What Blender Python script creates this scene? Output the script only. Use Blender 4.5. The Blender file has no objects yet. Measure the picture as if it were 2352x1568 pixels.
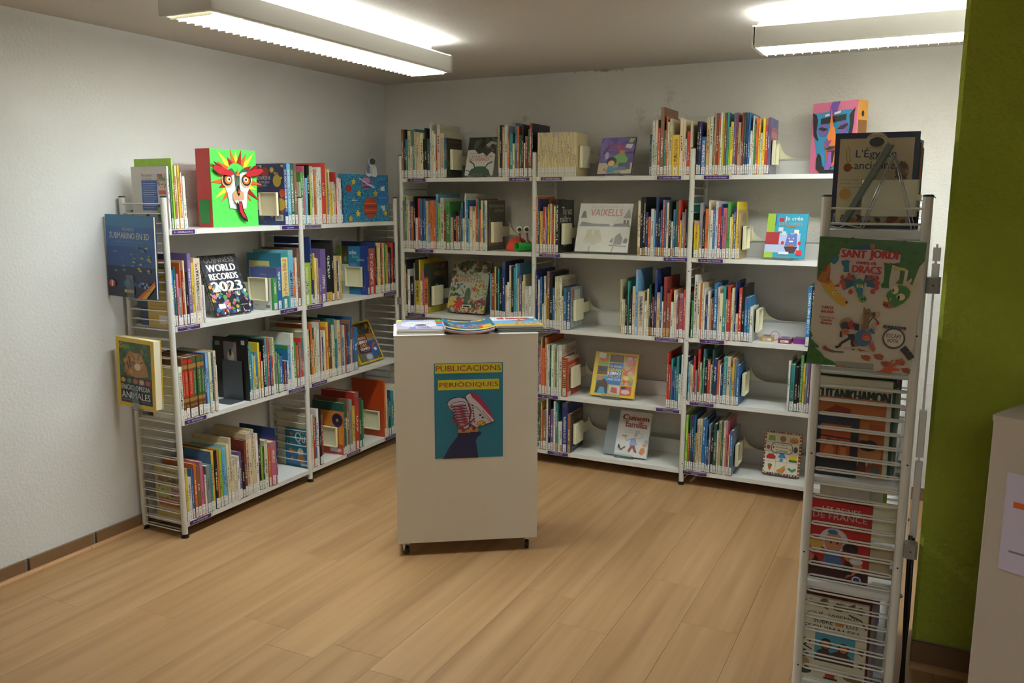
import bpy, bmesh, math, random
from mathutils import Matrix, Vector
random.seed(7)
C = bpy.context.scene.collection
SC = bpy.context.scene
PI = math.pi
# ---------------------------------------------------------------- camera
cd = bpy.data.cameras.new('camera'); cam = bpy.data.objects.new('camera', cd); C.objects.link(cam)
yaw, pit, rol, fpx = -0.4623, -0.1668, 0.0023, 1937.7
fw = Vector((math.sin(yaw)*math.cos(pit), math.cos(yaw)*math.cos(pit), math.sin(pit)))
rt = Vector((math.cos(yaw), -math.sin(yaw), 0)); up = rt.cross(fw)
r2 = rt*math.cos(rol) + up*math.sin(rol); u2 = -rt*math.sin(rol) + up*math.cos(rol)
cam.matrix_world = Matrix(((r2.x, u2.x, -fw.x, 3.278), (r2.y, u2.y, -fw.y, -4.7073), (r2.z, u2.z, -fw.z, 1.5403), (0, 0, 0, 1)))
cd.sensor_width = 36; cd.lens = fpx/2352*36; cd.clip_start = .05
SC.camera = cam
SC.view_settings.view_transform = 'Standard'; SC.view_settings.look = 'None'
SC.view_settings.gamma = 1; SC.view_settings.use_curve_mapping = False
SC.view_settings.exposure = -0.1
w = bpy.data.worlds.new('world'); SC.world = w; w.use_nodes = True
w.node_tree.nodes['Background'].inputs[0].default_value = (1, .93, .85, 1)
w.node_tree.nodes['Background'].inputs[1].default_value = 0.05
LAMP_DOWN, LAMP_UP, LAMP_REAR = 43.0, 30.0, .78
LAMP_COL = (.82, .94, 1.0)

# ---------------------------------------------------------------- helpers
def lin(h):
    if isinstance(h, str):
        v = [int(h[i:i+2], 16)/255 for i in (0, 2, 4)]
    else: v = h
    return tuple((c/12.92 if c <= .04045 else ((c+.055)/1.055)**2.4) for c in v)
def mat(name, col, rough=.5, metal=0, spec=.5, bump=None, emit=0):
    m = bpy.data.materials.new(name); m.use_nodes = True
    b = m.node_tree.nodes['Principled BSDF']
    b.inputs['Base Color'].default_value = (*lin(col), 1)
    b.inputs['Roughness'].default_value = rough; b.inputs['Metallic'].default_value = metal
    b.inputs['Specular IOR Level'].default_value = spec
    if emit:
        b.inputs['Emission Color'].default_value = (*lin(col), 1); b.inputs['Emission Strength'].default_value = emit
    if bump:
        nt = m.node_tree; tc = nt.nodes.new('ShaderNodeTexCoord'); n = nt.nodes.new('ShaderNodeTexNoise')
        n.inputs['Scale'].default_value = bump[0]; n.inputs['Detail'].default_value = bump[2] if len(bump) > 2 else 3
        bp = nt.nodes.new('ShaderNodeBump'); bp.inputs['Distance'].default_value = bump[1]
        nt.links.new(tc.outputs['Object'], n.inputs['Vector']); nt.links.new(n.outputs['Fac'], bp.inputs['Height'])
        nt.links.new(bp.outputs['Normal'], b.inputs['Normal'])
    return m
class MB:
    def __init__(s): s.v = []; s.f = []; s.c = []; s.uv = []
    def add(s, vs, fs, col=None, uvs=None):
        n = len(s.v); s.v += [tuple(v) for v in vs]; s.f += [tuple(i+n for i in f) for f in fs]
        s.c += [col]*len(fs); s.uv += (uvs or [None]*len(fs))
    def box(s, x0, y0, z0, x1, y1, z1, col=None, M=None):
        vs = [(x, y, z) for x in (x0, x1) for y in (y0, y1) for z in (z0, z1)]
        if M: vs = [M @ Vector(v) for v in vs]
        s.add(vs, [(0,1,3,2), (4,6,7,5), (0,4,5,1), (2,3,7,6), (0,2,6,4), (1,5,7,3)], col)
    def bbox(s, x0, y0, z0, x1, y1, z1, b, col=None, ax=2):     # box with chamfered edges along one axis
        pr = [(x0+b, y0), (x1-b, y0), (x1, y0+b), (x1, y1-b), (x1-b, y1), (x0+b, y1), (x0, y1-b), (x0, y0+b)]
        if ax == 2: a = [(x, y, z0) for x, y in pr]; t = [(x, y, z1) for x, y in pr]
        s.add(a+t, [tuple(range(7, -1, -1)), tuple(range(8, 16))] + [(i, (i+1) % 8, 8+(i+1) % 8, 8+i) for i in range(8)], col)
    def prism(s, pts, y0, y1, col=None, ax='y'):
        n = len(pts)
        f = {'y': lambda a, b, c: (a, c, b), 'z': lambda a, b, c: (a, b, c), 'x': lambda a, b, c: (c, a, b)}[ax]
        s.add([f(a, b, y0) for a, b in pts] + [f(a, b, y1) for a, b in pts],
              [tuple(range(n)), tuple(range(2*n-1, n-1, -1))] + [(i, n+i, n+(i+1) % n, (i+1) % n) for i in range(n)], col)
    def tube(s, pts, r, k=6, closed=False, col=None, cap=True):
        pts = [Vector(p) for p in pts]; n = len(pts); vs = []
        ref = Vector((0, 0, 1))
        for i, p in enumerate(pts):
            a = pts[(i-1) % n] if (closed or i) else p; b = pts[(i+1) % n] if (closed or i < n-1) else p
            t = (b-a).normalized(); u = t.cross(ref)
            if u.length < .15: u = t.cross(Vector((1, 0, 0)))
            u.normalize(); v = t.cross(u)
            rr = r[i] if isinstance(r, (list, tuple)) else r
            vs += [p + (u*math.cos(2*PI*j/k) + v*math.sin(2*PI*j/k))*rr for j in range(k)]
        fs = []
        for i in range(n if closed else n-1):
            for j in range(k):
                fs.append((i*k+j, i*k+(j+1) % k, ((i+1) % n)*k+(j+1) % k, ((i+1) % n)*k+j))
        if not closed and cap: fs += [tuple(range(k-1, -1, -1)), tuple(range((n-1)*k, n*k))]
        s.add(vs, fs, col)
    def lathe(s, pr, k=16, cx=0, cy=0, col=None):
        n = len(pr)
        s.add([(cx+r*math.cos(2*PI*j/k), cy+r*math.sin(2*PI*j/k), z) for r, z in pr for j in range(k)],
              [(i*k+j, i*k+(j+1) % k, (i+1)*k+(j+1) % k, (i+1)*k+j) for i in range(n-1) for j in range(k)] +
              [tuple(range(k-1, -1, -1)), tuple(range((n-1)*k, n*k))], col)
    def mesh(s, name, m, smooth=False):
        me = bpy.data.meshes.new(name); me.from_pydata(s.v, [], s.f)
        if any(c is not None for c in s.c):
            at = me.color_attributes.new('Col', 'FLOAT_COLOR', 'CORNER')
            buf = []
            for f, c in zip(s.f, s.c):
                c = c if c is not None else (.8, .8, .8, 0)
                buf += (list(c) if len(c) == 4 else list(c)+[0])*len(f)
            at.data.foreach_set('color', buf)
        if any(u is not None for u in s.uv):
            ul = me.uv_layers.new(name='UVMap'); buf = []
            for f, u in zip(s.f, s.uv):
                for i in range(len(f)): buf += list(u[i]) if u else [-9., -9.]
            ul.data.foreach_set('uv', buf)
        if smooth: me.polygons.foreach_set('use_smooth', [True]*len(me.polygons))
        me.materials.append(m); me.update()
        return me
def ob(name, me, parent=None, loc=(0, 0, 0), rz=0, scale=None, fresh=False):
    o = bpy.data.objects.new(name, me); C.objects.link(o); o.location = loc
    if rz: o.rotation_euler = (0, 0, rz)
    if scale: o.scale = scale
    if parent: o.parent = parent
    return o
def thing(name, label, cat, loc=(0, 0, 0), rz=0, group=None, rx=0):
    o = bpy.data.objects.new(name, None); C.objects.link(o); o.location = loc; o.rotation_euler = (rx, 0, rz)
    o.empty_display_size = .05
    o['label'] = label; o['category'] = cat
    if group: o['group'] = group
    return o
def struct(name, me, loc=(0, 0, 0)):
    o = ob(name, me, None, loc); o['kind'] = 'structure'; return o

# ---------------------------------------------------------------- materials
def wall_mat(name, col, stains=None, scale=70, dist=.004, var=.03):
    m = mat(name, col, .85, 0, .2); nt = m.node_tree; b = nt.nodes['Principled BSDF']
    tc = nt.nodes.new('ShaderNodeTexCoord'); L = nt.links.new
    n = nt.nodes.new('ShaderNodeTexNoise'); n.inputs['Scale'].default_value = scale; n.inputs['Detail'].default_value = 4; n.inputs['Roughness'].default_value = .55
    bp = nt.nodes.new('ShaderNodeBump'); bp.inputs['Distance'].default_value = dist; bp.inputs['Strength'].default_value = .9
    L(tc.outputs['Object'], n.inputs['Vector']); L(n.outputs['Fac'], bp.inputs['Height']); L(bp.outputs['Normal'], b.inputs['Normal'])
    n2 = nt.nodes.new('ShaderNodeTexNoise'); n2.inputs['Scale'].default_value = 1.7; n2.inputs['Detail'].default_value = 3
    L(tc.outputs['Object'], n2.inputs['Vector'])
    mx = nt.nodes.new('ShaderNodeMix'); mx.data_type = 'RGBA'; c = lin(col)
    mx.inputs[6].default_value = (*[x*(1-var) for x in c], 1); mx.inputs[7].default_value = (*[min(1, x*(1+var)) for x in c], 1)
    L(n2.outputs['Fac'], mx.inputs[0]); cur = mx.outputs[2]
    for (cx, cy, cz, sx, sz, sc_, col2, st) in (stains or []):     # damp stains: blotches of their own shape
        mp = nt.nodes.new('ShaderNodeMapping'); mp.inputs['Location'].default_value = (-cx/sx, 0, -cz/sz)
        mp.inputs['Scale'].default_value = (1/sx, 0, 1/sz)
        L(tc.outputs['Object'], mp.inputs['Vector'])
        ln = nt.nodes.new('ShaderNodeVectorMath'); ln.operation = 'LENGTH'; L(mp.outputs[0], ln.inputs[0])
        ns = nt.nodes.new('ShaderNodeTexNoise'); ns.inputs['Scale'].default_value = sc_; ns.inputs['Detail'].default_value = 6; ns.inputs['Roughness'].default_value = .65
        L(tc.outputs['Object'], ns.inputs['Vector'])
        s1 = nt.nodes.new('ShaderNodeMath'); s1.operation = 'MULTIPLY_ADD'; L(ln.outputs['Value'], s1.inputs[0]); s1.inputs[1].default_value = -.28; L(ns.outputs['Fac'], s1.inputs[2])
        rp = nt.nodes.new('ShaderNodeMapRange'); L(s1.outputs[0], rp.inputs[0]); rp.inputs[1].default_value = .33; rp.inputs[2].default_value = .5; rp.inputs[4].default_value = st
        mm = nt.nodes.new('ShaderNodeMix'); mm.data_type = 'RGBA'; L(rp.outputs[0], mm.inputs[0]); L(cur, mm.inputs[6]); mm.inputs[7].default_value = (*lin(col2), 1); cur = mm.outputs[2]
    L(cur, b.inputs['Base Color'])
    return m
M = {}
M['white_metal'] = mat('white_enamel', 'd9d6cd', .38)
M['shelf'] = mat('white_shelf_steel', 'e2e0da', .33)
M['black'] = mat('black_plastic', '141414', .4)
M['cream_plastic'] = mat('cream_plastic', 'ece6c4', .45)
M['chrome'] = mat('steel_wire', 'c6c9cc', .25, .7)
M['greyclamp'] = mat('grey_plastic', '8c8780', .45)
M['card'] = mat('white_laminate', 'dcd2c2', .5)
M['tile'] = mat('terracotta', '80603f', .75, bump=(40, .002))
M['grout'] = mat('grout', '9a9c92', .9)
M['trimwood'] = mat('beech_trim', 'b88a5c', .45)
M['acrylic'] = mat('clear_acrylic', 'dfe6e6', .08)
_b = M['acrylic'].node_tree.nodes['Principled BSDF']; _b.inputs['Transmission Weight'].default_value = .9; _b.inputs['IOR'].default_value = 1.3
M['lamp_white'] = mat('lamp_enamel', 'e9e7e0', .4)
M['louver'] = mat('louver_white', 'efe9cf', .35)
M['tube'] = mat('fluorescent_tube', 'ffffff', .3, emit=9)
M['silver'] = mat('brushed_aluminium', 'd6d6d2', .35, .25)
M['pages'] = mat('page_edges', 'ddd3b8', .8, bump=(300, .0006))
def print_mat():
    m = mat('printed_surface', 'ffffff', .38); nt = m.node_tree; b = nt.nodes['Principled BSDF']
    a = nt.nodes.new('ShaderNodeAttribute'); a.attribute_name = 'Col'; nt.links.new(a.outputs['Color'], b.inputs['Base Color'])
    b.inputs['Coat Weight'].default_value = .15; b.inputs['Coat Roughness'].default_value = .25
    return m
M['print'] = print_mat()
def cover_mat(kind):        # spine title marks are small print on the spine, placed by the book's own coordinates
    m = mat('book_cover_' + kind, 'ffffff', .42); nt = m.node_tree; b = nt.nodes['Principled BSDF']; L = nt.links.new
    if kind == 'single':
        oi = nt.nodes.new('ShaderNodeObjectInfo'); base, rnd = oi.outputs['Color'], oi.outputs['Random']
    else:
        a = nt.nodes.new('ShaderNodeAttribute'); a.attribute_name = 'Col'; base, rnd = a.outputs['Color'], a.outputs['Alpha']
    uv = nt.nodes.new('ShaderNodeUVMap'); uv.uv_map = 'UVMap'
    sp = nt.nodes.new('ShaderNodeSeparateXYZ'); L(uv.outputs[0], sp.inputs[0])
    def mth(op, a_, b_=None, c_=None):
        n = nt.nodes.new('ShaderNodeMath'); n.operation = op
        for i, q in enumerate((a_, b_, c_)):
            if q is None: continue
            if isinstance(q, (int, float)): n.inputs[i].default_value = q
            else: L(q, n.inputs[i])
        return n.outputs[0]
    u, v = sp.outputs[0], sp.outputs[1]
    r7 = mth('FRACT', mth('MULTIPLY', rnd, 7.31)); r3 = mth('FRACT', mth('MULTIPLY', rnd, 13.7)); r5 = mth('FRACT', mth('MULTIPLY', rnd, 29.3))
    lo = mth('MULTIPLY_ADD', r7, .3, .24); hi = mth('ADD', lo, mth('MULTIPLY_ADD', r3, .3, .15))
    inv = mth('MULTIPLY', mth('GREATER_THAN', v, lo), mth('LESS_THAN', v, hi))
    inu = mth('MULTIPLY', mth('GREATER_THAN', u, .3), mth('LESS_THAN', u, .7))
    cb = nt.nodes.new('ShaderNodeCombineXYZ'); L(mth('MULTIPLY_ADD', u, 2.6, mth('MULTIPLY', rnd, 90)), cb.inputs[0]); L(mth('MULTIPLY', v, 46), cb.inputs[1])
    nz = nt.nodes.new('ShaderNodeTexNoise'); nz.inputs['Scale'].default_value = 1; nz.inputs['Detail'].default_value = 1; L(cb.outputs[0], nz.inputs['Vector'])
    mark = mth('MULTIPLY', mth('MULTIPLY', inv, inu), mth('GREATER_THAN', nz.outputs['Fac'], .5))
    bw = nt.nodes.new('ShaderNodeRGBToBW'); L(base, bw.inputs[0])
    ink = nt.nodes.new('ShaderNodeMix'); ink.data_type = 'RGBA'; L(mth('GREATER_THAN', bw.outputs[0], .22), ink.inputs[0])
    ink.inputs[6].default_value = (.72, .68, .55, 1); ink.inputs[7].default_value = (.07, .06, .08, 1)
    # a contrasting band across some spines
    hs = nt.nodes.new('ShaderNodeHueSaturation'); L(base, hs.inputs['Color']); L(mth('MULTIPLY_ADD', r3, .16, .42), hs.inputs['Hue']); hs.inputs['Saturation'].default_value = .7; hs.inputs['Value'].default_value = .75
    band = mth('MULTIPLY', mth('MULTIPLY', mth('GREATER_THAN', v, mth('MULTIPLY_ADD', r5, .12, .8)), mth('GREATER_THAN', r5, .6)), mth('GREATER_THAN', u, 0))
    m1 = nt.nodes.new('ShaderNodeMix'); m1.data_type = 'RGBA'; L(band, m1.inputs[0]); L(base, m1.inputs[6]); L(hs.outputs[0], m1.inputs[7])
    m2 = nt.nodes.new('ShaderNodeMix'); m2.data_type = 'RGBA'; L(mark, m2.inputs[0]); L(m1.outputs[2], m2.inputs[6]); L(ink.outputs[2], m2.inputs[7])
    # soft print variation over the boards
    tc = nt.nodes.new('ShaderNodeTexCoord'); n2 = nt.nodes.new('ShaderNodeTexNoise'); n2.inputs['Scale'].default_value = 9; L(tc.outputs['Object'], n2.inputs['Vector'])
    v2 = nt.nodes.new('ShaderNodeHueSaturation'); L(m2.outputs[2], v2.inputs['Color']); L(mth('MULTIPLY_ADD', n2.outputs['Fac'], .3, .85), v2.inputs['Value'])
    L(v2.outputs[0], b.inputs['Base Color'])
    return m
M['cover'] = cover_mat('single'); M['cover_all'] = cover_mat('joined')
def label_mat():
    m = mat('call_label_paper', 'ffffff', .6); nt = m.node_tree; b = nt.nodes['Principled BSDF']; L = nt.links.new
    oi = nt.nodes.new('ShaderNodeAttribute'); oi.attribute_name = 'Col'
    uv = nt.nodes.new('ShaderNodeUVMap'); uv.uv_map = 'UVMap'
    mp = nt.nodes.new('ShaderNodeMapping'); mp.inputs['Scale'].default_value = (3.2, 11, 1); L(uv.outputs[0], mp.inputs[0])
    nz = nt.nodes.new('ShaderNodeTexNoise'); nz.inputs['Scale'].default_value = 1; nz.inputs['Detail'].default_value = 1; L(mp.outputs[0], nz.inputs['Vector'])
    g = nt.nodes.new('ShaderNodeMath'); g.operation = 'GREATER_THAN'; g.inputs[1].default_value = .56; L(nz.outputs['Fac'], g.inputs[0])
    sp = nt.nodes.new('ShaderNodeSeparateXYZ'); L(uv.outputs[0], sp.inputs[0])
    a = nt.nodes.new('ShaderNodeMath'); a.operation = 'COMPARE'; a.inputs[1].default_value = .5; a.inputs[2].default_value = .2; L(sp.outputs[0], a.inputs[0])
    q = nt.nodes.new('ShaderNodeMath'); q.operation = 'MULTIPLY'; L(g.outputs[0], q.inputs[0]); L(a.outputs[0], q.inputs[1])
    mx = nt.nodes.new('ShaderNodeMix'); mx.data_type = 'RGBA'; L(q.outputs[0], mx.inputs[0]); L(oi.outputs['Color'], mx.inputs[6]); mx.inputs[7].default_value = (.06, .06, .07, 1)
    L(mx.outputs[2], b.inputs['Base Color'])
    return m
M['call'] = label_mat()

# ---------------------------------------------------------------- flat print (covers, posters, signs)
_tc = {}
def text_poly(txt):
    if txt in _tc: return _tc[txt]
    cu = bpy.data.curves.new('t', 'FONT'); cu.body = txt; cu.size = 1; cu.resolution_u = 2
    o = bpy.data.objects.new('t', cu); C.objects.link(o)
    dg = bpy.context.evaluated_depsgraph_get(); me = o.evaluated_get(dg).to_mesh()
    vs = [(v.co.x, v.co.y) for v in me.vertices]; fs = [tuple(p.vertices) for p in me.polygons]
    o.evaluated_get(dg).to_mesh_clear()
    bpy.data.objects.remove(o); bpy.data.curves.remove(cu)
    x0 = min(v[0] for v in vs); x1 = max(v[0] for v in vs); y0 = min(v[1] for v in vs); y1 = max(v[1] for v in vs)
    vs = [((a-x0)/(x1-x0), (b-y0)/(y1-y0)) for a, b in vs]
    _tc[txt] = (vs, fs, (x1-x0)/(y1-y0)); return _tc[txt]
def art_mb(items, W, H, mb=None, base=0.0, step=.00012):
    """items in cover fractions; X across, Z up, printed on the face that looks to -Y"""
    mb = mb or MB(); k = 0
    for it in items:
        k += 1; y = base-step*k; t = it[0]
        if t == 'R':
            _, a, b, c, d, col = it; mb.add([(a*W, y, b*H), (c*W, y, b*H), (c*W, y, d*H), (a*W, y, d*H)], [(0, 1, 2, 3)], lin(col))
        elif t == 'E':
            _, cx, cy, rx, ry, col = it; n = 18
            mb.add([(cx*W+rx*W*math.cos(2*PI*i/n), y, cy*H+ry*H*math.sin(2*PI*i/n)) for i in range(n)], [tuple(range(n))], lin(col))
        elif t == 'P':
            _, pts, col = it; n = len(pts); cx = sum(p[0] for p in pts)/n; cy = sum(p[1] for p in pts)/n
            mb.add([(a*W, y, b*H) for a, b in pts], [tuple(range(n))], lin(col))
        elif t == 'L':
            _, pts, wd, col = it
            for (a, b), (c, d) in zip(pts, pts[1:]):
                dx, dy = (c-a)*W, (d-b)*H; l = math.hypot(dx, dy) or 1; nx, ny = -dy/l*wd/2, dx/l*wd/2
                mb.add([(a*W-nx, y, b*H-ny), (c*W-nx, y, d*H-ny), (c*W+nx, y, d*H+ny), (a*W+nx, y, b*H+ny)], [(0, 1, 2, 3)], lin(col))
        elif t == 'S':
            _, cx, cy, r, n, col = it
            mb.add([(cx*W+r*(1 if i % 2 else .45)*math.cos(PI*i/n+PI/2), y, cy*H+r*(1 if i % 2 else .45)*math.sin(PI*i/n+PI/2)) for i in range(2*n)] + [(cx*W, y, cy*H)],
                   [(i, (i+1) % (2*n), 2*n) for i in range(2*n)], lin(col))
        elif t in 'TB':
            _, txt, a, b, c, d, col = it[:7]; vs, fs, asp = text_poly(txt)
            w_, h_ = (c-a)*W, (d-b)*H
            for dx in ((0, .02*h_) if t == 'T' else (-.05*h_, 0, .05*h_, .1*h_)):
                yy = y-abs(dx)*.004
                mb.add([(a*W+dx+x*w_, yy, b*H+z*h_) for x, z in vs], fs, lin(col))
        elif t == 'V':      # vertical title, reads bottom to top
            _, txt, a, b, c, d, col = it; vs, fs, asp = text_poly(txt); w_, h_ = (c-a)*W, (d-b)*H
            mb.add([(a*W+(1-z)*w_, y, b*H+x*h_) for x, z in vs], fs, lin(col))
        elif t == 'N':      # speckle of small patches: crowded picture
            _, a, b, c, d, cols, n, s = it; rr = random.Random(len(items)*31+k)
            for q in range(n):
                cx, cy = a+(c-a)*rr.random(), b+(d-b)*rr.random(); r = s*(.4+rr.random()*.8); m = rr.choice((3, 5, 6, 7)); ph = rr.random()*6
                pts = [(min(max(cx+r*math.cos(ph+2*PI*i/m), a), c), min(max(cy+r*W/H*math.sin(ph+2*PI*i/m), b), d)) for i in range(m)]
                mb.add([(x*W, y-q*.0000006, z*H) for x, z in pts], [tuple(range(m))], lin(rr.choice(cols)))
    return mb
def art(name, items, W, H, parent=None, loc=(0, 0, 0), rz=0, lab=None):
    o = ob(name, art_mb(items, W, H).mesh(name, M['print']), parent, loc, rz)
    if lab: o['label'] = lab
    return o
# ---------------------------------------------------------------- room
ZC = 2.27; RX = 5.4; RY = -6.9
def quad_struct(name, box, m):
    b = MB(); b.box(*box); return struct(name, b.mesh(name, m))
wl = quad_struct('wall_left', (-.12, RY, 0, 0, .12, ZC), wall_mat('plaster_left', 'e0dfdc', None, 75, .003))
wb = quad_struct('wall_back', (0, 0, 0, RX, .12, ZC), wall_mat('plaster_back', 'dad5cc', [
    (.97, 0, 1.99, .11, .045, 26, 'ae9870', .42), (1.02, 0, 2.02, .05, .03, 30, 'a08860', .45), (1.03, 0, 1.85, .11, .05, 30, 'a08c6c', .4), (1.04, 0, 1.835, .022, .014, 40, '201a14', .95),
    (1.905, 0, 2.1, .045, .1, 30, 'b09e74', .42), (1.74, 0, 2.0, .05, .1, 44, 'a8946e', .38),
    (1.5, 0, 2.268, .24, .016, 22, '8a6c40', .8), (1.24, 0, 1.42, .14, .16, 10, 'a8937a', .35)]))
wr = quad_struct('wall_right', (RX, RY, 0, RX+.12, .12, ZC), wall_mat('plaster_right', 'd8d0c4'))
wq = quad_struct('wall_rear', (0, RY-.12, 0, RX, RY, ZC), wall_mat('plaster_rear', 'd4cabc'))
ce = quad_struct('ceiling', (-.12, RY-.12, ZC, RX+.12, .12, ZC+.1), wall_mat('ceiling_paint', 'd4ccc2', None, 90, .0012, .02))
GREEN = wall_mat('green_plaster', 'adb940', None, 46, .012, .12)
b = MB(); b.bbox(3.308, -1.75, 0, RX, -1.70, ZC, .012); wg = struct('wall_green', b.mesh('wall_green', GREEN))
quad_struct('wall_partition', (3.31, -1.6995, 0, RX, -1.5, ZC), wall_mat('plaster_partition', 'dcd9d3'))
# floor: beech laminate planks, each a piece of its own
fl = quad_struct('floor', (-.12, RY-.12, -.06, RX+.12, .12, -.009), mat('screed', '6b4a2c', .8))
def plank_mat():
    m = mat('beech_laminate', 'c99a66', .38, 0, .45); nt = m.node_tree; b = nt.nodes['Principled BSDF']; L = nt.links.new
    oi = nt.nodes.new('ShaderNodeObjectInfo'); tc = nt.nodes.new('ShaderNodeTexCoord')
    ad = nt.nodes.new('ShaderNodeVectorMath'); ad.operation = 'ADD'; L(tc.outputs['Object'], ad.inputs[0])
    cb = nt.nodes.new('ShaderNodeCombineXYZ'); ml = nt.nodes.new('ShaderNodeMath'); ml.operation = 'MULTIPLY'; ml.inputs[1].default_value = 57; L(oi.outputs['Random'], ml.inputs[0]); L(ml.outputs[0], cb.inputs[0]); L(ml.outputs[0], cb.inputs[1])
    L(cb.outputs[0], ad.inputs[1])
    def noise(sc, d, rot=None, rough=.5):
        mp = nt.nodes.new('ShaderNodeMapping'); mp.inputs['Scale'].default_value = sc; L(ad.outputs[0], mp.inputs[0])
        n = nt.nodes.new('ShaderNodeTexNoise'); n.inputs['Scale'].default_value = 1; n.inputs['Detail'].default_value = d; n.inputs['Roughness'].default_value = rough; L(mp.outputs[0], n.inputs['Vector']); return n.outputs['Fac']
    a = noise((17, .7, 1), 3); c = noise((120, 2.2, 1), 4, rough=.6); d = noise((60, 14, 1), 2)
    r = nt.nodes.new('ShaderNodeValToRGB'); L(a, r.inputs[0]); cr = r.color_ramp
    cr.elements[0].position = .3; cr.elements[0].color = (*lin('9e7750'), 1); cr.elements[1].position = .68; cr.elements[1].color = (*lin('b79166'), 1)
    e = cr.elements.new(.47); e.color = (*lin('ac855a'), 1)
    hs = nt.nodes.new('ShaderNodeHueSaturation'); L(r.outputs[0], hs.inputs['Color'])
    m1 = nt.nodes.new('ShaderNodeMath'); m1.operation = 'MULTIPLY_ADD'; L(c, m1.inputs[0]); m1.inputs[1].default_value = .12; m1.inputs[2].default_value = .93
    m2 = nt.nodes.new('ShaderNodeMath'); m2.operation = 'MULTIPLY_ADD'; L(oi.outputs['Random'], m2.inputs[0]); m2.inputs[1].default_value = .07; m2.inputs[2].default_value = -.035
    m3 = nt.nodes.new('ShaderNodeMath'); L(m1.outputs[0], m3.inputs[0]); L(m2.outputs[0], m3.inputs[1])
    L(m3.outputs[0], hs.inputs['Value']); L(hs.outputs[0], b.inputs['Base Color'])
    return m
pm = plank_mat(); PW = .21; mesh_cache = {}
KN = {9: -1.524, 8: -2.036, 3: -2.52, 5: -2.53, 0: -1.9}     # where this room's butt joints lie
for k in range(-2, 22):
    x0 = max(1.073+PW*(k-3), 0.0); x1 = min(1.073+PW*(k-2), RX)
    if x1-x0 < .01 or x0 > 4.9: continue
    j = KN.get(k, -random.random()*1.28) % 1.28
    ys = [RY] + [y for y in [RY+((j-RY) % 1.28)+1.28*q for q in range(6)] if y < -.05] + [0.0]
    for ya, yb in zip(ys, ys[1:]):
        if yb-ya < .02: continue
        key = (round(x1-x0, 3), round(yb-ya, 3))
        if key not in mesh_cache:
            q = MB(); g = .0003; xx, yy, bv = x1-x0, yb-ya, .0006
            q.add([(g, g, -.008), (xx-g, g, -.008), (xx-g, yy-g, -.008), (g, yy-g, -.008), (g, g, -bv), (xx-g, g, -bv), (xx-g, yy-g, -bv), (g, yy-g, -bv),
                   (g+bv, g+bv, 0), (xx-g-bv, g+bv, 0), (xx-g-bv, yy-g-bv, 0), (g+bv, yy-g-bv, 0)],
                  [(3, 2, 1, 0), (8, 9, 10, 11)] + [(i, (i+1) % 4, 4+(i+1) % 4, 4+i) for i in range(4)] + [(4+i, 4+(i+1) % 4, 8+(i+1) % 4, 8+i) for i in range(4)])
            mesh_cache[key] = q.mesh('plank', pm)
        ob('plank', mesh_cache[key], fl, (x0, ya, 0))
# brick skirting on the left wall, quarter round beech bead in front
q = MB(); q.box(0, -4.6, 0, .004, -.02, .066); bs = struct('baseboard_left', q.mesh('baseboard_left', M['grout']))
y = -4.6; y = -2.329-.317*8
bm_ = MB(); bm_.bbox(0, 0, 0, .012, .302, .064, .002); bme = bm_.mesh('brick', M['tile'])
while y < -.3:
    ob('brick', bme, bs, (.004, y, .001+.002*random.random())); y += .317
for a, b_ in ((-4.6, -3.35), (-3.348, -2.37), (-2.368, -.1)):
    q = MB(); q.prism([(.016, 0), (.034, 0), (.033, .006), (.03, .011), (.024, .015), (.016, .017)], a, b_, ax='y')
    o = struct('trim_1' if a == -4.6 else ('trim_2' if a == -3.348 else 'trim_3'), q.mesh('trim', M['trimwood']))
q = MB(); q.box(3.31, -1.757, 0, 5.2, -1.7505, .09); bs = struct('baseboard_right', q.mesh('baseboard_right', M['grout']))
bm_ = MB(); bm_.bbox(0, 0, 0, .302, .012, .088, .002); bme = bm_.mesh('brick', M['tile'])
x = 3.31
while x < 4.8: ob('brick', bme, bs, (x, -1.769, .001)); x += .317
q = MB(); q.prism([(-1.771, 0), (-1.79, 0), (-1.789, .006), (-1.784, .012), (-1.778, .016), (-1.771, .018)], 3.31, 5.2, ax='x')
struct('trim_4', q.mesh('trim', M['trimwood']))
q = MB(); q.box(.3, -.0065, 0, 5.2, -.0005, .066); bs = struct('baseboard_back', q.mesh('baseboard_back', M['tile']))

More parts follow.
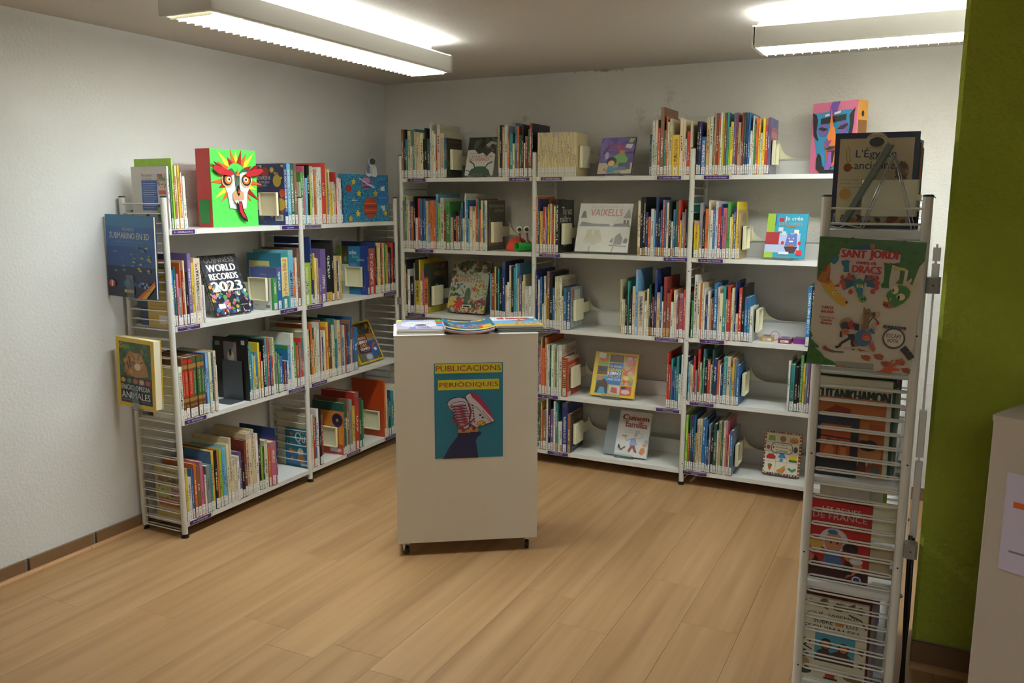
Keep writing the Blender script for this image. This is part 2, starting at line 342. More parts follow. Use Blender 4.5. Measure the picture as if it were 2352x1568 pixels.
# ---------------------------------------------------------------- ceiling lamps
def lamp(x, y, rz, label, grp, pf=1.0):
    t = thing('ceiling_lamp', label, 'lamp', (x, y, 2.13), rz, grp)     # local: X along the 1.5 m body, Y across .235
    Ln, Wd = 1.5, .235
    for s, y0 in ((0, 0), (1, Wd)):
        q = MB(); d = 1 if s == 0 else -1
        pts = [(0, .006), (.006, 0), (.02, 0), (.02, .004), (.008, .008), (.008, .074), (.03, .078), (.03, .082), (.01, .082), (0, .074)]
        q.prism([(y0+d*a, b) for a, b in pts], .008, Ln-.008, ax='x'); ob('side_rail', q.mesh('side_rail', M['lamp_white']), t)
    for x0 in (0, Ln-.012):
        q = MB(); q.prism([(.006, 0), (Wd-.006, 0), (Wd, .006), (Wd, .076), (Wd-.008, .083), (.008, .083), (0, .076), (0, .006)], x0, x0+.012, ax='x')
        ob('end_cap', q.mesh('end_cap', M['lamp_white']), t)
    q = MB(); q.prism([(.05, .088), (Wd-.05, .088), (Wd-.065, .1), (.065, .1)], .01, Ln-.01, ax='x'); ob('gear_tray', q.mesh('gear_tray', M['lamp_white']), t)
    for x0 in (.09, Ln-.15):
        q = MB(); q.box(x0, .06, .1, x0+.06, Wd-.06, .139); ob('bracket', q.mesh('bracket', M['lamp_white']), t)
    for yy in (.075, .16):
        q = MB(); q.tube([(.02, yy, .062), (Ln-.02, yy, .062)], .013, 12); ob('tube', q.mesh('tube', M['tube'], True), t)
    q = MB(); q.add([(0, .0, .034), (0, Wd-.05, .034), (.001, Wd-.05, .034), (.001, 0, .034), (-.006, 0, -.004), (-.006, Wd-.05, -.004), (-.004, Wd-.05, -.004), (-.004, 0, -.004)],
                    [(0, 1, 5, 4), (3, 7, 6, 2), (4, 5, 6, 7), (0, 3, 2, 1), (0, 4, 7, 3), (1, 2, 6, 5)])
    me = q.mesh('louver_blade', M['louver'])
    for i in range(42): ob('louver_blade', me, t, (.03+i*(Ln-.06)/41, .025, -.004))
    for nm, z, rx, pw, wdt in (('lamp_light_down', .014, 0, LAMP_DOWN*pf, .19), ('lamp_light_up', .104, PI, LAMP_UP*pf, .19)):
        ld = bpy.data.lights.new(nm, 'AREA'); ld.shape = 'RECTANGLE'; ld.size = 1.44; ld.size_y = wdt; ld.energy = pw; ld.color = LAMP_COL
        lo = bpy.data.objects.new(nm, ld); C.objects.link(lo); lo.parent = t; lo.location = (Ln/2, Wd/2, z); lo.rotation_euler = (rx, 0, 0)
    return t
lamp(1.172, -2.62, PI/2, 'long white fluorescent ceiling lamp with open louvre, running towards the corner', 'fluorescent ceiling lamps')
lamp(2.575, -1.205, 0, 'white fluorescent ceiling lamp parallel to the back wall, partly behind green wall', 'fluorescent ceiling lamps')
lamp(3.1, -5.75, 0, 'white fluorescent ceiling lamp in the part of the room behind the viewer', 'fluorescent ceiling lamps', LAMP_REAR)

# ---------------------------------------------------------------- bookcases
PR = .0135
def rung_mesh(d, name='rung'):       # a flat wire loop between front and back post
    n = 4; pts = []; r = .011
    for i in range(n+1): a = -PI/2 + PI*i/n; pts.append((r*math.cos(a), d-.014+r*0 - r + r*1 + 0, 0))
    pts = []
    for (cy, a0) in ((d-.014-r, 0), (.014+r, PI)):
        for i in range(n+1):
            a = a0+PI*i/n; pts.append((r*math.cos(a), cy+r*math.sin(a), 0))
    q = MB(); q.tube(pts, .003, 5, True); return q.mesh(name, M['white_metal'], True)
def shelf_mesh(L, d, back=True):
    q = MB(); lip = .023; g = .014
    # tray: local X along, Y depth (front at 0), top at z=0
    q.box(g, .006, -.003, L-g, d, 0)
    q.box(g, 0, -lip, L-g, .006, 0)
    q.box(g, .006, -lip, L-g, .02, -lip+.002)
    q.box(g, d-.004, 0, L-g, d, .083); q.box(g, d-.012, .081, L-g, d, .084)
    q.box(g, .006, -lip, g+.002, d, -.003); q.box(L-g-.002, .006, -lip, L-g, d, -.003)
    return q.mesh('shelf', M['shelf'])
def post_mesh(H, holes):
    q = MB(); q.lathe([(PR, .018), (PR, H)], 14); return q.mesh('post', M['white_metal'], False)
def hole_mesh(pts, nm='screw_hole'):
    q = MB()
    for z, a in pts:
        c, s = math.cos(a), math.sin(a); u = Vector((-s, c, 0)); p = Vector((c*(PR+.0004), s*(PR+.0004), z))
        q.add([p+u*.003*math.cos(2*PI*i/6)+Vector((0, 0, .003*math.sin(2*PI*i/6))) for i in range(6)], [tuple(range(6))])
    return q.mesh(nm, M['black'])
q = MB(); q.lathe([(PR+.0006, 0), (PR+.0006, .004), (PR*.8, .006)], 12); CAP = q.mesh('cap', M['black'])
q = MB(); q.lathe([(.018, 0), (.018, .006), (.009, .009), (.009, .014), (.0125, .016), (.0125, .019)], 12); FOOT = q.mesh('foot', M['black'])
def bookcase(label, loc, rz, L, nb, D, H, shelves, hole_ang):
    """local X along the run (nb bays of length L), Y depth from the front posts, shelves: list per bay of shelf tops"""
    t = thing('bookcase', label, 'bookcase', loc, rz)
    pmesh = post_mesh(H, None); rm = rung_mesh(D); sm = shelf_mesh(L, D-.002)
    zs = [.12+.34*i+(.03 if i % 2 else 0) for i in range(int(H/.34))]
    hm = hole_mesh([(z, hole_ang+(0 if i % 2 else .25)) for i, z in enumerate(zs)])
    for i in range(nb+1):
        for yy in (0, D):
            p = ob('post', pmesh, t, (i*L, yy, 0)); ob('cap', CAP, p, (0, 0, H)); ob('foot', FOOT, p); ob('screw_hole', hm, p)
        z = .03
        while z < H-.01:
            ob('rung', rm, t, (i*L, 0, z)); z += .0425
    for i in range(nb):
        for z in shelves[i]:
            ob('shelf', sm, t, (i*L, -.008, z))
    return t
S = [0.0723, 0.5501, 0.9796, 1.407]
TT = [[.0853, .43, .845, 1.2414, 1.6659], [.0853, .42, .81, 1.2414, 1.6659], [.0875, .475, .817, 1.2414, 1.6659]]
NN = [.058, .390, .722, 1.062, 1.457]
bl = bookcase('white metal bookcase with ladder ends standing along the left wall', (.287, -2.0785, 0), PI/2, .8776, 2, .259, 1.545, [S, S], -PI/2+.35)
bk = bookcase('tall white metal bookcase of three bays standing along the back wall', (.329, -.314, 0), 0, .9, 3, .286, 1.80, TT, -PI/2+.2)
nr = bookcase('white metal bookcase at the right, its ladder end facing the room', (2.994, -.336, 0), -PI/2, .9, 2, .2585, 1.55, [NN, NN], 0)
def clamp(parent, x, y, z, rz=0):
    q = MB(); q.prism([(-.018, -.012), (-.012, -.018), (.012, -.018), (.018, -.012), (.018, .012), (.012, .018), (-.012, .018), (-.018, .012)], z-.022, z+.022, ax='z')
    o = ob('clamp', q.mesh('clamp', M['greyclamp']), parent, (x, y, 0), rz); o['label'] = 'grey plastic connecting clamp'
    q = MB(); q.add([(.0185, .003*math.cos(2*PI*i/6), z+.003*math.sin(2*PI*i/6)) for i in range(6)]+[], [tuple(range(6))]); q.add([(.003*math.cos(2*PI*i/6), -.0185, z+.003*math.sin(2*PI*i/6)) for i in range(6)], [tuple(range(6))])
    ob('screw_hole', q.mesh('screw_hole', M['black']), o)
clamp(bk, -.02, -.004, .915)
clamp(nr, 1.8, .288, 1.312); clamp(nr, 1.8, .288, .547)
# folded easel stored between the right bookcase and the green wall
t = thing('folded_easel', 'folded aluminium easel stored between right bookcase and green wall', 'easel', (3.281, -2.07, 0))
for (z0, z1, y0, y1, nm) in ((1.33, 1.365, 0, 0, 'upper_bar'), (1.372, 1.41, .02, .02, 'upper_bar'), (.80, .94, .02, .02, 'lower_bar'), (.56, .79, 0, 0, 'lower_bar')):
    q = MB(); q.bbox(-.006, y0, z0, .014, y0+.02, z1, .002); ob(nm, q.mesh(nm, M['silver']), t)
q = MB(); q.tube([(.006, .01, .565), (.010, .04, .3), (.004, .03, .002)], .006, 6); ob('leg', q.mesh('leg', M['black'], True), t)
q = MB(); q.tube([(-.002, .0, .565), (.002, .07, .3), (.012, .13, .002)], .006, 6); ob('leg', q.mesh('leg', M['black'], True), t)
q = MB(); q.bbox(0, .022, .5, .006, .028, 1.42, .001); ob('spine_rod', q.mesh('spine_rod', M['silver']), t)

# shelf signs: purple card in a clear clip on the front lip
SIGN_W = .129
def sign(plane, u, z, lines, lab, w_=SIGN_W):
    if plane == 'L': loc, rz = (.2958, u, z), PI/2
    elif plane == 'B': loc, rz = (u, -.3228, z), 0
    t = thing('shelf_sign', lab, 'sign', loc, rz, 'purple subject signs clipped to the shelf edges')
    q = MB(); q.box(-.012, -.0015, -.0235, w_+.012, -.0003, .0005); o = ob('holder', q.mesh('holder', M['clipwhite']), t)
    items = [('R', 0, 0, 1, 1, '43236a')]
    if len(lines) == 1:
        tw = min(.8, len(lines[0])*.052); items.append(('T', lines[0], .5-tw/2, .3, .5+tw/2, .68, 'e9e4f0'))
    else:
        for i, s_ in enumerate(lines):
            tw = min(.9, len(s_)*.036); items.append(('T', s_, .5-tw/2, .56-.42*i, .5+tw/2, .86-.42*i, 'ddd6e8'))
    art('card', items, w_, .0185, t, (0, -.0016, -.0215))
M['clipwhite'] = mat('sign_clip', 'd6d0be', .25)
for pl, u, z, ls, lab in [
    ('L', -2.053, S[3], ['0 - GENERALITATS'], 'purple sign 0 - GENERALITATS on the left bookcase top shelf'),
    ('L', -1.354, S[3], ['RÈCORDS'], 'purple sign RÈCORDS on top shelf below the record annuals'),
    ('L', -1.178, S[3], ['0.5 - CONEIXEMENT I TÈCNICA', 'INTEL·LIGÈNCIA ARTIFICIAL'], 'two-line purple sign just right of the left bookcase middle post, top shelf'),
    ('L', -2.056, S[2], ['1 - FILOSOFIA, PSICOLOGIA, MORAL', 'ÈTICA'], 'purple sign FILOSOFIA, ÈTICA on the left bookcase second shelf'),
    ('L', -1.393, S[2], ['2 - RELIGIÓ'], 'purple sign 2 - RELIGIÓ on second shelf of left bookcase'),
    ('L', -1.184, S[2], ['52 - ASTRONOMIA'], 'purple sign 52 - ASTRONOMIA below the green spiral book'),
    ('L', -.478, S[2], ['53/54 - FÍSICA, QUÍMICA'], 'dark sign FÍSICA, QUÍMICA beside the corner post of left bookcase'),
    ('L', -2.050, S[1], ['29 - MITOLOGIA'], 'purple sign 29 - MITOLOGIA below the red and green mythology set'),
    ('L', -1.357, S[1], ['3 - CIÈNCIES SOCIALS', 'POLÍTICA, DRETS HUMANS, ECONOMIA, ETC.'], 'purple sign CIÈNCIES SOCIALS on third shelf beside the middle post'),
    ('L', -1.171, S[1], ['55 - GEOLOGIA - METEOROLOGIA'], 'purple sign GEOLOGIA - METEOROLOGIA on third shelf of far left bay'),
    ('L', -2.057, S[0], ['39 - FOLKLORE'], 'purple sign 39 - FOLKLORE on the lowest shelf of left bookcase'),
    ('L', -.885, S[0], ['56 - PALEONTOLOGIA'], 'brownish purple sign on lowest shelf of far left bay'),
    ('L', -.495, S[0], ['57 - BIOLOGIA'], 'dark sign on lowest shelf close to the corner post'),
    ('B', .382, 1.6659, ['57 - BIOLOGIA'], 'purple sign 57 - BIOLOGIA on the back bookcase top shelf'),
    ('B', 1.073, 1.6659, ['58 - BOTÀNICA'], 'purple sign 58 - BOTÀNICA on the top shelf'),
    ('B', 1.271, 1.6659, ['611 – ANATOMIA / MEDICINA'], 'purple sign ANATOMIA / MEDICINA below the long cream series'),
    ('B', 1.944, 1.6659, ['611 – ANATOMIA / MEDICINA'], 'purple sign ANATOMIA / MEDICINA below the yellow EL COS HUMÀ book'),
    ('B', 2.191, 1.6659, ['741 / 748 – DIBUIX / DECORACIÓ'], 'purple sign DIBUIX / DECORACIÓ on the top shelf'),
    ('B', .430, 1.2414, ['59 - ZOOLOGIA'], 'purple sign 59 - ZOOLOGIA on second shelf'),
    ('B', 1.265, 1.2414, ['611, 612 – MEDICINA, SANITAT /', 'HIGIENE, SEXOLOGIA'], 'two-line purple sign on second shelf below the black Tu vas naître book'),
    ('B', 1.993, 1.2414, ['62 – TECNOLOGIA'], 'purple sign 62 – TECNOLOGIA on second shelf'),
    ('B', 2.178, 1.2414, ['741 / 748 – DIBUIX / DECORACIÓ'], 'purple sign DIBUIX / DECORACIÓ on second shelf'),
    ('B', .364, .845, ['59 - ZOOLOGIA'], 'purple sign 59 - ZOOLOGIA on third shelf below the insect books'),
    ('B', 1.270, .81, ['53 – FÍSICA / MECÀNICA'], 'purple sign FÍSICA / MECÀNICA on third shelf right of the magazines'),
    ('B', 1.958, .81, ['63 – AGRICULTURA, JARDINERIA, CAÇA,', 'PESCA, ANIMALS DOMÈSTICS'], 'purple sign AGRICULTURA, JARDINERIA on third shelf'),
    ('B', 2.203, .817, ['78 - MÚSICA'], 'purple sign 78 - MÚSICA on third shelf'),
    ('B', 1.262, .42, ['64 – CUINA'], 'purple sign 64 – CUINA on fourth shelf'),
    ('B', 1.978, .42, ['65 / 69 – TRANSPORTS, INDÚSTRIES', '/ CONSTRUCCIÓ'], 'purple sign TRANSPORTS, CONSTRUCCIÓ on fourth shelf'),
    ('B', 2.162, .475, ['79 / 796 - JOCS, ESPECTACLES / OCI /', 'ESPORTS'], 'purple sign ending in ESPORTS on fourth shelf'),
    ('B', 1.330, .0853, ['7 - BELLES ARTS', 'ARQUITECTURA'], 'purple sign ARQUITECTURA on the lowest shelf'),
    ('B', 2.140, .0875, ['79 / 796 - JOCS, ESPECTACLES / OCI /', 'ESPORTS'], 'purple sign ending in ESPORTS on the lowest shelf')]:
    sign(pl, u, z, ls, lab)

# bookends: shallow cream box plate with an arm reaching back to the shelf rail
def bookend_mesh(hollow, D0=.118, H0=.118, T0=.02):
    q = MB(); e = .004
    if hollow:      # open towards -x (hollow=-1) or +x
        xa, xb = (T0-e, T0) if hollow < 0 else (0, e)
        q.box(xa, 0, 0, xb, D0, H0)
        for bx in ((0, 0, 0, T0, e, H0), (0, D0-e, 0, T0, D0, H0), (0, e, 0, T0, D0-e, e), (0, e, H0-e, T0, D0-e, H0)): q.box(*bx)
    else: q.bbox(0, 0, 0, T0, D0, H0, .003)
    return q
def bookend(plane, u, z, side, hollow, lab, dz=.048, y0=.022):
    """side +1: the books stand on its left (-x local) and the arm runs to +x"""
    if plane == 'L': loc, rz, D = (.287, u, z), PI/2, .259
    else: loc, rz, D = (u, -.314, z), 0, .286
    t = thing('bookend', lab, 'bookend', loc, rz, 'cream plastic bookends')
    q = bookend_mesh(hollow); o = ob('plate', q.mesh('plate', M['cream_plastic']), t, (0 if side > 0 else -.02, y0, dz))
    q = MB(); s = side; yb = D-.024
    z0 = .086; pts = [(0, z0), (0, dz+.112), (.004*s, dz+.112), (.012*s, dz+.085), (.03*s, dz+.06), (.062*s, dz+.044), (.085*s, z0)]
    q.prism(pts, yb, yb+.004, ax='y'); q.box(min(0, .004*s), y0+.112, dz+.03, max(0, .004*s), yb+.004, dz+.09)
    q.box(min(0, .085*s), yb, z0-.012, max(0, .085*s), yb+.012, z0+.001) if False else None
    ob('arm', q.mesh('arm', M['cream_plastic']), t)
    return t
BE = [('L', -1.332, S[3], -1, -1, 'cream bookend against the record annuals on the top shelf'),
 ('L', -1.437, S[2], -1, -1, 'cream bookend left of the religion books, second shelf'),
 ('L', -.64, S[2], -1, -1, 'cream bookend in front of the blue atles cover'),
 ('L', -.92, S[0], -1, -1, 'cream bookend against the orange book on the lowest left shelf'),
 ('L', -.50, S[0], -1, -1, 'cream bookend in front of the tall orange book, lowest shelf'),
 ('B', .662, 1.6659, 1, 0, 'cream bookend left of the black and white dinosaur book'),
 ('B', 1.488, 1.6659, 1, 0, 'cream bookend at the end of the long cream series'),
 ('B', 2.515, 1.6659, 1, 1, 'cream bookend at the end of the drawing books, top shelf'),
 ('B', .936, 1.2414, 1, 0, 'cream bookend left of the red and green snail'),
 ('B', 1.386, 1.2414, 1, 0, 'cream bookend in front of the black Tu vas naître cover'),
 ('B', 2.391, 1.2414, 1, 1, 'cream bookend at the end of the second shelf craft books'),
 ('B', .52, .845, 1, 0, 'cream bookend left of the INSECTES SUPERSTARS book'),
 ('B', 1.464, .81, 1, 0, 'cream bookend at the end of the physics books, third shelf'),
 ('B', 2.477, .817, 1, 1, 'cream bookend behind the three small card boxes'),
 ('B', 1.453, .42, 1, 0, 'cream bookend beside the green spiral cookbook'),
 ('B', 2.423, .475, 1, 1, 'cream bookend at the end of the games books, fourth shelf'),
 ('B', 1.475, .0853, 1, 0, 'cream bookend on the lowest shelf left of Cuinem en família'),
 ('B', 2.405, .0875, 1, 1, 'cream bookend on the lowest shelf left of the picture dictionary')]
for a in BE: bookend(*a)
# ---------------------------------------------------------------- books in rows
XF, YF = .298, -.325
PAL = dict(w=('white', 'dedbd2'), c=('cream', 'd9cba6'), k=('black', '1a1a1c'), g=('green', '4c8c4a'), G=('dark green', '27594a'), l=('lime green', '9cc43c'),
           y=('yellow', 'dcbc36'), o=('orange', 'cc6630'), r=('red', 'b83830'), R=('dark red', '8a3a32'), b=('blue', '2f6ba0'), B=('navy blue', '28386e'),
           s=('sky blue', '6fb0cf'), t=('teal', '3a8888'), p=('pink', 'c2647e'), v=('violet', '6b5a8c'), e=('grey', '85858a'), n=('brown', '8a5e46'), T=('tan', 'c0a070'))
def book_part_meshes(cl):
    bt = {'a': .2, 'b': .12, 'c': .07}[cl]
    q = MB(); ch = .25*bt
    # cover: spine and two boards as one folded sheet, unit size; spine outline slightly rounded
    out = [(0, 1), (0, .012), (ch*1.2, 0), (1-ch*1.2, 0), (1, .012), (1, 1)]; inn = [(bt, 1), (bt, .02), (bt, .02), (1-bt, .02), (1-bt, .02), (1-bt, 1)]
    n = 6; vs = [(x, y, z) for z in (0, 1) for x, y in out] + [(x, y, z) for z in (0, 1) for x, y in inn]
    for i in range(5):
        a, b_, c, d = i, i+1, 6+i+1, 6+i
        uv = None
        if i in (1, 2, 3): uv = [(out[i][0], 0), (out[i+1][0], 0), (out[i+1][0], 1), (out[i][0], 1)]
        q.add([vs[a], vs[b_], vs[c], vs[d]], [(0, 1, 2, 3)], None, [uv or [(-9, -9)]*4])
        if i != 1 and i != 3: q.add([vs[12+i], vs[12+i+1], vs[18+i+1], vs[18+i]], [(3, 2, 1, 0)], None, [[(-9, -9)]*4])
        q.add([vs[6+i], vs[6+i+1], vs[18+i+1], vs[18+i]], [(0, 1, 2, 3)], None, [[(-9, -9)]*4])
        q.add([vs[i], vs[i+1], vs[12+i+1], vs[12+i]], [(3, 2, 1, 0)], None, [[(-9, -9)]*4])
    q.add([vs[0], vs[6], vs[18], vs[12]], [(0, 1, 2, 3)], None, [[(-9, -9)]*4]); q.add([vs[5], vs[17], vs[23], vs[11]], [(0, 1, 2, 3)], None, [[(-9, -9)]*4])
    p = MB(); p.box(bt, .02, .014, 1-bt, .975, .986)
    return q, p
BMB = {c: book_part_meshes(c) for c in 'abc'}
BM = {c: (BMB[c][0].mesh('cover', M['cover']), BMB[c][1].mesh('pages', M['pages'])) for c in 'abc'}
LABC = {'w': 'e6e4de', 't': 'c49a68'}
def call_mb(col):
    q = MB(); q.add([(0, 0, 0), (1, 0, 0), (1, 0, 1), (0, 0, 1), (0, 1, 0), (1, 1, 0), (1, 1, 1), (0, 1, 1)],
                    [(0, 1, 2, 3), (7, 6, 5, 4), (3, 2, 6, 7), (0, 4, 5, 1), (0, 3, 7, 4), (1, 5, 6, 2)], lin(col), [[(0, 0), (1, 0), (1, 1), (0, 1)]] + [None]*5)
    return q
CALLB = {k: call_mb(v) for k, v in LABC.items()}; CALL = {k: v.mesh('call_label', M['call']) for k, v in CALLB.items()}
ORD = 'first second third fourth fifth sixth seventh eighth ninth tenth eleventh twelfth thirteenth fourteenth fifteenth sixteenth seventeenth eighteenth nineteenth twentieth'.split()
def ordn(i):
    if i < 20: return ORD[i]
    return ('twenty-', 'thirty-', 'forty-')[(i+1)//10-2] + ORD[(i+1) % 10-1] if (i+1) % 10 else ('twentieth', 'thirtieth', 'fortieth')[(i+1)//10-2]
def jit(col, rr, a=.09):
    c = lin(col); f = 1+rr.uniform(-a, a)*1.6
    return tuple(min(1, max(0.003, x*f*(1+rr.uniform(-a, a)))) for x in c)
STUFF = MB(); SP = MB(); SL = MB()
def add_joined(Mx, t, d, h, col, cl, rnd, call=True, lc='w'):
    S_ = Matrix.Diagonal((t, d, h, 1)); X = Mx @ S_
    q, p = BMB[cl]; STUFF.add([X @ Vector(v) for v in q.v], q.f, (*col, rnd), q.uv)
    SP.add([X @ Vector(v) for v in p.v], p.f)
    if call:
        lw = min(t*.84, .02); Y = Mx @ Matrix.Translation(((t-lw)/2, -.0007, .004)) @ Matrix.Diagonal((lw, .0008, min(.044, h*.2), 1)); c = CALLB[lc]
        SL.add([Y @ Vector(v) for v in c.v], c.f, lin(LABC[lc]), c.uv)
def make_book(loc, rz, t, d, h, colr, label, group, lc='w', call=True, tilt=0, name='book'):
    r = thing(name, label, 'book', loc, rz, group)
    cl = 'a' if t < .011 else ('b' if t < .022 else 'c')
    cv = ob('cover', BM[cl][0], r, scale=(t, d, h)); cv.color = (*colr, 1)
    ob('pages', BM[cl][1], r, scale=(t, d, h))
    if call:
        lw = min(t*.84, .02)
        ob('call_label', CALL[lc], r, ((t-lw)/2, -.0007, .004), scale=(lw, .0008, min(.044, h*.2)*(.86+.28*((t*7919.3+h*131) % 1))))
    return r
def spine_title(r, txt, t, h, col, z0=.24, z1=.9, frac=.62):
    wd = t*frac; vs, fs, asp = text_poly(txt); Ln = (z1-z0)*h
    wd = min(wd, Ln/asp*1.5)
    art('title', [('V', txt, (1-wd/t)/2, z0, (1+wd/t)/2, z1, col)], t, h, r, (0, -.0006, 0))
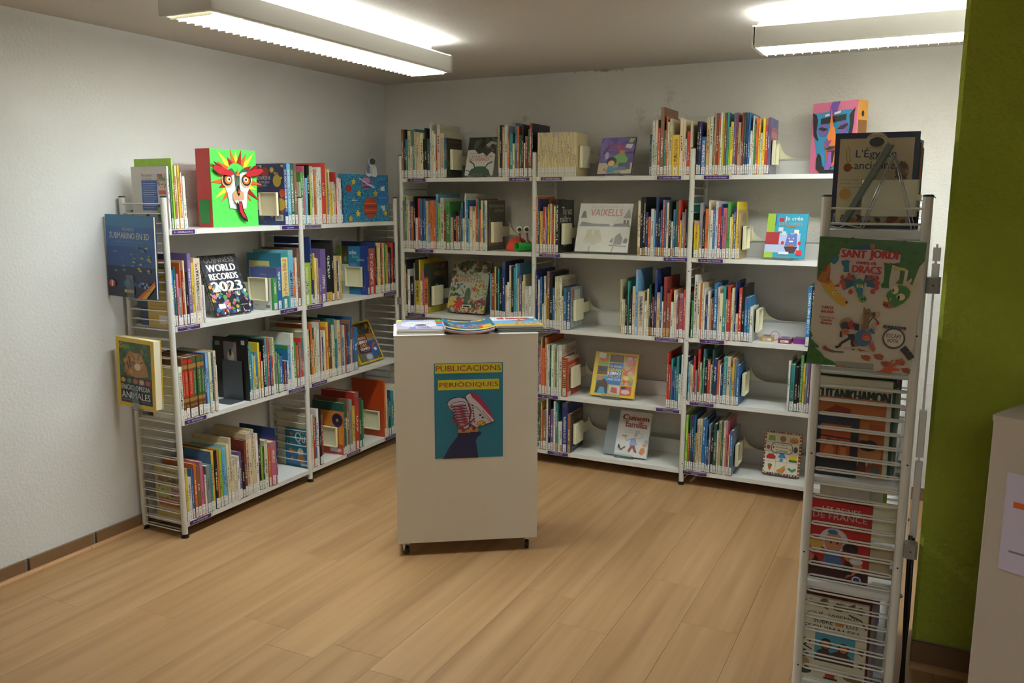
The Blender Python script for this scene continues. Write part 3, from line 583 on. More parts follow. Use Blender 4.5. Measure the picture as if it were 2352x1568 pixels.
ROWS = {
 'L1a': (-2.0565, '10.6:271:w 3.6:236:G- 7.3:251:g- 8.2:305:l 13.8:230:n 10.8:275:c- 9.9:276:y- 7.8:246:r- 5.6:246:w- 15.7:230:w 7.6:230:k-'),
 'L1b': (-1.3281, '25.6:310:B 27.4:311:s 28.8:313:G 20.6:311:n'),
 'L1c': (-1.2033, '5.9:220:w- 23.8:270:g 12:302:p- 16.1:242:s- 20.2:310:k 10.2:303:l- 14.3:303:c- 10.3:288:w- 14.4:288:o- 8.3:255:c- 12.5:300:w- 25.1:300:w 38.2:324:r 8.6:294:y- 12.9:275:e- 15.1:292:c- 15.2:188:y- 13.1:226:c- 6.6:226:T- 13.2:216:w- 7.5:279:r- 10.2:189:w- 11.1:249:w- 15.7:246:w- 17.1:247:B-'),
 'L2a': (-2.0813, '7.7:252:y 16.9:252:b 10.9:264:G- 10.9:233:p- 14.1:170:e- 7.9:280:o- 9.5:246:R- 9.5:289:c- 12.8:238:k- 21.6:319:v 15.6:277:y 39.5:295:c 6.6:221:w- 9.3:170:w-'),
 'L2b': (-1.4342, '29.2:163:g 37.4:216:b 50.2:284:t 36.7:299:s 18.6:233:o- 14.5:257:w- 18.8:308:n'),
 'L2c': (-1.2064, '66.1:224:l 13.1:360:B 13.6:129:B- 8.8:273:y- 11.9:247:w- 15.5:244:T- 13.4:191:v- 47.4:291:v 48.3:322:k 18.6:335:k 16.4:247:T- 11.8:246:T- 16.6:219:B- 11.9:218:w- 12:246:T-'),
 'L2d': (-0.6357, '14.5:286:B 66.4:271:r 10.7:308:B- 10.7:287:k- 13.7:285:y- 17.3:300:c- 8.7:270:k- 17.4:299:o- 15.3:299:c- 13.2:299:g- 17.7:287:y- 11.1:299:R- 19.2:235:v- 9.9:270:k- 24:297:r 20.5:299:k-'),
 'L3a': (-2.0673, '19.7:247:w 14.7:281:R 21.6:281:R 27.1:281:R 23.8:281:G 25:282:G 16.9:282:G 12.9:285:B 15.4:285:s 16.2:287:c 14.9:280:b 14.6:288:c 8.8:218:w-'),
 'L3b': (-1.6363, '7.3:311:k 19.4:286:t 9.2:233:s- 12.9:221:y- 19.7:234:b 13.9:282:y- 8.7:234:r- 11.4:185:c- 15.2:293:k 16.1:299:t 12.3:297:r- 8.9:279:B- 9.7:199:b- 10.9:200:r- 10.6:293:c- 10.6:292:g- 11.1:216:e- 13.9:205:g- 24:188:b 9.3:158:B- 12.9:157:R- 12.2:153:B- 10.2:155:w- 20.5:234:s 22.8:295:w 20.1:243:g 13.5:225:o- 9.3:236:R- 11.9:234:e- 14.9:259:r- 12.9:256:t-'),
 'L3c': (-1.2016, '22.7:298:c 11.6:293:k- 17.5:327:o 8.4:237:y- 9.3:301:G- 16.1:297:c- 10.6:295:w- 17.1:325:w 8.6:336:n- 8.6:276:w- 14.3:239:B- 13.9:273:c- 13.1:291:o- 17.6:315:y 17.7:317:R 11.1:304:G- 17.9:294:c 10.3:327:t- 9.9:188:b- 11.3:209:t- 25.1:314:c 9.2:290:o- 8.3:286:e- 17.1:209:b- 9.3:280:c- 10.7:278:R- 12.6:283:B- 14.1:237:b- 14.2:301:n- 11.9:187:c- 7.2:317:b 14.4:260:R- 36.2:251:b'),
 'L4a': (-2.0656, '14.7:252:y 22.3:204:w 11.6:240:b- 15.5:261:o 20.2:251:n 18.3:261:p 10.3:231:r- 9.9:188:w- 23.8:229:e 14:230:t- 16.7:290:y 17.7:289:k 12.5:289:o- 16.6:286:l 15.8:289:s 15.9:286:s 18.3:299:c 13.8:326:c 13.9:207:c- 16.3:210:c- 16.5:223:w- 16.6:240:v 19.1:188:k- 16.8:290:R 19.4:319:c 19.5:323:c 17.2:331:c 12.4:304:c- 17.4:301:w 15:297:k 12.6:224:l- 12.7:222:G- 25.5:252:c 15.4:232:o- 40.6:232:p 8.4:296:B'),
 'L4b': (-1.199, '11.8:217:t 16.4:304:c 15.9:293:r- 14.3:282:b- 19:324:w 17.4:319:k 16.9:283:R'),
 'L4c': (-0.9156, '11.2:256:o 23.8:306:G 15.2:212:c- 16.5:322:n- 28.2:313:e 24.6:269:y 39.2:347:r 31.8:301:G 13.3:284:g-'),
 'L4d': (-0.4939, '18.1:357:o 13.1:305:c- 14.6:240:g- 18.3:288:B- 29.6:279:t 14.9:304:w- 22.5:314:c'),
 'B1a': (0.3414, '14.5:288:n 14.5:287:k 13.2:230:t- 22.8:280:c 13.2:188:w- 15.5:289:t 13.1:271:c- 14.8:270:c- 7.7:270:c- 24.5:262:c 10.9:228:k- 16.5:290:k 19.6:230:G 13.4:322:w 15.4:274:c 11.9:256:w- 10.2:186:r- 22:310:c 25.9:259:c 12.1:232:b- 4.3:229:G'),
 'B1b': (0.9993, '11.8:279:c- 13.5:290:k 6:283:T- 9.7:276:w- 21.4:286:w 11.1:232:o- 21.5:244:t 13:186:c- 11.8:299:b- 16:281:o 12.6:232:G- 3.5:229:R- 10.5:289:k- 11.2:187:w- 16.7:224:R 11.1:262:g- 12.5:295:r 8.3:292:k'),
 'B1c': (1.2504, '8.8:241:c- 8.8:241:c- 8.8:241:c- 8.7:240:c- 9:240:c- 8.7:240:c- 8.7:240:c- 8.7:240:c- 8.9:239:c- 8.7:239:c- 8.6:239:c- 8.6:239:c- 8.6:239:c- 8.9:238:c- 8.6:238:c- 8.6:238:c- 8.6:238:c- 8.8:238:c- 8.5:238:c- 8.5:237:c- 8.5:237:c- 8.5:237:c- 8.7:237:c- 8.5:236:c- 8.5:236:c- 8.4:236:c- 8.7:236:c-'),
 'B1d': (1.8997, '6.5:210:k- 6.5:205:s- 12.9:281:w 15.1:285:c 13.8:243:r 19.8:347:n 11.1:230:t- 7.3:301:o- 10.8:272:c- 15.2:287:c 39.3:205:y 17.8:286:c 10.3:277:c- 10.3:184:w- 16.2:221:r 10.8:272:c'),
 'B1e': (2.1478, '11.1:268:k 11.7:268:B 25.7:191:b 17.7:286:T 16.1:287:w 5.8:217:n- 9.1:305:T- 12.1:305:R 9.3:306:o- 10.5:308:w 10.2:305:y 11.4:305:n 10.4:306:t 8.9:236:l- 14:260:y 13.3:303:v 8.9:304:R- 15:256:T 3.5:163:w- 11.2:302:R 10:302:G 10.5:302:B 9.9:301:b 11.1:214:w- 8.1:285:w- 9.9:243:g- 11.6:275:o 9.5:269:y- 11.5:202:w- 12.4:271:y 12:271:r 11.4:275:v'),
 'B2a': (0.3307, '8.1:245:l- 16.6:290:e 12.8:313:g- 13.5:319:c 11:293:c- 8.4:284:v- 18.2:255:o 15.2:315:k 13.8:187:w- 17.7:304:r 15.5:303:b 11.5:303:B- 12.9:301:b- 15.7:289:c 16:155:s- 15.3:292:o 12.4:292:o- 13.1:292:o- 16.2:328:s 15.5:275:l 23.2:307:w 14.7:232:R- 27.9:284:g 6.3:209:t- 16.6:193:T- 20.4:223:k 10.3:202:o- 17.2:224:k 5.1:237:e- 14.4:281:b 13:188:c- 10.9:332:w- 11.6:294:b- 8.8:186:s- 21.4:258:c 11.8:229:c- 9.4:258:c- 14.8:303:r 9.4:295:t- 9.4:240:o- 14.1:292:c 12.4:272:b- 18.3:292:c'),
 'B2b': (1.2407, '13.1:313:o 10.4:301:B- 11.2:233:y- 11.2:233:T- 14:258:r 3.5:257:w- 11:216:v- 10.8:272:y- 4.6:301:R- 10.3:275:c- 10:224:r- 11.8:263:c- 18.4:296:k'),
 'B2c': (1.8429, '15.1:293:c 12.9:313:k 16.5:311:k 14.9:234:B 14:209:o- 18.7:251:w 8:244:s- 13.6:313:B 12.4:233:k- 10.3:245:b- 12.3:298:r 11.1:295:b 11.7:284:c 13.7:289:k 9.6:186:w- 11.6:249:b- 13.6:292:G 12.4:296:r 8.6:193:y- 14.4:234:e 5.7:251:o- 10:250:k- 15.7:294:t'),
 'B2d': (2.1502, '27.7:192:y 16.1:284:e 12.9:220:k- 14.6:253:o 10.3:297:c 15.3:247:w 11.1:252:b- 14.7:292:w 16:262:r 8.8:278:B- 21.2:259:p 15.3:289:g 8.2:212:c- 8.2:227:y- 13.6:262:B 10.1:289:y 12.2:248:T'),
 'B2e': (2.8396, '8.3:299:y- 7.3:242:k- 12.5:255:T'),
 'B3a': (0.3322, '9.9:265:c- 14.3:298:c 11:326:k- 17.6:267:w 28.4:224:k 9.8:309:e- 29.3:326:y 8.7:329:y- 13:200:w- 12.9:268:p- 29:308:o'),
 'B3b': (0.9444, '11.3:263:s- 19.4:267:R 12.3:306:y 11.3:296:k- 10.5:296:t- 17.5:236:k 22:337:B 11.5:201:c- 12.8:219:w- 14.5:316:c 15.5:309:k 11.4:306:t- 13.1:328:s 11:245:c- 16.1:263:v 8.9:226:c- 11.6:266:c- 21.4:200:w 20.3:201:w'),
 'B3c': (1.2441, '9.1:333:B- 7.7:302:B- 11.1:278:w- 13.4:293:b 9:139:w- 12.3:299:w 6:192:y- 17.6:325:n 18.9:320:k 14.8:235:b- 12.5:299:c 9.5:299:c- 11.1:300:c- 11.1:297:w 10.8:190:c- 17.9:237:b 23.4:238:B'),
 'B3d': (1.7542, '10.1:299:c- 10.7:191:w- 11.6:193:c- 11.3:221:k- 9.1:293:t- 16.7:232:k 18.1:265:c 13.6:355:s 37.5:238:c 13.4:190:w- 11.9:256:c- 8.9:280:G- 11.9:232:k- 8.9:213:R- 13.3:360:B 19.1:239:T 10.3:273:b- 8.8:191:w- 17.5:322:R 17.5:238:n 5.8:259:r- 14.5:192:w- 10.1:256:c- 10.1:232:w- 11.5:209:R- 21.5:241:p 12.9:261:r 9.4:237:c-'),
 'B3e': (2.1527, '10.2:200:g- 19.6:334:w 14.7:294:c 8.5:293:o- 10.6:293:c 8.5:262:w- 12.7:231:B- 11.9:254:w 9.2:213:T- 10.5:221:R- 19.7:295:b 9.2:275:c- 19:246:c 14.3:282:t 7.5:215:c- 15.8:285:r 6.2:250:o- 11.1:275:c 5.1:275:c- 7.7:308:B- 12.1:143:c- 17.4:275:r 14:289:k 16.5:229:b 12.2:234:b- 15.7:181:w'),
 'B3f': (2.7331, '19.6:300:b 13.7:301:k 9.8:297:s'),
 'B4a': (1.2666, '14.3:289:p 6.1:335:T- 16.6:270:o 10.6:334:o- 9.9:293:w- 12:295:w- 9:292:G- 14.1:294:w 11.1:273:c- 11.3:247:g- 11:293:w- 18.7:294:w 38.4:226:r'),
 'B4b': (2.0304, '9:303:r 14:242:r 7.9:273:t- 11.8:231:B- 9.9:232:b- 13.6:287:t 12.5:194:w- 13:302:w'),
 'B4c': (2.149, '8.2:211:s- 9:199:c- 8.5:194:c- 10.2:244:r- 12:169:e- 12.2:284:r 8.4:212:c- 8.1:175:g- 10.6:286:t 14.2:230:k 15.6:230:r 7.5:207:c- 8.8:286:G- 19.3:239:B 12:228:o- 7.5:208:w- 11.9:201:B- 20.8:253:t 18:254:c 7.9:202:s- 12.5:250:y 10.3:246:e- 14.7:215:b'),
 'B4d': (2.6612, '11.1:261:w 22.1:244:t 15.9:231:k 9.7:237:k- 13.4:296:g 10.9:251:y- 12.1:263:e 10.9:295:v 7.2:293:R- 8.4:282:T- 7.2:284:r-'),
 'B5a': (1.2712, '9.3:266:G- 6.4:283:y- 8.1:239:o- 23.6:238:n 10.3:309:w- 15.4:308:k 18:246:v 13.4:298:w 16.4:289:t 11.9:179:w- 14.1:181:w- 33.2:296:B 19.6:232:n'),
 'B5b': (2.1471, '11.1:305:l 10.2:206:o- 11.6:306:G 10.2:306:B- 8.7:307:b- 10.1:211:y- 13:289:c 14.4:290:c 17.2:295:b 10:285:b- 8.6:184:B- 11.4:270:e 14.2:231:k 17:274:G 9.9:239:w- 14.1:291:T 9.9:293:G- 12.6:294:c 9.8:293:p- 8.4:216:r- 5.6:226:c- 15.3:247:b'),
}
ZR = {'L1': S[3], 'L2': S[2], 'L3': S[1], 'L4': S[0], 'B1': 1.6659, 'B2': 1.2414}
ZX = {'B3a': .845, 'B3b': .845, 'B3c': .81, 'B3d': .81, 'B3e': .817, 'B3f': .817, 'B4a': .42, 'B4b': .42, 'B4c': .475, 'B4d': .475, 'B5a': .0853, 'B5b': .0875}
PHR = {'L1a': 'left bookcase top shelf, near end', 'L1b': 'record annuals on left bookcase top shelf', 'L1c': 'left bookcase top shelf, far bay',
 'L2a': 'left bookcase second shelf, near end', 'L2b': 'left bookcase second shelf, religion group', 'L2c': 'left bookcase second shelf, astronomy group', 'L2d': 'left bookcase second shelf, corner end',
 'L3a': 'left bookcase third shelf, mythology group', 'L3b': 'left bookcase third shelf, right of dark bookend', 'L3c': 'left bookcase third shelf, far bay',
 'L4a': 'left bookcase lowest shelf, folklore group', 'L4b': 'left bookcase lowest shelf, past the middle post', 'L4c': 'left bookcase lowest shelf, group behind orange cover', 'L4d': 'left bookcase lowest shelf, corner end',
 'B1a': 'back bookcase top shelf, biology group', 'B1b': 'back bookcase top shelf, botany group', 'B1c': 'back bookcase top shelf, cream series', 'B1d': 'back bookcase top shelf, anatomy group', 'B1e': 'back bookcase top shelf, drawing group',
 'B2a': 'back bookcase second shelf, zoology group', 'B2b': 'back bookcase second shelf, middle bay left group', 'B2c': 'back bookcase second shelf, technology group', 'B2d': 'back bookcase second shelf, right bay', 'B2e': 'back bookcase second shelf, far right end',
 'B3a': 'back bookcase third shelf, insect group', 'B3b': 'back bookcase third shelf, group above the magazines', 'B3c': 'back bookcase third shelf, physics group', 'B3d': 'back bookcase third shelf, gardening and pets group', 'B3e': 'back bookcase third shelf, music group', 'B3f': 'back bookcase third shelf, right end',
 'B4a': 'back bookcase fourth shelf, cookery group', 'B4b': 'back bookcase fourth shelf, transport group', 'B4c': 'back bookcase fourth shelf, games group', 'B4d': 'back bookcase fourth shelf, right end',
 'B5a': 'back bookcase lowest shelf, architecture group', 'B5b': 'back bookcase lowest shelf, right bay'}
TITLES = {('L1b', 0): ('GUINNESS WORLD RECORDS 2018', 'f0ead8'), ('L1b', 1): ('GUINNESS WORLD RECORDS 2019', 'f2f0ea'), ('L1b', 2): ('GUINNESS WORLD RECORDS 2017', 'f2f0ea'),
 ('L1c', 1): ('nature et jeux', 'eef2e6'), ('L2a', 1): ('RAMÓN', 'e8c95a'), ('L2a', 9): ('El Mundo de los Mayas', 'c8a8b8'), ('L2a', 11): ('[Diversitat]', '4a7f9a'),
 ('L2b', 2): ('La Première BIBLE', 'c2402e'), ('L2b', 3): ('BIBLIA', '7a2433'), ('L2c', 0): ('SUPERTAFANERS', 'eff3e0'), ('L2d', 1): ('EL MENTOR DE', 'f2ece0'),
 ('L3a', 0): ('MITOLOGIES', '5a5a60'), ('L3a', 10): ('FARAONS', '1f1a12'), ('L3b', 8): ('LES PRESIDENTS', 'f0f0ee'), ('L4a', 24): ('LOS GNOMOS', '2b2620'),
 ('B1a', 3): ('365 histoires de la NATURE', '5e93a6'), ('B1a', 18): ('atlas des COUSINS', 'd4472c'), ('B1b', 16): ('Champignons', 'f2dcd4'), ('B1d', 2): ('Le corps humain', '2a2a2a'), ('B1d', 4): ("L'univers del COS HUMÀ", 'f0d2c0'), ('B1d', 10): ('EL COS HUMÀ', 'b8322a'),
 ('B1e', 2): ('ASTROGRAPTOPEDIE', 'f2f4f6'), ('B2a', 18): ('ENCYCLOPEDIE DES ANIMAUX', '14405c'), ('B2a', 20): ('DICTIONNAIRE DES ANIMAUX', '1a1a1a'), ('B2a', 22): ('Le grand livre des Animaux', '1c3a24'), ('B2a', 27): ('PARASITOLOGIA', 'e6e6e0'),
 ('B2a', 42): ('Mon Premier Livre de Nature', '6f9bb0'), ('B2b', 0): ('ATLAS DE LA TERRA', 'f2c8a8'), ('B2b', 12): ('Tu vas naître', 'e8e4da'), ('B2c', 2): ('Au coeur des machines', 'e0d0d8'), ('B2c', 10): ("L'énergie et la lumière", 'f4dcc8'),
 ('B2d', 0): ("Mon grand livre d'activités manuelles", 'c24a2a'), ('B2d', 7): ('JUGAR I CREAR PER NADAL', '3a86b8'), ('B2d', 10): ('ENCICLOPEDIA', '5a6a78'), ('B2d', 14): ('DECORACION DE VIDRIO', 'dfe6ee'),
 ('B3a', 6): ('BICHOS ASOMBROSOS', '2a2a1a'), ('B3a', 10): ('INSECTES', '1a1a1a'), ('B3c', 16): ("Llengua de l'aigua", 'eef0f4'), ('B3d', 8): ('La petite FLEURUS', '4a5a76'), ('B3d', 25): ('DICTIONNAIRE CHIENS', '3a3036'),
 ('B3e', 1): ('Música de Catalunya', '3a3a46'), ('B3e', 10): ('El dia que la música', 'd8ecf8'), ('B3e', 21): ("L'or de la neige", 'f4d8cc'), ('B3f', 0): ('INDES MOLONES', 'e8f2f8'),
 ('B4c', 17): ("FÊTES D'ENFANTS", 'b8dcd4'), ('B4d', 1): ('FÊTES ET JEUX', '1c3a30'), ('B4d', 4): ('JUEGOS DEL MUNDO', 'd6ecd8'),
 ('B5b', 6): ('100 JEUX POUR SE PROMENER', '33302a'), ('B5b', 7): ("100 JEUX POUR L'ÉTÉ", '33302a'), ('B5a', 11): ('BEAUX LIVRES', '9aa6c8')}
BK = {}; used_lab = set()
for key, (u0, s_) in ROWS.items():
    rr = random.Random(key); z = ZX.get(key, ZR.get(key[:2])); L_ = key[0] == 'L'
    n = len(s_.split()); u = u0
    for i, tok in enumerate(s_.split()):
        wmm, hmm, c = tok.split(':'); t = float(wmm)/1000; h = int(hmm)/1000; joined = c.endswith('-'); c = c[0]
        g = min(.0009, t*.09)
        dmax = .245 if L_ else .262
        d = min(dmax, max(.14, h*rr.uniform(.72, .84)))
        if key == 'B1c': d = .17
        jy = rr.uniform(0, .007) if key != 'B1c' else .001
        if L_: loc = (XF-jy, u+g/2, z+.0004); rz = PI/2
        else: loc = (u+g/2, YF+jy, z+.0004); rz = 0
        col = jit(PAL[c][1], rr) if key != 'B1c' else jit('d8c698', rr, .02)
        if (key, i) in (('L3a', 1), ('L3a', 2), ('L3a', 3), ('L3a', 4), ('L3a', 5), ('L3a', 6)): col = lin('6e3f24')
        lc = 't' if (key in ('B2c', 'B3d', 'L2c', 'B5a') and rr.random() < .3) else 'w'
        if not joined:
            hw = 'tall ' if h > .295 else ('short ' if h < .215 else ''); tw = 'slim ' if t < .0095 else ('thick ' if t > .021 else '')
            lab = f"{tw or hw}{PAL[c][0]} book, {ordn(i)} from left, {PHR[key]}"
            if (key, i) in TITLES and key != 'L1b' and (key, i) not in (('B3d', 8),):
                lab = f"{PAL[c][0]} book titled {TITLES[(key, i)][0]}, {PHR[key]}"
            if key == 'B1c': lab = f"slim cream series volume, {ordn(i)} from left, back bookcase top shelf"
            b_ = make_book(loc, rz, t-g, d, h, col, lab, 'books: ' + PHR[key], lc)
            BK[(key, i)] = (b_, t-g, d, h)
            if (key, i) in TITLES:
                tt, tc_ = TITLES[(key, i)]; spine_title(b_, tt, t-g, h, tc_, *((.2, .62) if tt in ('BEAUX LIVRES', 'LOS GNOMOS', '[Diversitat]', 'RAMÓN', 'BIBLIA', 'FÊTES ET JEUX') else (.22, .9)))
        else:
            Mx = Matrix.Translation(loc) @ Matrix.Rotation(rz, 4, 'Z')
            add_joined(Mx, t-g, d, h, col, 'a' if t < .011 else ('b' if t < .022 else 'c'), rr.random(), True, lc)
        u += t
# series details: blue number dots and small drawings at the foot of the cream series, red and green title panels on the mythology set
x = ROWS['B1c'][0]
for i, tok in enumerate(ROWS['B1c'][1].split()):
    if ('B1c', i) in BK:
        b_, t, d, h = BK[('B1c', i)]; rr = random.Random(i)
        art('spine_print', [('R', 0, 0, 1, 1, 'd8c698'), ('R', .12, .9, .88, .925, '2f7fb0'), ('V', ('LA VIDA', 'EL COS', 'ELS SENTITS', 'LA SALUT')[i % 4], .25, .66, .75, .88, '4f7486'),
            ('E', .5, .29, .42, .035, rr.choice(['4a3a44', '7a5a8a', '5aa07a', 'a86a5a', '6a9ac0'])), ('E', .5, .34, .3, .02, rr.choice(['c89a7a', '3a3034', '6ab06a']))], t, h, b_, (0, -.0001, 0))
for i, (c1, nm) in enumerate([('b02a20', 'MITOLOGIA CLÀSSICA'), ('b02a20', 'MITOLOGIA ORIENTAL'), ('b02a20', 'MITOLOGIA ROMANA'), ('2a6038', 'MITOLOGIA EGÍPCIA'), ('2a6038', 'MITOLOGIA DEL MÓN'), ('2a6038', 'MITOLOGIA AMERICANA')]):
    b_, t, d, h = BK[('L3a', i+1)]
    art('spine_print', [('R', 0, .36, 1, .8, c1), ('R', 0, .91, 1, .97, c1), ('R', 0, .82, 1, .89, '96743a'), ('R', 0, .28, 1, .34, '96743a'), ('V', nm, .3, .4, .7, .77, 'd8b07a'), ('R', .1, .2, .9, .23, '8a6a34')], t, h, b_, (0, -.0002, 0))
# a strip panel on the BIBLE spine, title strip for the big yellow and red ones
def band(key, i, z0, z1, col):
    if (key, i) in BK:
        b_, t, d, h = BK[(key, i)]; art('spine_print', [('R', 0, z0, 1, z1, col)], t, h, b_, (0, -.00015, 0))
band('L2b', 2, .22, .93, 'd8cb8a'); band('B3a', 10, .72, 1, '23362a'); band('B3a', 6, .62, 1, '26261e'); band('L2c', 8, 0, .16, 'c9a430')
# side covers that the photo shows
def side(key, i, items, right=True, nm='cover_print'):
    if (key, i) not in BK: return
    b_, t, d, h = BK[(key, i)]
    if right: art(nm, items, d, h, b_, (t+.0002, 0, 0), PI/2)
    else: art(nm, items, d, h, b_, (-.0002, d, 0), -PI/2)
side('L1a', 0, [('R', 0, 0, 1, 1, 'cfc8bf'), ('R', .28, .3, .72, .78, '3c5aa0')] + [('R', .32, .34+.035*k, .68-.05*(k % 3 == 0), .348+.035*k, 'b8c4de') for k in range(12)] +
     [('T', 'Diccionari', .3, .84, .6, .885, 'b06a60'), ('T', 'de l\'alumne', .32, .79, .58, .82, '6a6a70'), ('N', .74, .66, .97, .88, ['c05a4a', '4a8a5a', 'd8b04a', '5a7ab0', 'e0b090'], 40, .045), ('R', .76, .56, .96, .62, 'd0583e'), ('N', .7, .12, .95, .4, ['6a9a4a', 'a0c060', '4a6a8a'], 18, .05), ('E', .42, .2, .05, .05, '5a4030')], False)
side('L1b', 0, [('R', 0, 0, 1, 1, '2c3458'), ('R', 0, 0, 1, .45, '28467a'), ('N', 0, .02, 1, .98, ['b8983a', 'a83a2c', 'c8a83a', '8a6a2c'], 34, .055), ('E', .82, .72, .11, .1, 'b09a3c'), ('E', .5, .86, .1, .09, '9a3228'), ('E', .9, .34, .13, .1, 'c0a03a'), ('E', .95, .52, .08, .07, 'c84a2c'), ('T', 'GWR2018', .3, .74, .64, .8, 'c8c8c8'), ('T', 'EL SUPERLIBRO', .26, .68, .62, .72, 'b8b8b8'), ('T', 'DEL AÑO', .34, .63, .54, .67, 'b8b8b8'), ('R', .74, .07, .96, .17, 'd0ccc0')] + [('R', .78+.02*k, .09, .788+.02*k, .15, '2a2a2a') for k in range(7)] + [('R', .12, .5-.05*k, .78-.06*(k % 2), .51-.05*k, '9aa0b0') for k in range(5)], False)
side('L2a', 0, [('R', 0, 0, 1, 1, 'c8a648'), ('R', 0, 0, .25, 1, '2c3a5e')] + [('R', .32, .3+.06*k, .9, .306+.06*k, '8a6f2c') for k in range(6)] + [('R', .6, .05, .95, .2, 'd8cfc0')], False)
side('L2b', 0, [('R', 0, 0, 1, 1, 'd4d2cc'), ('R', .9, 0, 1, 1, '3a9456'), ('R', .62, .06, .82, .16, '77777a'), ('T', 'RELIGIONS', .1, .12, .3, .16, '5a9a6a')], False)
side('L2b', 1, [('R', 0, 0, 1, 1, '56609a'), ('E', .5, .66, .13, .07, 'cc4a34'), ('T', 'Bíblia', .4, .8, .6, .84, '9aa2cc')], False)
side('L2b', 2, [('R', 0, 0, 1, 1, '2f7a94'), ('R', .06, .55, .66, .86, 'd0c47c')] + [('R', .1, .6+.035*k, .62, .605+.035*k, '7a7448') for k in range(6)], False)
side('L2d', 0, [('R', 0, 0, 1, 1, 'c9cdbd'), ('R', 0, 0, .16, 1, '78a83c'), ('R', .17, .62, .4, 1, '5a4632'), ('R', .38, 0, 1, 1, '2a74a8'), ('R', .76, 0, 1, 1, '263c86'), ('T', 'atles', .41, .83, .64, .92, 'f0f2f4'), ('T', 'física', .5, .75, .72, .82, '78c08a'), ('T', 'química', .66, .68, .9, .75, 'b8c478'), ('R', .24, .68, .33, .78, '4a8a4a'), ('N', .8, .08, .96, .3, ['6a6ab8', '8a8ad0'], 22, .02)] + [('R', .42, .56+.028*k, .66, .566+.028*k, '9ac4dc') for k in range(4)], False)
side('L3b', 0, [('R', 0, 0, 1, 1, '1d1d1b'), ('R', .3, .6, .68, .94, 'a0443a'), ('R', .31, .61, .67, .93, '86888a'), ('E', .5, .7, .1, .09, 'c8c0b0'), ('E', .5, .76, .035, .06, '4a2a22'), ('R', .06, .86, .2, .93, '8a8870'), ('R', .82, .9, .92, .97, 'b8b8b4')], False)
side('L3b', 23, [('R', 0, 0, 1, 1, '2c7cae'), ('R', 0, .92, 1, 1, '4d9440'), ('E', .62, .72, .14, .1, '3a2e26'), ('R', .56, .5, .68, .72, '6a4a3a')], False)
side('L4a', 0, [('R', 0, 0, 1, 1, 'b8a868'), ('R', .1, .62, .48, .8, '8a6a3a'), ('R', .52, .62, .9, .8, '6a5a3a'), ('R', .1, .4, .48, .58, 'a8b050'), ('R', .52, .4, .9, .58, 'a86a86'), ('R', .1, .22, .9, .37, 'b05a3a'), ('N', .1, .22, .9, .8, ['5a7a3a', 'c8b070', '4a3a2a', '8a9ab0'], 60, .03), ('T', 'Històries', .3, .87, .7, .92, '5a5030')], False)
side('L4a', 10, [('R', 0, 0, 1, 1, '4a6f96'), ('N', 0, .5, 1, 1, ['5a7fa6', '3f6288'], 16, .1)], False)
side('L4b', 0, [('R', 0, 0, 1, 1, '1f7f9c'), ('T', 'Què', .4, .6, .95, .92, 'e8e8e2'), ('T', 'TOT', .6, .86, .85, .93, 'd8d8d0'), ('R', .05, .06, .95, .42, '3f78a8'), ('E', .6, .4, .12, .1, 'dcdccc'), ('E', .62, .22, .14, .12, 'b07a4a'), ('N', .05, .1, .4, .9, ['c07a3a', 'd89a4a'], 8, .06), ('R', .6, .03, .95, .1, 'b8c8cc')], False)
side('L4c', 0, [('R', 0, 0, 1, 1, 'd8862c'), ('R', 0, 0, 1, .24, 'c4472a'), ('E', .8, .8, .2, .16, '3c2a5a'), ('E', .8, .8, .15, .12, '2c2c4a'), ('E', .8, .8, .05, .04, 'b89030'), ('E', .2, .58, .14, .1, '3c2a5a'), ('R', .5, .06, .92, .14, 'c8c0c8')], False)
side('L4d', 0, [('R', 0, 0, 1, 1, 'b8431a')], False)
side('B1a', 20, [('R', 0, 0, 1, 1, '26301f'), ('P', [(.1, .95), (.96, .93), (.85, .5), (.3, .5)], '5f3524'), ('R', .2, .8, .85, .9, '1f2420'), ('R', .25, .6, .8, .72, '1f2420'), ('N', .02, .05, .4, .45, ['4a5a2a', '6a7a3a', '2a3a1a'], 30, .05)])
side('B1a', 17, [('R', 0, 0, 1, 1, 'c6bfa8'), ('T', 'LA VIDA', .42, .72, .78, .82, '8a8270'), ('T', 'Petites', .5, .6, .85, .67, 'b84a40'), ('T', 'UNIVERSITAT DE LA VIDA', .08, .9, .95, .93, '9c9684')])
side('B1b', 17, [('R', 0, 0, 1, 1, '141620'), ('R', .05, .03, 1, .99, '161c34'), ('T', 'LE', .48, .75, .56, .8, '8a8a90'), ('P', [(.3, .6), (.6, .6), (.45, .72)], '3a3f58'), ('R', .05, 0, .2, .4, '4a1210')])
side('B1c', 26, [('R', 0, 0, 1, 1, 'cfc4ae'), ('P', [(.1, 0), (.28, 0), (.26, .6), (.34, .75), (.28, .82), (.2, .92), (.12, .82), (.06, .75), (.14, .6)], 'a8403a'), ('P', [(.36, .72), (.9, .62), (.86, .9), (.4, .96)], '4a4a3c'), ('T', 'A', .4, .76, .52, .94, 'c8402c'), ('R', .6, .7, .85, .84, 'a87a3a'), ('P', [(.3, 0), (.9, 0), (.8, .3), (.35, .25)], '6a9ab8'), ('E', .5, .14, .18, .08, 'c24a34')])
side('B1e', 31, [('R', 0, 0, 1, 1, '6e70a4'), ('R', .1, .5, .9, .84, 'b86472'), ('R', .14, .66, .86, .76, 'c88a90'), ('R', .18, .52, .8, .62, 'a8a0b8'), ('R', .05, 0, .95, .36, '8a8a94')])
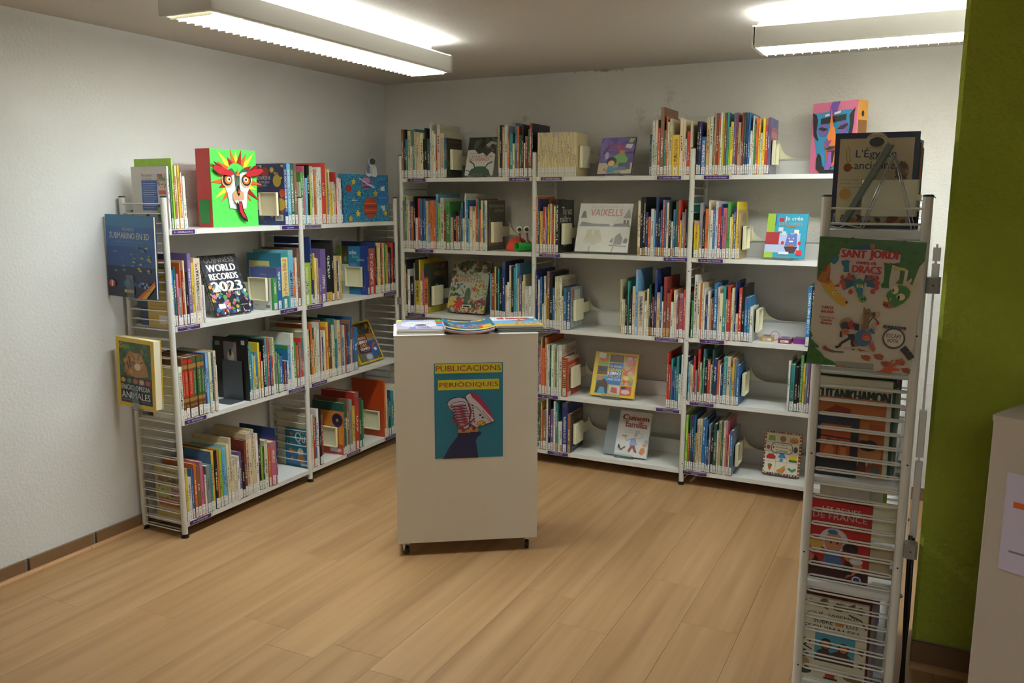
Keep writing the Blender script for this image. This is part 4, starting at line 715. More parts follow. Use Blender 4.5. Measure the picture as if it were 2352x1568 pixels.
side('B2a', 42, [('R', 0, 0, 1, 1, '4b4c3e'), ('T', 'Mon Premier Livre', .1, .86, .95, .93, 'a8a890'), ('T', 'de Nature', .42, .77, .95, .84, 'a8a890')] + [('P', [(.08+.13*k, .1), (.1+.13*k, .62-.05*k), (.14+.13*k, .68-.05*k), (.18+.13*k, .6-.05*k), (.19+.13*k, .1)], '9c7f52') for k in range(6)])
side('B2b', 12, [('R', 0, 0, 1, 1, '22221f'), ('L', [(.06, .97), (.94, .97), (.94, .03), (.06, .03), (.06, .97)], .0015, '5a5a54'), ('T', 'Tu vas', .22, .72, .88, .87, 'e0dccc'), ('T', 'naître', .12, .58, .8, .7, 'e0dccc'), ('T', 'Sheila Kitzinger', .2, .9, .84, .94, '4a4a48'), ('E', .42, .3, .22, .2, '8a5a4a')])
side('B3a', 10, [('R', 0, 0, 1, 1, '3c4034'), ('R', 0, 0, 1, .13, 'b8a83a'), ('E', .5, .45, .42, .26, '1a1e14'), ('E', .42, .52, .08, .06, '74806a'), ('T', 'INSECTES', .3, .74, .9, .82, 'a84a34'), ('N', .3, .86, .98, .98, ['6a3a34', '4a2a24', '8a5a4a'], 16, .06)])
side('B3c', 13, [('R', 0, 0, 1, 1, 'b8b096'), ('T', 'LOS INVENTOS', .06, .84, .98, .94, '7a4440'), ('R', .08, .79, .95, .82, '55554c'), ('N', .1, .2, .9, .75, ['8a8468', '6a6650', 'a8a080'], 30, .05)])
side('B3c', 16, [('R', 0, 0, 1, 1, '8a98a0'), ('E', .2, .85, .13, .13, 'a06a58'), ('R', .3, .62, .75, .94, 'c0c0b4')] + [('R', .06+.31*k, .05+.27*j, .32+.31*k, .28+.27*j, 'b4b8b0') for k in range(3) for j in range(2)])
side('B3d', 8, [('R', 0, 0, 1, 1, 'c8b890')]); side('B2d', 16, [('R', 0, 0, 1, 1, 'b0985a'), ('E', .5, .8, .3, .14, '8a7c50'), ('N', .1, .2, .9, .7, ['9a8450', '8aa0a0', 'a89060'], 20, .08)])
side('B3e', 25, [('R', 0, 0, 1, 1, 'c4c2b8'), ('R', .1, .55, .9, .92, '9a9c96')])
side('B4a', 11, [('R', 0, 0, 1, 1, 'cdc6b6'), ('T', 'LA CUINA', .08, .83, .9, .93, '8a4a40'), ('L', [(.02, .8), (.98, .86)], .002, 'a03a34'), ('E', .75, .6, .2, .18, '2e3430'), ('P', [(.15, .5), (.6, .55), (.6, .7), (.15, .66)], '3f6a48')])
side('B4a', 12, [('R', 0, 0, 1, 1, 'c9b49a'), ('R', 0, .12, 1, .9, 'b8452e'), ('T', 'RECEPTES', .1, .6, .9, .8, 'd8b090'), ('E', .3, .35, .2, .12, '4a9440'), ('R', .3, 0, 1, .12, '9a3426')])
side('B5a', 12, [('R', 0, 0, 1, 1, '4a3a2c'), ('R', 0, .0, .9, .2, '2a2a2c'), ('T', 'Arquitectura', .12, .06, .8, .13, '9a9aa0'), ('N', .1, .3, .9, .9, ['6a5038', '3a2c20', '7a6048'], 30, .09)])
side('B5b', 21, [('R', 0, 0, 1, 1, '7a8894')])
# spirals: the lime book and the green ringed cookbook
def rings(key, i, n, col, x, r=.007):
    b_, t, d, h = BK[(key, i)]
    m = M['ring_'+col]
    for k in range(n):
        z = h*(.06+.88*k/(n-1)); q = MB(); q.tube([(x+r*.9*math.cos(a)*1.0, .001+r*.6*math.sin(a), z+.0015*math.sin(a)) for a in [2*PI*j/10 for j in range(10)]], .0011, 4, True)
        ob('ring', q.mesh('ring', m, True), b_)
M['ring_lime'] = mat('green_wire', '8fd07a', .4); M['ring_white'] = mat('white_wire', 'e6e8e0', .4)
BK[('L2c', 0)][0]['label'] = 'lime green spiral book titled SUPERTAFANERS beside the left bookcase middle post'
BK[('B4a', 12)][0]['label'] = 'red cookbook bound with green wire rings, back bookcase fourth shelf'
rings('L2c', 0, 22, 'white', .003); rings('B4a', 12, 18, 'lime', BK[('B4a', 12)][1]/2, .0125)
# dark metal bookend plate on the third shelf
t = thing('metal_bookend', 'plain dark grey metal bookend plate on left bookcase third shelf', 'bookend', (.285, -1.649, S[1]+.0003), PI/2)
q = MB(); q.bbox(0, .02, 0, .0015, .15, .2, .0003); ob('plate', q.mesh('plate', M['dk']) if 'dk' in M else q.mesh('plate', mat('grey_steel', '55595e', .4, .3)), t)
q = MB(); q.box(-.09, .02, 0, .0, .15, .0012); ob('foot_plate', q.mesh('foot_plate', mat('grey_steel_foot', '55595e', .4, .3)), t)
# ---------------------------------------------------------------- books shown face out
for me_, nm, mt in ((STUFF, 'x', 0),): pass
sb = thing('packed_books', 'remaining slimmer books filling the rows between the larger ones', 'book', (0, 0, 0))
sb['kind'] = 'stuff'
def face_book(name, label, loc, yawd, lean, W, H, T, cover, items, spinecol=None, group='books shown face out on stands', cat='book', roll=0, spine_items=None):
    r = bpy.data.objects.new(name, None); C.objects.link(r); r.location = loc; r.empty_display_size = .05
    r.rotation_mode = 'ZXY'
    Mx = Matrix.Rotation(math.radians(yawd), 4, 'Z') @ Matrix.Rotation(math.radians(-lean), 4, 'X') @ Matrix.Rotation(math.radians(roll), 4, 'Y')
    r.rotation_mode = 'XYZ'; r.rotation_euler = Mx.to_euler('XYZ')
    r['label'] = label; r['category'] = cat
    if group: r['group'] = group
    b = .0022
    q = MB(); col = lin(cover); sc = lin(spinecol or cover)
    q.box(0, 0, 0, W, b, H, col); q.box(0, T-b, 0, W, T, H, col); q.box(0, b, 0, b, T-b, H, sc)
    ob('cover', q.mesh('cover', M['print']), r)
    q = MB(); q.box(b, b, .003, W-.004, T-b, H-.003); ob('pages', q.mesh('pages', M['pages']), r)
    if items: art('cover_print', items, W, H, r)
    if spine_items: art('spine_print', spine_items, T, H, r, (-.0001, T, 0), -PI/2)
    return r
def wire_stand(loc, yawd, W, lean, H, label, d=.02):
    t = thing('wire_stand', label, 'book stand', loc, math.radians(yawd), 'wire book stands'); l = math.radians(lean)
    for x in (W*.28, W*.72):
        q = MB(); s, c = math.sin(l), math.cos(l)
        q.tube([(x, -.006+.028*s, .03), (x, -.012, .004), (x, -.006, -.006), (x, d+.006, -.006), (x, d+.008+.6*H*s, .6*H*c), (x, d+.012+.62*H*s, .6*H*c), (x, d+.07+.35*H*s, -.010)], .0017, 5)
        ob('wire', q.mesh('wire', M['chrome'], True), t)
    q = MB(); q.tube([(W*.28, d+.008+.4*H*s, .4*H*c), (W*.72, d+.008+.4*H*s, .4*H*c)], .0016, 5); ob('cross_wire', q.mesh('cross_wire', M['chrome'], True), t)
def acrylic_stand(loc, yawd, W, lean, H, label, d=.02):
    t = thing('acrylic_stand', label, 'book stand', loc, math.radians(yawd), 'clear plastic book stands'); l = math.radians(lean); s, c = math.sin(l), math.cos(l)
    q = MB(); q.box(W*.28, -.012, -.011, W*.72, d+.1, -.0095); q.box(W*.28, -.012, -.011, W*.72, -.0105, .012); ob('base_plate', q.mesh('base_plate', M['acrylic']), t)
    q = MB(); q.prism([(d+.006, -.0095), (d+.0075, -.0095), (d+.0075+.55*H*s, .55*H*c), (d+.006+.55*H*s, .55*H*c)], W*.28, W*.72, ax='x'); ob('back_plate', q.mesh('back_plate', M['acrylic']), t)
# world records annual on wire stand
gw = [('R', 0, 0, 1, 1, '2a2c34'), ('N', 0, 0, 1, .5, ['b84a3a', '3a7ab0', 'd0a040', '5aa05a', '8a4a8a', 'd8d8d0', '2a4a7a', 'c87a9a', '1d1d24'], 190, .05), ('N', 0, .5, 1, 1, ['3c3e4a', '54505c', '4a5a6a', '6a5058', '2a2a30'], 70, .05),
      ('T', 'GUINNESS', .1, .87, .9, .96, '9c968c'), ('B', 'WORLD', .12, .72, .88, .84, 'f2f2f0'), ('B', 'RECORDS', .12, .58, .88, .69, 'f2f2f0'), ('B', '2023', .1, .38, .9, .55, 'f6f6f6'), ('E', .8, .13, .13, .1, '20222a'),
      ('R', .12, .1, .3, .18, 'e8e4dc'), ('T', 'SUPER RÉCORDS', .7, .12, .9, .14, 'd8d8d0')]
face_book('annual', 'records annual with big white 2023 on a wire stand', (.252, -1.776, .992), 87, 22, .228, .30, .019, '24262c', gw, spine_items=[('R', 0, 0, 1, 1, '24262c'), ('V', 'GUINNESS WORLD RECORDS', .25, .1, .75, .95, 'e0dcd0')])
wire_stand((.252, -1.776, .992), 87, .228, 22, .30, 'wire stand holding the 2023 records annual', .019)
NGY = 'd8b428'
ti = [('R', 0, 0, 1, 1, NGY), ('R', .05, .04, .95, .96, '5a5a50'), ('R', .4, .68, .95, .96, '2a3020'), ('N', .4, .68, .95, .96, ['3a4a2c', 'a8742c', '1c241a'], 20, .07), ('R', .05, .68, .39, .96, '6a5a44'), ('R', .62, .5, .95, .67, 'a0603a'), ('R', .62, .5, .95, .58, '8a8068'), ('R', .62, .14, .95, .49, '2c5aa4'),
      ('P', [(.66, .3), (.8, .44), (.92, .42), (.78, .36), (.7, .28)], 'c84a34'), ('E', .8, .28, .06, .04, 'e8e8ec'), ('R', .3, .04, .61, .22, '6c7888'), ('E', .45, .13, .12, .07, 'b0b8c8'), ('R', .05, .04, .29, .64, '6a6650'),
      ('R', .14, .24, .62, .66, '5c2444'), ('B', 'GRAN', .2, .56, .56, .63, 'e0b830'), ('B', 'LIBRO', .2, .47, .58, .54, 'f0f0ee'), ('B', 'DEL', .26, .375, .54, .455, 'e0b830'), ('B', 'TIEMPO', .2, .3, .58, .36, 'f0f0ee'), ('T', 'Kathy Furgang', .3, .26, .55, .28, 'd8c0d0')]
face_book('weather_book', 'yellow-edged GRAN LIBRO DEL TIEMPO book leaning on a wire stand', (.262, -.677, .562), 92, 26, .252, .262, .02, NGY, ti)
wire_stand((.262, -.677, .562), 92, .252, 26, .262, 'wire stand holding the yellow weather book')
ev = [('R', 0, 0, 1, 1, 'd4d2cb'), ('P', [(0, 1), (1, 1), (1, .55), (.85, .62), (.7, .5), (.55, .6), (.4, .56), (.25, .68), (0, .66)], '3a3c38'), ('N', 0, .7, 1, 1, ['4c524a', '2c2e2c', '5a6058'], 24, .1), ('P', [(.62, .8), (.8, .9), (1, .86), (1, .8), (.84, .82), (.72, .74)], 'a8aa98'),
      ('P', [(.12, 0), (.2, .16), (.4, .24), (.66, .24), (.84, .14), (.92, 0)], '3d5a48'), ('L', [(.12, .38), (.28, .3), (.34, .2)], .008, '4a4c48'), ('L', [(.94, .36), (.78, .3), (.7, .2)], .008, '4a4c48'), ('L', [(.02, .14), (.14, .12), (.2, .06)], .006, '5a5c56'), ('E', .9, .66, .04, .03, 'b83a34'),
      ('T', "L'ÉVOLUTION", .1, .46, .9, .54, 'b8584c'), ('T', 'DES ANIMAUX', .08, .38, .82, .45, 'b8584c'), ('T', 'Pascal Lemaitre', .1, .57, .42, .6, '6a6a66')]
face_book('animal_book', "white and dark L'ÉVOLUTION DES ANIMAUX book leaning on the top shelf", (.757, -.285, 1.678), 5, 20, .18, .238, .012, 'cfccc4', ev)
acrylic_stand((.757, -.285, 1.678), 5, .18, 20, .238, 'clear stand under the dinosaur evolution book', .012)
en = [('R', 0, 0, 1, 1, '5f5490'), ('N', 0, .3, 1, 1, ['6a60a0', '54487e', '7468a4'], 30, .12), ('R', 0, 0, 1, .3, 'b4a48c'), ('P', [(.3, .2), (.45, .5), (.7, .6), (.85, .4), (.8, .22)], '6f9a52'), ('E', .38, .34, .15, .12, '3c2c2c'), ('E', .38, .29, .1, .08, 'd8a478'), ('P', [(.26, .04), (.5, .04), (.46, .2), (.3, .2)], '2f7a8c'),
      ('R', .6, .12, .94, .3, '4a4e6a'), ('P', [(.45, .08), (.85, .1), (.8, .2), (.5, .18)], '5a6a8c'), ('E', .66, .6, .08, .05, 'c88a4a'), ('R', .76, .55, 1, .6, '5a3440'), ('P', [(.8, .85), (.92, .85), (.98, .95), (.84, .97)], 'a8b85a'), ('P', [(.72, .72), (.9, .68), (.95, .8), (.76, .82)], 'd8d4d0'), ('E', .22, .5, .06, .1, 'a89ab8'),
      ('T', 'Per què he', .36, .9, .6, .94, '4a2040'), ('T', "d'estalviar", .14, .72, .72, .84, 'c8506a'), ('T', 'energia?', .26, .6, .72, .71, 'c8506a'), ('R', .18, .08, .24, .14, 'c84a2c')]
face_book('energy_book', "purple d'estalviar energia? picture book on a clear stand", (1.592, -.285, 1.678), -5, 18, .20, .206, .01, '4c4270', en)
acrylic_stand((1.592, -.285, 1.678), -5, .20, 18, .206, "clear stand under the purple energia book", .01)
va = [('R', 0, 0, 1, 1, 'cbc9c2'), ('T', 'Llibre DESPLEGABLE de', .22, .91, .82, .96, 'a09c92'), ('T', 'VAIXELLS', .22, .74, .82, .89, 'a8403e'), ('R', 0, .52, 1, .535, '8a8890'), ('P', [(.04, .7), (.16, .7), (.12, .84), (.08, .84)], '4a4648'), ('P', [(.84, .7), (.99, .7), (.94, .9)], '8a7a78'),
      ('P', [(.04, .53), (.62, .53), (.6, .57), (.3, .58), (.08, .62), (.05, .57)], '56525a'), ('P', [(.66, .53), (.98, .53), (.96, .6), (.7, .58)], '4e4a50'), ('R', .86, .58, .9, .66, '3a363a'), ('R', .92, .58, .96, .66, '3a363a'), ('P', [(.16, .2), (.2, .44), (.28, .46), (.3, .3), (.36, .46), (.44, .44), (.5, .22), (.34, .14)], 'b0a892'),
      ('L', [(.14, .2), (.3, .48), (.5, .22)], .0015, '8a8474'), ('P', [(.64, .2), (.7, .3), (.7, .2)], '4a444c'), ('P', [(.72, .16), (.74, .32), (.82, .4), (.88, .28), (.86, .16)], '5a5058'), ('P', [(.89, .2), (.93, .3), (.98, .26), (.96, .18)], '4a444c'), ('L', [(.64, .14), (.96, .12)], .004, '3a363a'), ('L', [(.7, .58), (.76, .7)], .001, '6a666a')]
face_book('ship_book', 'large silver-white VAIXELLS book leaning on a wire stand', (1.459, -.272, 1.254), -1, 18, .315, .278, .018, 'c4c2ba', va)
wire_stand((1.459, -.272, 1.254), -1, .315, 18, .278, 'wire stand holding the white ships book')
ins = [('R', 0, 0, 1, 1, 'a8ab94'), ('N', 0, .74, 1, 1, ['3f4a36', '545c40', '8a5a34', '2f3a2c', '6a6a4a'], 60, .06), ('N', 0, 0, 1, .3, ['a83a34', '3f5a3c', 'c8a83a', '6a6a8a', '4a5a48', 'b86a4a', '8a3a4a', 'b8b060'], 120, .05), ('N', .02, .3, .4, .56, ['5a5690', '6a64a0', '54703c', '3f5a34'], 45, .035), ('N', .66, .3, .98, .56, ['b8403a', 'c8b04a', '6a7a3a', 'a89a5a'], 45, .035), ('N', 0, .56, .18, .76, ['5a5a3a', '4a5a3c', '8a4a34'], 14, .04),
       ('S', .3, .16, .05, 8, 'b83a30'), ('E', .66, .46, .035, .045, 'a84a4a'), ('P', [(.62, .46), (.56, .54), (.6, .4)], 'a8564a'), ('E', .5, .34, .08, .14, '5a6a50'), ('T', 'INSECTES', .22, .66, .78, .73, '6a5a44'), ('T', 'SUPERSTARS', .1, .58, .9, .65, 'b04a38'), ('R', .4, .09, .64, .15, 'dcd8cc'), ('R', .43, .1, .61, .135, '3a3a3a')]
face_book('insect_book', 'large flowery INSECTES SUPERSTARS book leaning on the third shelf', (.603, -.25, .857), -3, 18, .268, .325, .02, '2e3a2e', ins)
wire_stand((.603, -.25, .857), -3, .268, 18, .325, 'wire stand holding the flowery insect book')
jc = [('R', 0, 0, 1, 1, '2f9ab8'), ('R', 0, .56, .2, 1, '9cc03e'), ('R', 0, 0, .22, .12, '9cc03e'), ('R', 0, .3, .34, .58, 'a82c34'), ('R', .2, .72, .23, 1, '3a4a9a'), ('R', 0, .12, .34, .3, 'b8c4e0'), ('R', .34, .12, .86, .56, 'b4c0e4'), ('L', [(.34, .3), (.86, .3)], .0015, '7a84b0'), ('R', .3, .82, .42, .9, 'b02c3a'),
      ('T', 'Je crée', .44, .82, .88, .94, 'f2f4f2'), ('T', 'DES LIVRES', .3, .74, .88, .8, 'c8a070'), ('R', .52, .69, .74, .715, 'c8542c'), ('R', .3, .6, .42, .69, 'd8dce0'), ('R', .4, .52, .5, .6, 'd8dce0'), ('R', .7, .53, .82, .64, 'e6e4dc'), ('P', [(.5, .28), (.54, .5), (.66, .54), (.78, .5), (.8, .28), (.66, .24)], '6474b4'), ('E', .58, .53, .05, .03, '6474b4'), ('E', .74, .53, .05, .03, '6474b4'),
      ('P', [(.48, .26), (.56, .12), (.76, .12), (.82, .26)], '4a3a3c'), ('R', .58, .26, .72, .3, 'd0642c'), ('E', .44, .34, .04, .04, 'c8402c'), ('E', .86, .34, .04, .04, 'c8402c'), ('R', .6, .36, .7, .39, 'e8e8ec'), ('E', .6, .44, .02, .015, 'e8e8ec'), ('E', .7, .44, .02, .015, 'e8e8ec'), ('R', .36, .08, .62, .14, 'e4e6ea'), ('R', .8, .06, .94, .18, 'cc3434')]
face_book('craft_book', 'turquoise Je crée des livres craft book on second shelf', (2.502, -.283, 1.253), -7, 13, .199, .225, .014, '2f86a8', jc)
acrylic_stand((2.502, -.283, 1.253), -7, .199, 13, .225, 'clear stand under the turquoise Je crée book', .014)
ms = [('R', 0, 0, 1, 1, NGY), ('R', .1, .7, .33, .95, '7aa83e'), ('E', .22, .84, .1, .07, 'd0603a'), ('R', .35, .78, .67, .95, '4a3a40'), ('E', .52, .9, .12, .06, '6a4a40'), ('R', .69, .5, .95, .95, 'c85a40'), ('N', .69, .5, .95, .95, ['b8b8a8', 'd07a5a', 'c8a880'], 24, .06), ('R', .1, .48, .33, .68, '5a4038'), ('E', .22, .6, .1, .05, '2a2220'), ('R', .1, .05, .4, .46, '3a90b8'),
      ('P', [(.1, .06), (.12, .3), (.2, .42), (.3, .38), (.38, .3), (.38, .06), (.34, .06), (.3, .2), (.2, .2), (.16, .06)], '4a2e26'), ('E', .18, .4, .08, .06, 'a8784a'), ('R', .42, .05, .66, .24, 'b8b6bc'), ('P', [(.46, .1), (.62, .08), (.6, .2), (.48, .22)], 'b04a40'), ('R', .68, .05, .93, .26, 'c8503c'), ('E', .8, .13, .1, .05, 'c8b0b0'), ('E', .75, .22, .07, .03, '2c2a28'), ('R', .68, .28, .94, .48, 'd8a04a'), ('N', .68, .28, .94, .48, ['8ab060', 'c8502c', '7a8a9a', 'c8c080'], 16, .06),
      ('R', .36, .27, .67, .76, '2f66ac'), ('T', 'MI PRIMER', .39, .66, .65, .7, 'eef0f2'), ('B', 'GRAN', .37, .57, .64, .64, 'e0c02c'), ('B', 'LIBRO', .36, .49, .64, .56, 'f0f2f2'), ('T', 'DE LAS', .38, .43, .64, .48, 'e0c02c'), ('T', 'MASCOTAS', .37, .36, .65, .41, 'f0f2f2'), ('P', [(.08, .86), (.25, .84), (.26, .97), (.09, .98)], 'e6e6dc')]
face_book('pet_book', 'yellow GRAN LIBRO DE LAS MASCOTAS book on fourth shelf', (1.564, -.262, .434), 1, 22, .26, .257, .02, NGY, ms)
acrylic_stand((1.564, -.262, .434), 1, .26, 22, .257, 'clear stand under the yellow pets book')
cu = [('R', 0, 0, 1, 1, 'd0cdc9'), ('R', 0, 0, .26, 1, '7a868c'), ('L', [(.262, 0), (.262, 1)], .0015, 'a8a8a8'), ('B', 'Cuinem', .34, .8, .94, .92, '963028'), ('T', 'en', .36, .755, .43, .78, '963028'), ('B', 'família', .42, .64, .92, .78, '963028'), ('T', "Les receptes d'una mare", .4, .56, .9, .59, '9a968e'), ('T', 'amb molta experiència', .44, .51, .9, .54, '9a968e'), ('R', .08, .18, .2, .2, 'b85a50'),
      ('P', [(.56, .12), (.62, .26), (.7, .26), (.78, .1), (.72, .1), (.66, .2), (.6, .08)], '8a4a44'), ('P', [(.58, .24), (.6, .4), (.7, .42), (.76, .26)], '8ea0cc'), ('E', .7, .48, .035, .04, 'c8805a'), ('E', .73, .55, .06, .04, 'a4b0d0'), ('L', [(.6, .38), (.5, .34), (.46, .42)], .004, '8ea0cc'), ('E', .45, .44, .07, .015, '8a7a6a'), ('L', [(.74, .4), (.84, .44), (.84, .52)], .003, '8ea0cc'), ('P', [(.82, .1), (.86, .22), (.94, .22), (.96, .14), (.9, .06)], 'c07a4a'), ('E', .93, .28, .05, .035, 'c8805a'), ('E', .96, .36, .06, .04, 'a4b0d0'),
      ('L', [(.34, .14), (.34, .24), (.4, .12), (.46, .18), (.5, .2)], .006, '2f3440')]
face_book('cookbook', 'white and grey Cuinem en família cookbook on lowest shelf', (1.65, -.262, .097), 0, 25, .258, .262, .02, 'b8bcbe', cu)
acrylic_stand((1.65, -.262, .097), 0, .258, 25, .262, 'clear stand under the Cuinem en família cookbook')
im = [('R', 0, 0, 1, 1, 'c87a3a')]
for k in range(13):
    for (a, b_, c, d) in ((k/13, .965, k/13+.022, 1), (k/13, 0, k/13+.022, .035), (0, k/13, .045, k/13+.02), (.955, k/13, 1, k/13+.02)):
        im += [('R', a, b_, c, d, ('2a2f5a', 'e6e0d4', 'b03030')[k % 3]), ('R', a+.022 if c-a < .04 else a, b_ if c-a < .04 else b_+.02, (c+.022) if c-a < .04 else c, d if c-a < .04 else d+.02, 'e6e0d4')]
im += [('R', .05, .04, .95, .96, 'dcd4bc')] + [('L', [(.05, y_), (.95, y_)], .001, 'a84a40') for y_ in (.3, .53, .74)] + [('L', [(x_, .04), (x_, .96)], .001, 'a84a40') for x_ in (.35, .65)]
im += [('P', [(.1, .78), (.12, .9), (.28, .9), (.3, .78)], '8aa44a'), ('E', .5, .84, .09, .07, '9a6a40'), ('E', .8, .84, .12, .05, 'c88a4a'), ('E', .8, .8, .12, .04, 'b87038'), ('E', .12, .62, .05, .05, '9a4a54'), ('E', .86, .62, .06, .07, '5a4a38'), ('P', [(.08, .4), (.14, .47), (.26, .48), (.34, .42), (.32, .36), (.1, .35)], 'b03028'), ('P', [(.4, .4), (.46, .5), (.56, .5), (.62, .4)], '3a78b8'), ('E', .5, .35, .05, .04, '3a88c0'),
       ('R', .7, .36, .92, .47, 'd8b82c'), ('R', .7, .33, .92, .38, '3a6a3a'), ('P', [(.14, .2), (.26, .2), (.2, .08)], 'c8402c'), ('E', .2, .22, .06, .02, '4a8a3c'), ('P', [(.38, .1), (.5, .16), (.6, .24), (.62, .14), (.56, .06), (.42, .06)], 'c8863c'), ('P', [(.68, .16), (.8, .1), (.92, .16), (.9, .2), (.8, .16), (.72, .2)], '4a9478'),
       ('P', [(.2, .56), (.27, .5), (.72, .5), (.78, .56), (.78, .68), (.72, .75), (.27, .75), (.2, .68)], '3c3c70'), ('P', [(.22, .565), (.28, .515), (.71, .515), (.76, .565), (.76, .675), (.71, .735), (.28, .735), (.22, .675)], 'e2d9c0'), ('T', "L'imagerie", .3, .68, .7, .72, '22222a'), ('T', 'Français', .34, .61, .66, .66, '22222a'), ('T', 'Catalan', .34, .53, .66, .59, '22222a'), ('R', .25, .61, .28, .65, '2a2f6a'), ('R', .69, .59, .73, .63, 'c8903a')]
face_book('picture_dictionary', "L'imagerie Français Catalan picture dictionary with striped border, lowest shelf", (2.542, -.22, .1), 0, 14, .188, .228, .012, 'b87038', im)
wire_stand((2.542, -.22, .1), 0, .188, 14, .228, 'wire stand under the striped picture dictionary', .012)

# books hung on the outside of the left ladder in clear holders
def holder(loc, W_, label, d):
    t = thing('acrylic_holder', label, 'holder', loc, 0, 'clear hooks on the left bookcase ladder')
    q = MB(); q.box(-W_/2, -.003, -.006, W_/2, -.0015, .1); q.box(-W_/2, -.003, -.0075, W_/2, d+.012, -.006); ob('hook', q.mesh('hook', M['acrylic']), t)
mu = [('R', 0, 0, 1, 1, '2f4f8a'), ('R', 0, .62, 1, 1, '33609a'), ('R', 0, .86, 1, 1, '3a74a0'), ('R', 0, .12, 1, .38, '262f4e'), ('R', 0, 0, 1, .12, '22283a'), ('T', 'MUNDO', .36, .81, .6, .85, '9aa8b0'), ('T', 'SUBMARINO EN 3D', .08, .715, .9, .79, 'c4c4b8'), ('T', 'La magia de la tercera dimensión', .18, .665, .8, .695, '6f8a8c')]
rr = random.Random(3)
for k in range(26):
    a, b_ = rr.uniform(.08, .92), rr.uniform(.32, .62); mu.append(('P', [(a, b_), (a+.06, b_+.012), (a+.09, b_-.01), (a+.05, b_-.016)], rr.choice(['6f8a3c', '8a9a4a', '3c6a6a', '4a7a8a', '9a9a40'])))
mu += [('E', .1, .16, .07, .045, 'c8502c'), ('E', .1, .16, .015, .04, 'e8dcd0'), ('E', .42, .17, .07, .05, '2f6a8a'), ('P', [(.62, 0), (.8, 0), (1, .16), (1, .23)], 'd8a02c'), ('P', [(.62, 0), (.7, 0), (1, .2), (1, .23)], 'c8602c'), ('T', 'Incluye gafas 3D', .76, .09, .9, .11, '4a3a20'), ('R', .36, .06, .56, .1, 'b89a7a'), ('N', .55, .12, .9, .2, ['4a6a9a', '8aa0b0', '3a4a6a'], 14, .03)]
face_book('sea_book', 'blue MUNDO SUBMARINO EN 3D book hung on the left bookcase end', (.010, -2.165, 1.117), 0, 0, .298, .357, .014, '2a3f6e', mu, group='books hung on the ladder ends', roll=1.6)
holder((.155, -2.168, 1.112), .045, 'clear hook under the blue underwater book', .014)
an = [('R', 0, 0, 1, 1, NGY), ('R', .08, .06, .92, .94, '26302a'), ('R', .08, .44, .92, .94, '3f5a34'), ('N', .08, .44, .92, .94, ['4a6a3a', '344a2c', '5a6a44'], 30, .08), ('P', [(.2, .5), (.24, .72), (.36, .82), (.5, .8), (.66, .78), (.8, .62), (.84, .48), (.5, .44)], 'a8763c'), ('E', .56, .68, .17, .12, 'b88a50'), ('E', .56, .6, .08, .05, 'd0c4a8'), ('L', [(.44, .76), (.5, .7)], .004, '2a2420'), ('L', [(.62, .78), (.58, .7)], .004, '2a2420'), ('L', [(.4, .66), (.48, .66)], .004, '2a2420'), ('L', [(.72, .68), (.64, .66)], .004, '2a2420'), ('E', .7, .82, .05, .05, '8a6a44'), ('L', [(.26, .7), (.34, .56)], .005, '3a2c20'), ('L', [(.34, .74), (.38, .58)], .005, '3a2c20'), ('N', .2, .46, .5, .7, ['8a5a2c', 'c8904a'], 10, .05),
      ('L', [(.12, .85), (.18, .87), (.17, .93), (.11, .91), (.12, .85)], .003, NGY), ('T', 'KIDS', .2, .85, .36, .9, '9cc03e')]
for k, c_ in enumerate(['b8a030', '5a7a4a', 'b84a4a', 'c89a7a', 'b83a30']): an += [('R', .09+.166*k, .345, .245+.166*k, .43, ['2a3a24', '2f3f2f', '2f6a3a', '6a6a80', '7a2a24'][k]), ('E', .167+.166*k, .388, .06, .035, c_)]
an += [('T', 'ENCICLOPEDIA', .12, .255, .88, .325, 'dcdcd8'), ('T', 'de los', .46, .228, .56, .245, 'b8b8b4'), ('T', 'ANIMALES', .12, .13, .88, .225, 'e2e2de'), ('T', '2.500 animales con fotos, mapas y mucho más!', .14, .095, .86, .112, 'b8b8b4'), ('R', .4, .015, .6, .075, 'cfcabc')]
face_book('animal_encyclopedia', 'yellow ENCICLOPEDIA ANIMALES book with tiger hung on the left bookcase end', (.048, -2.188, .628), 0, 0, .235, .312, .042, NGY, an, group='books hung on the ladder ends', roll=2)
holder((.165, -2.191, .622), .04, 'clear hook under the yellow tiger encyclopedia', .042)
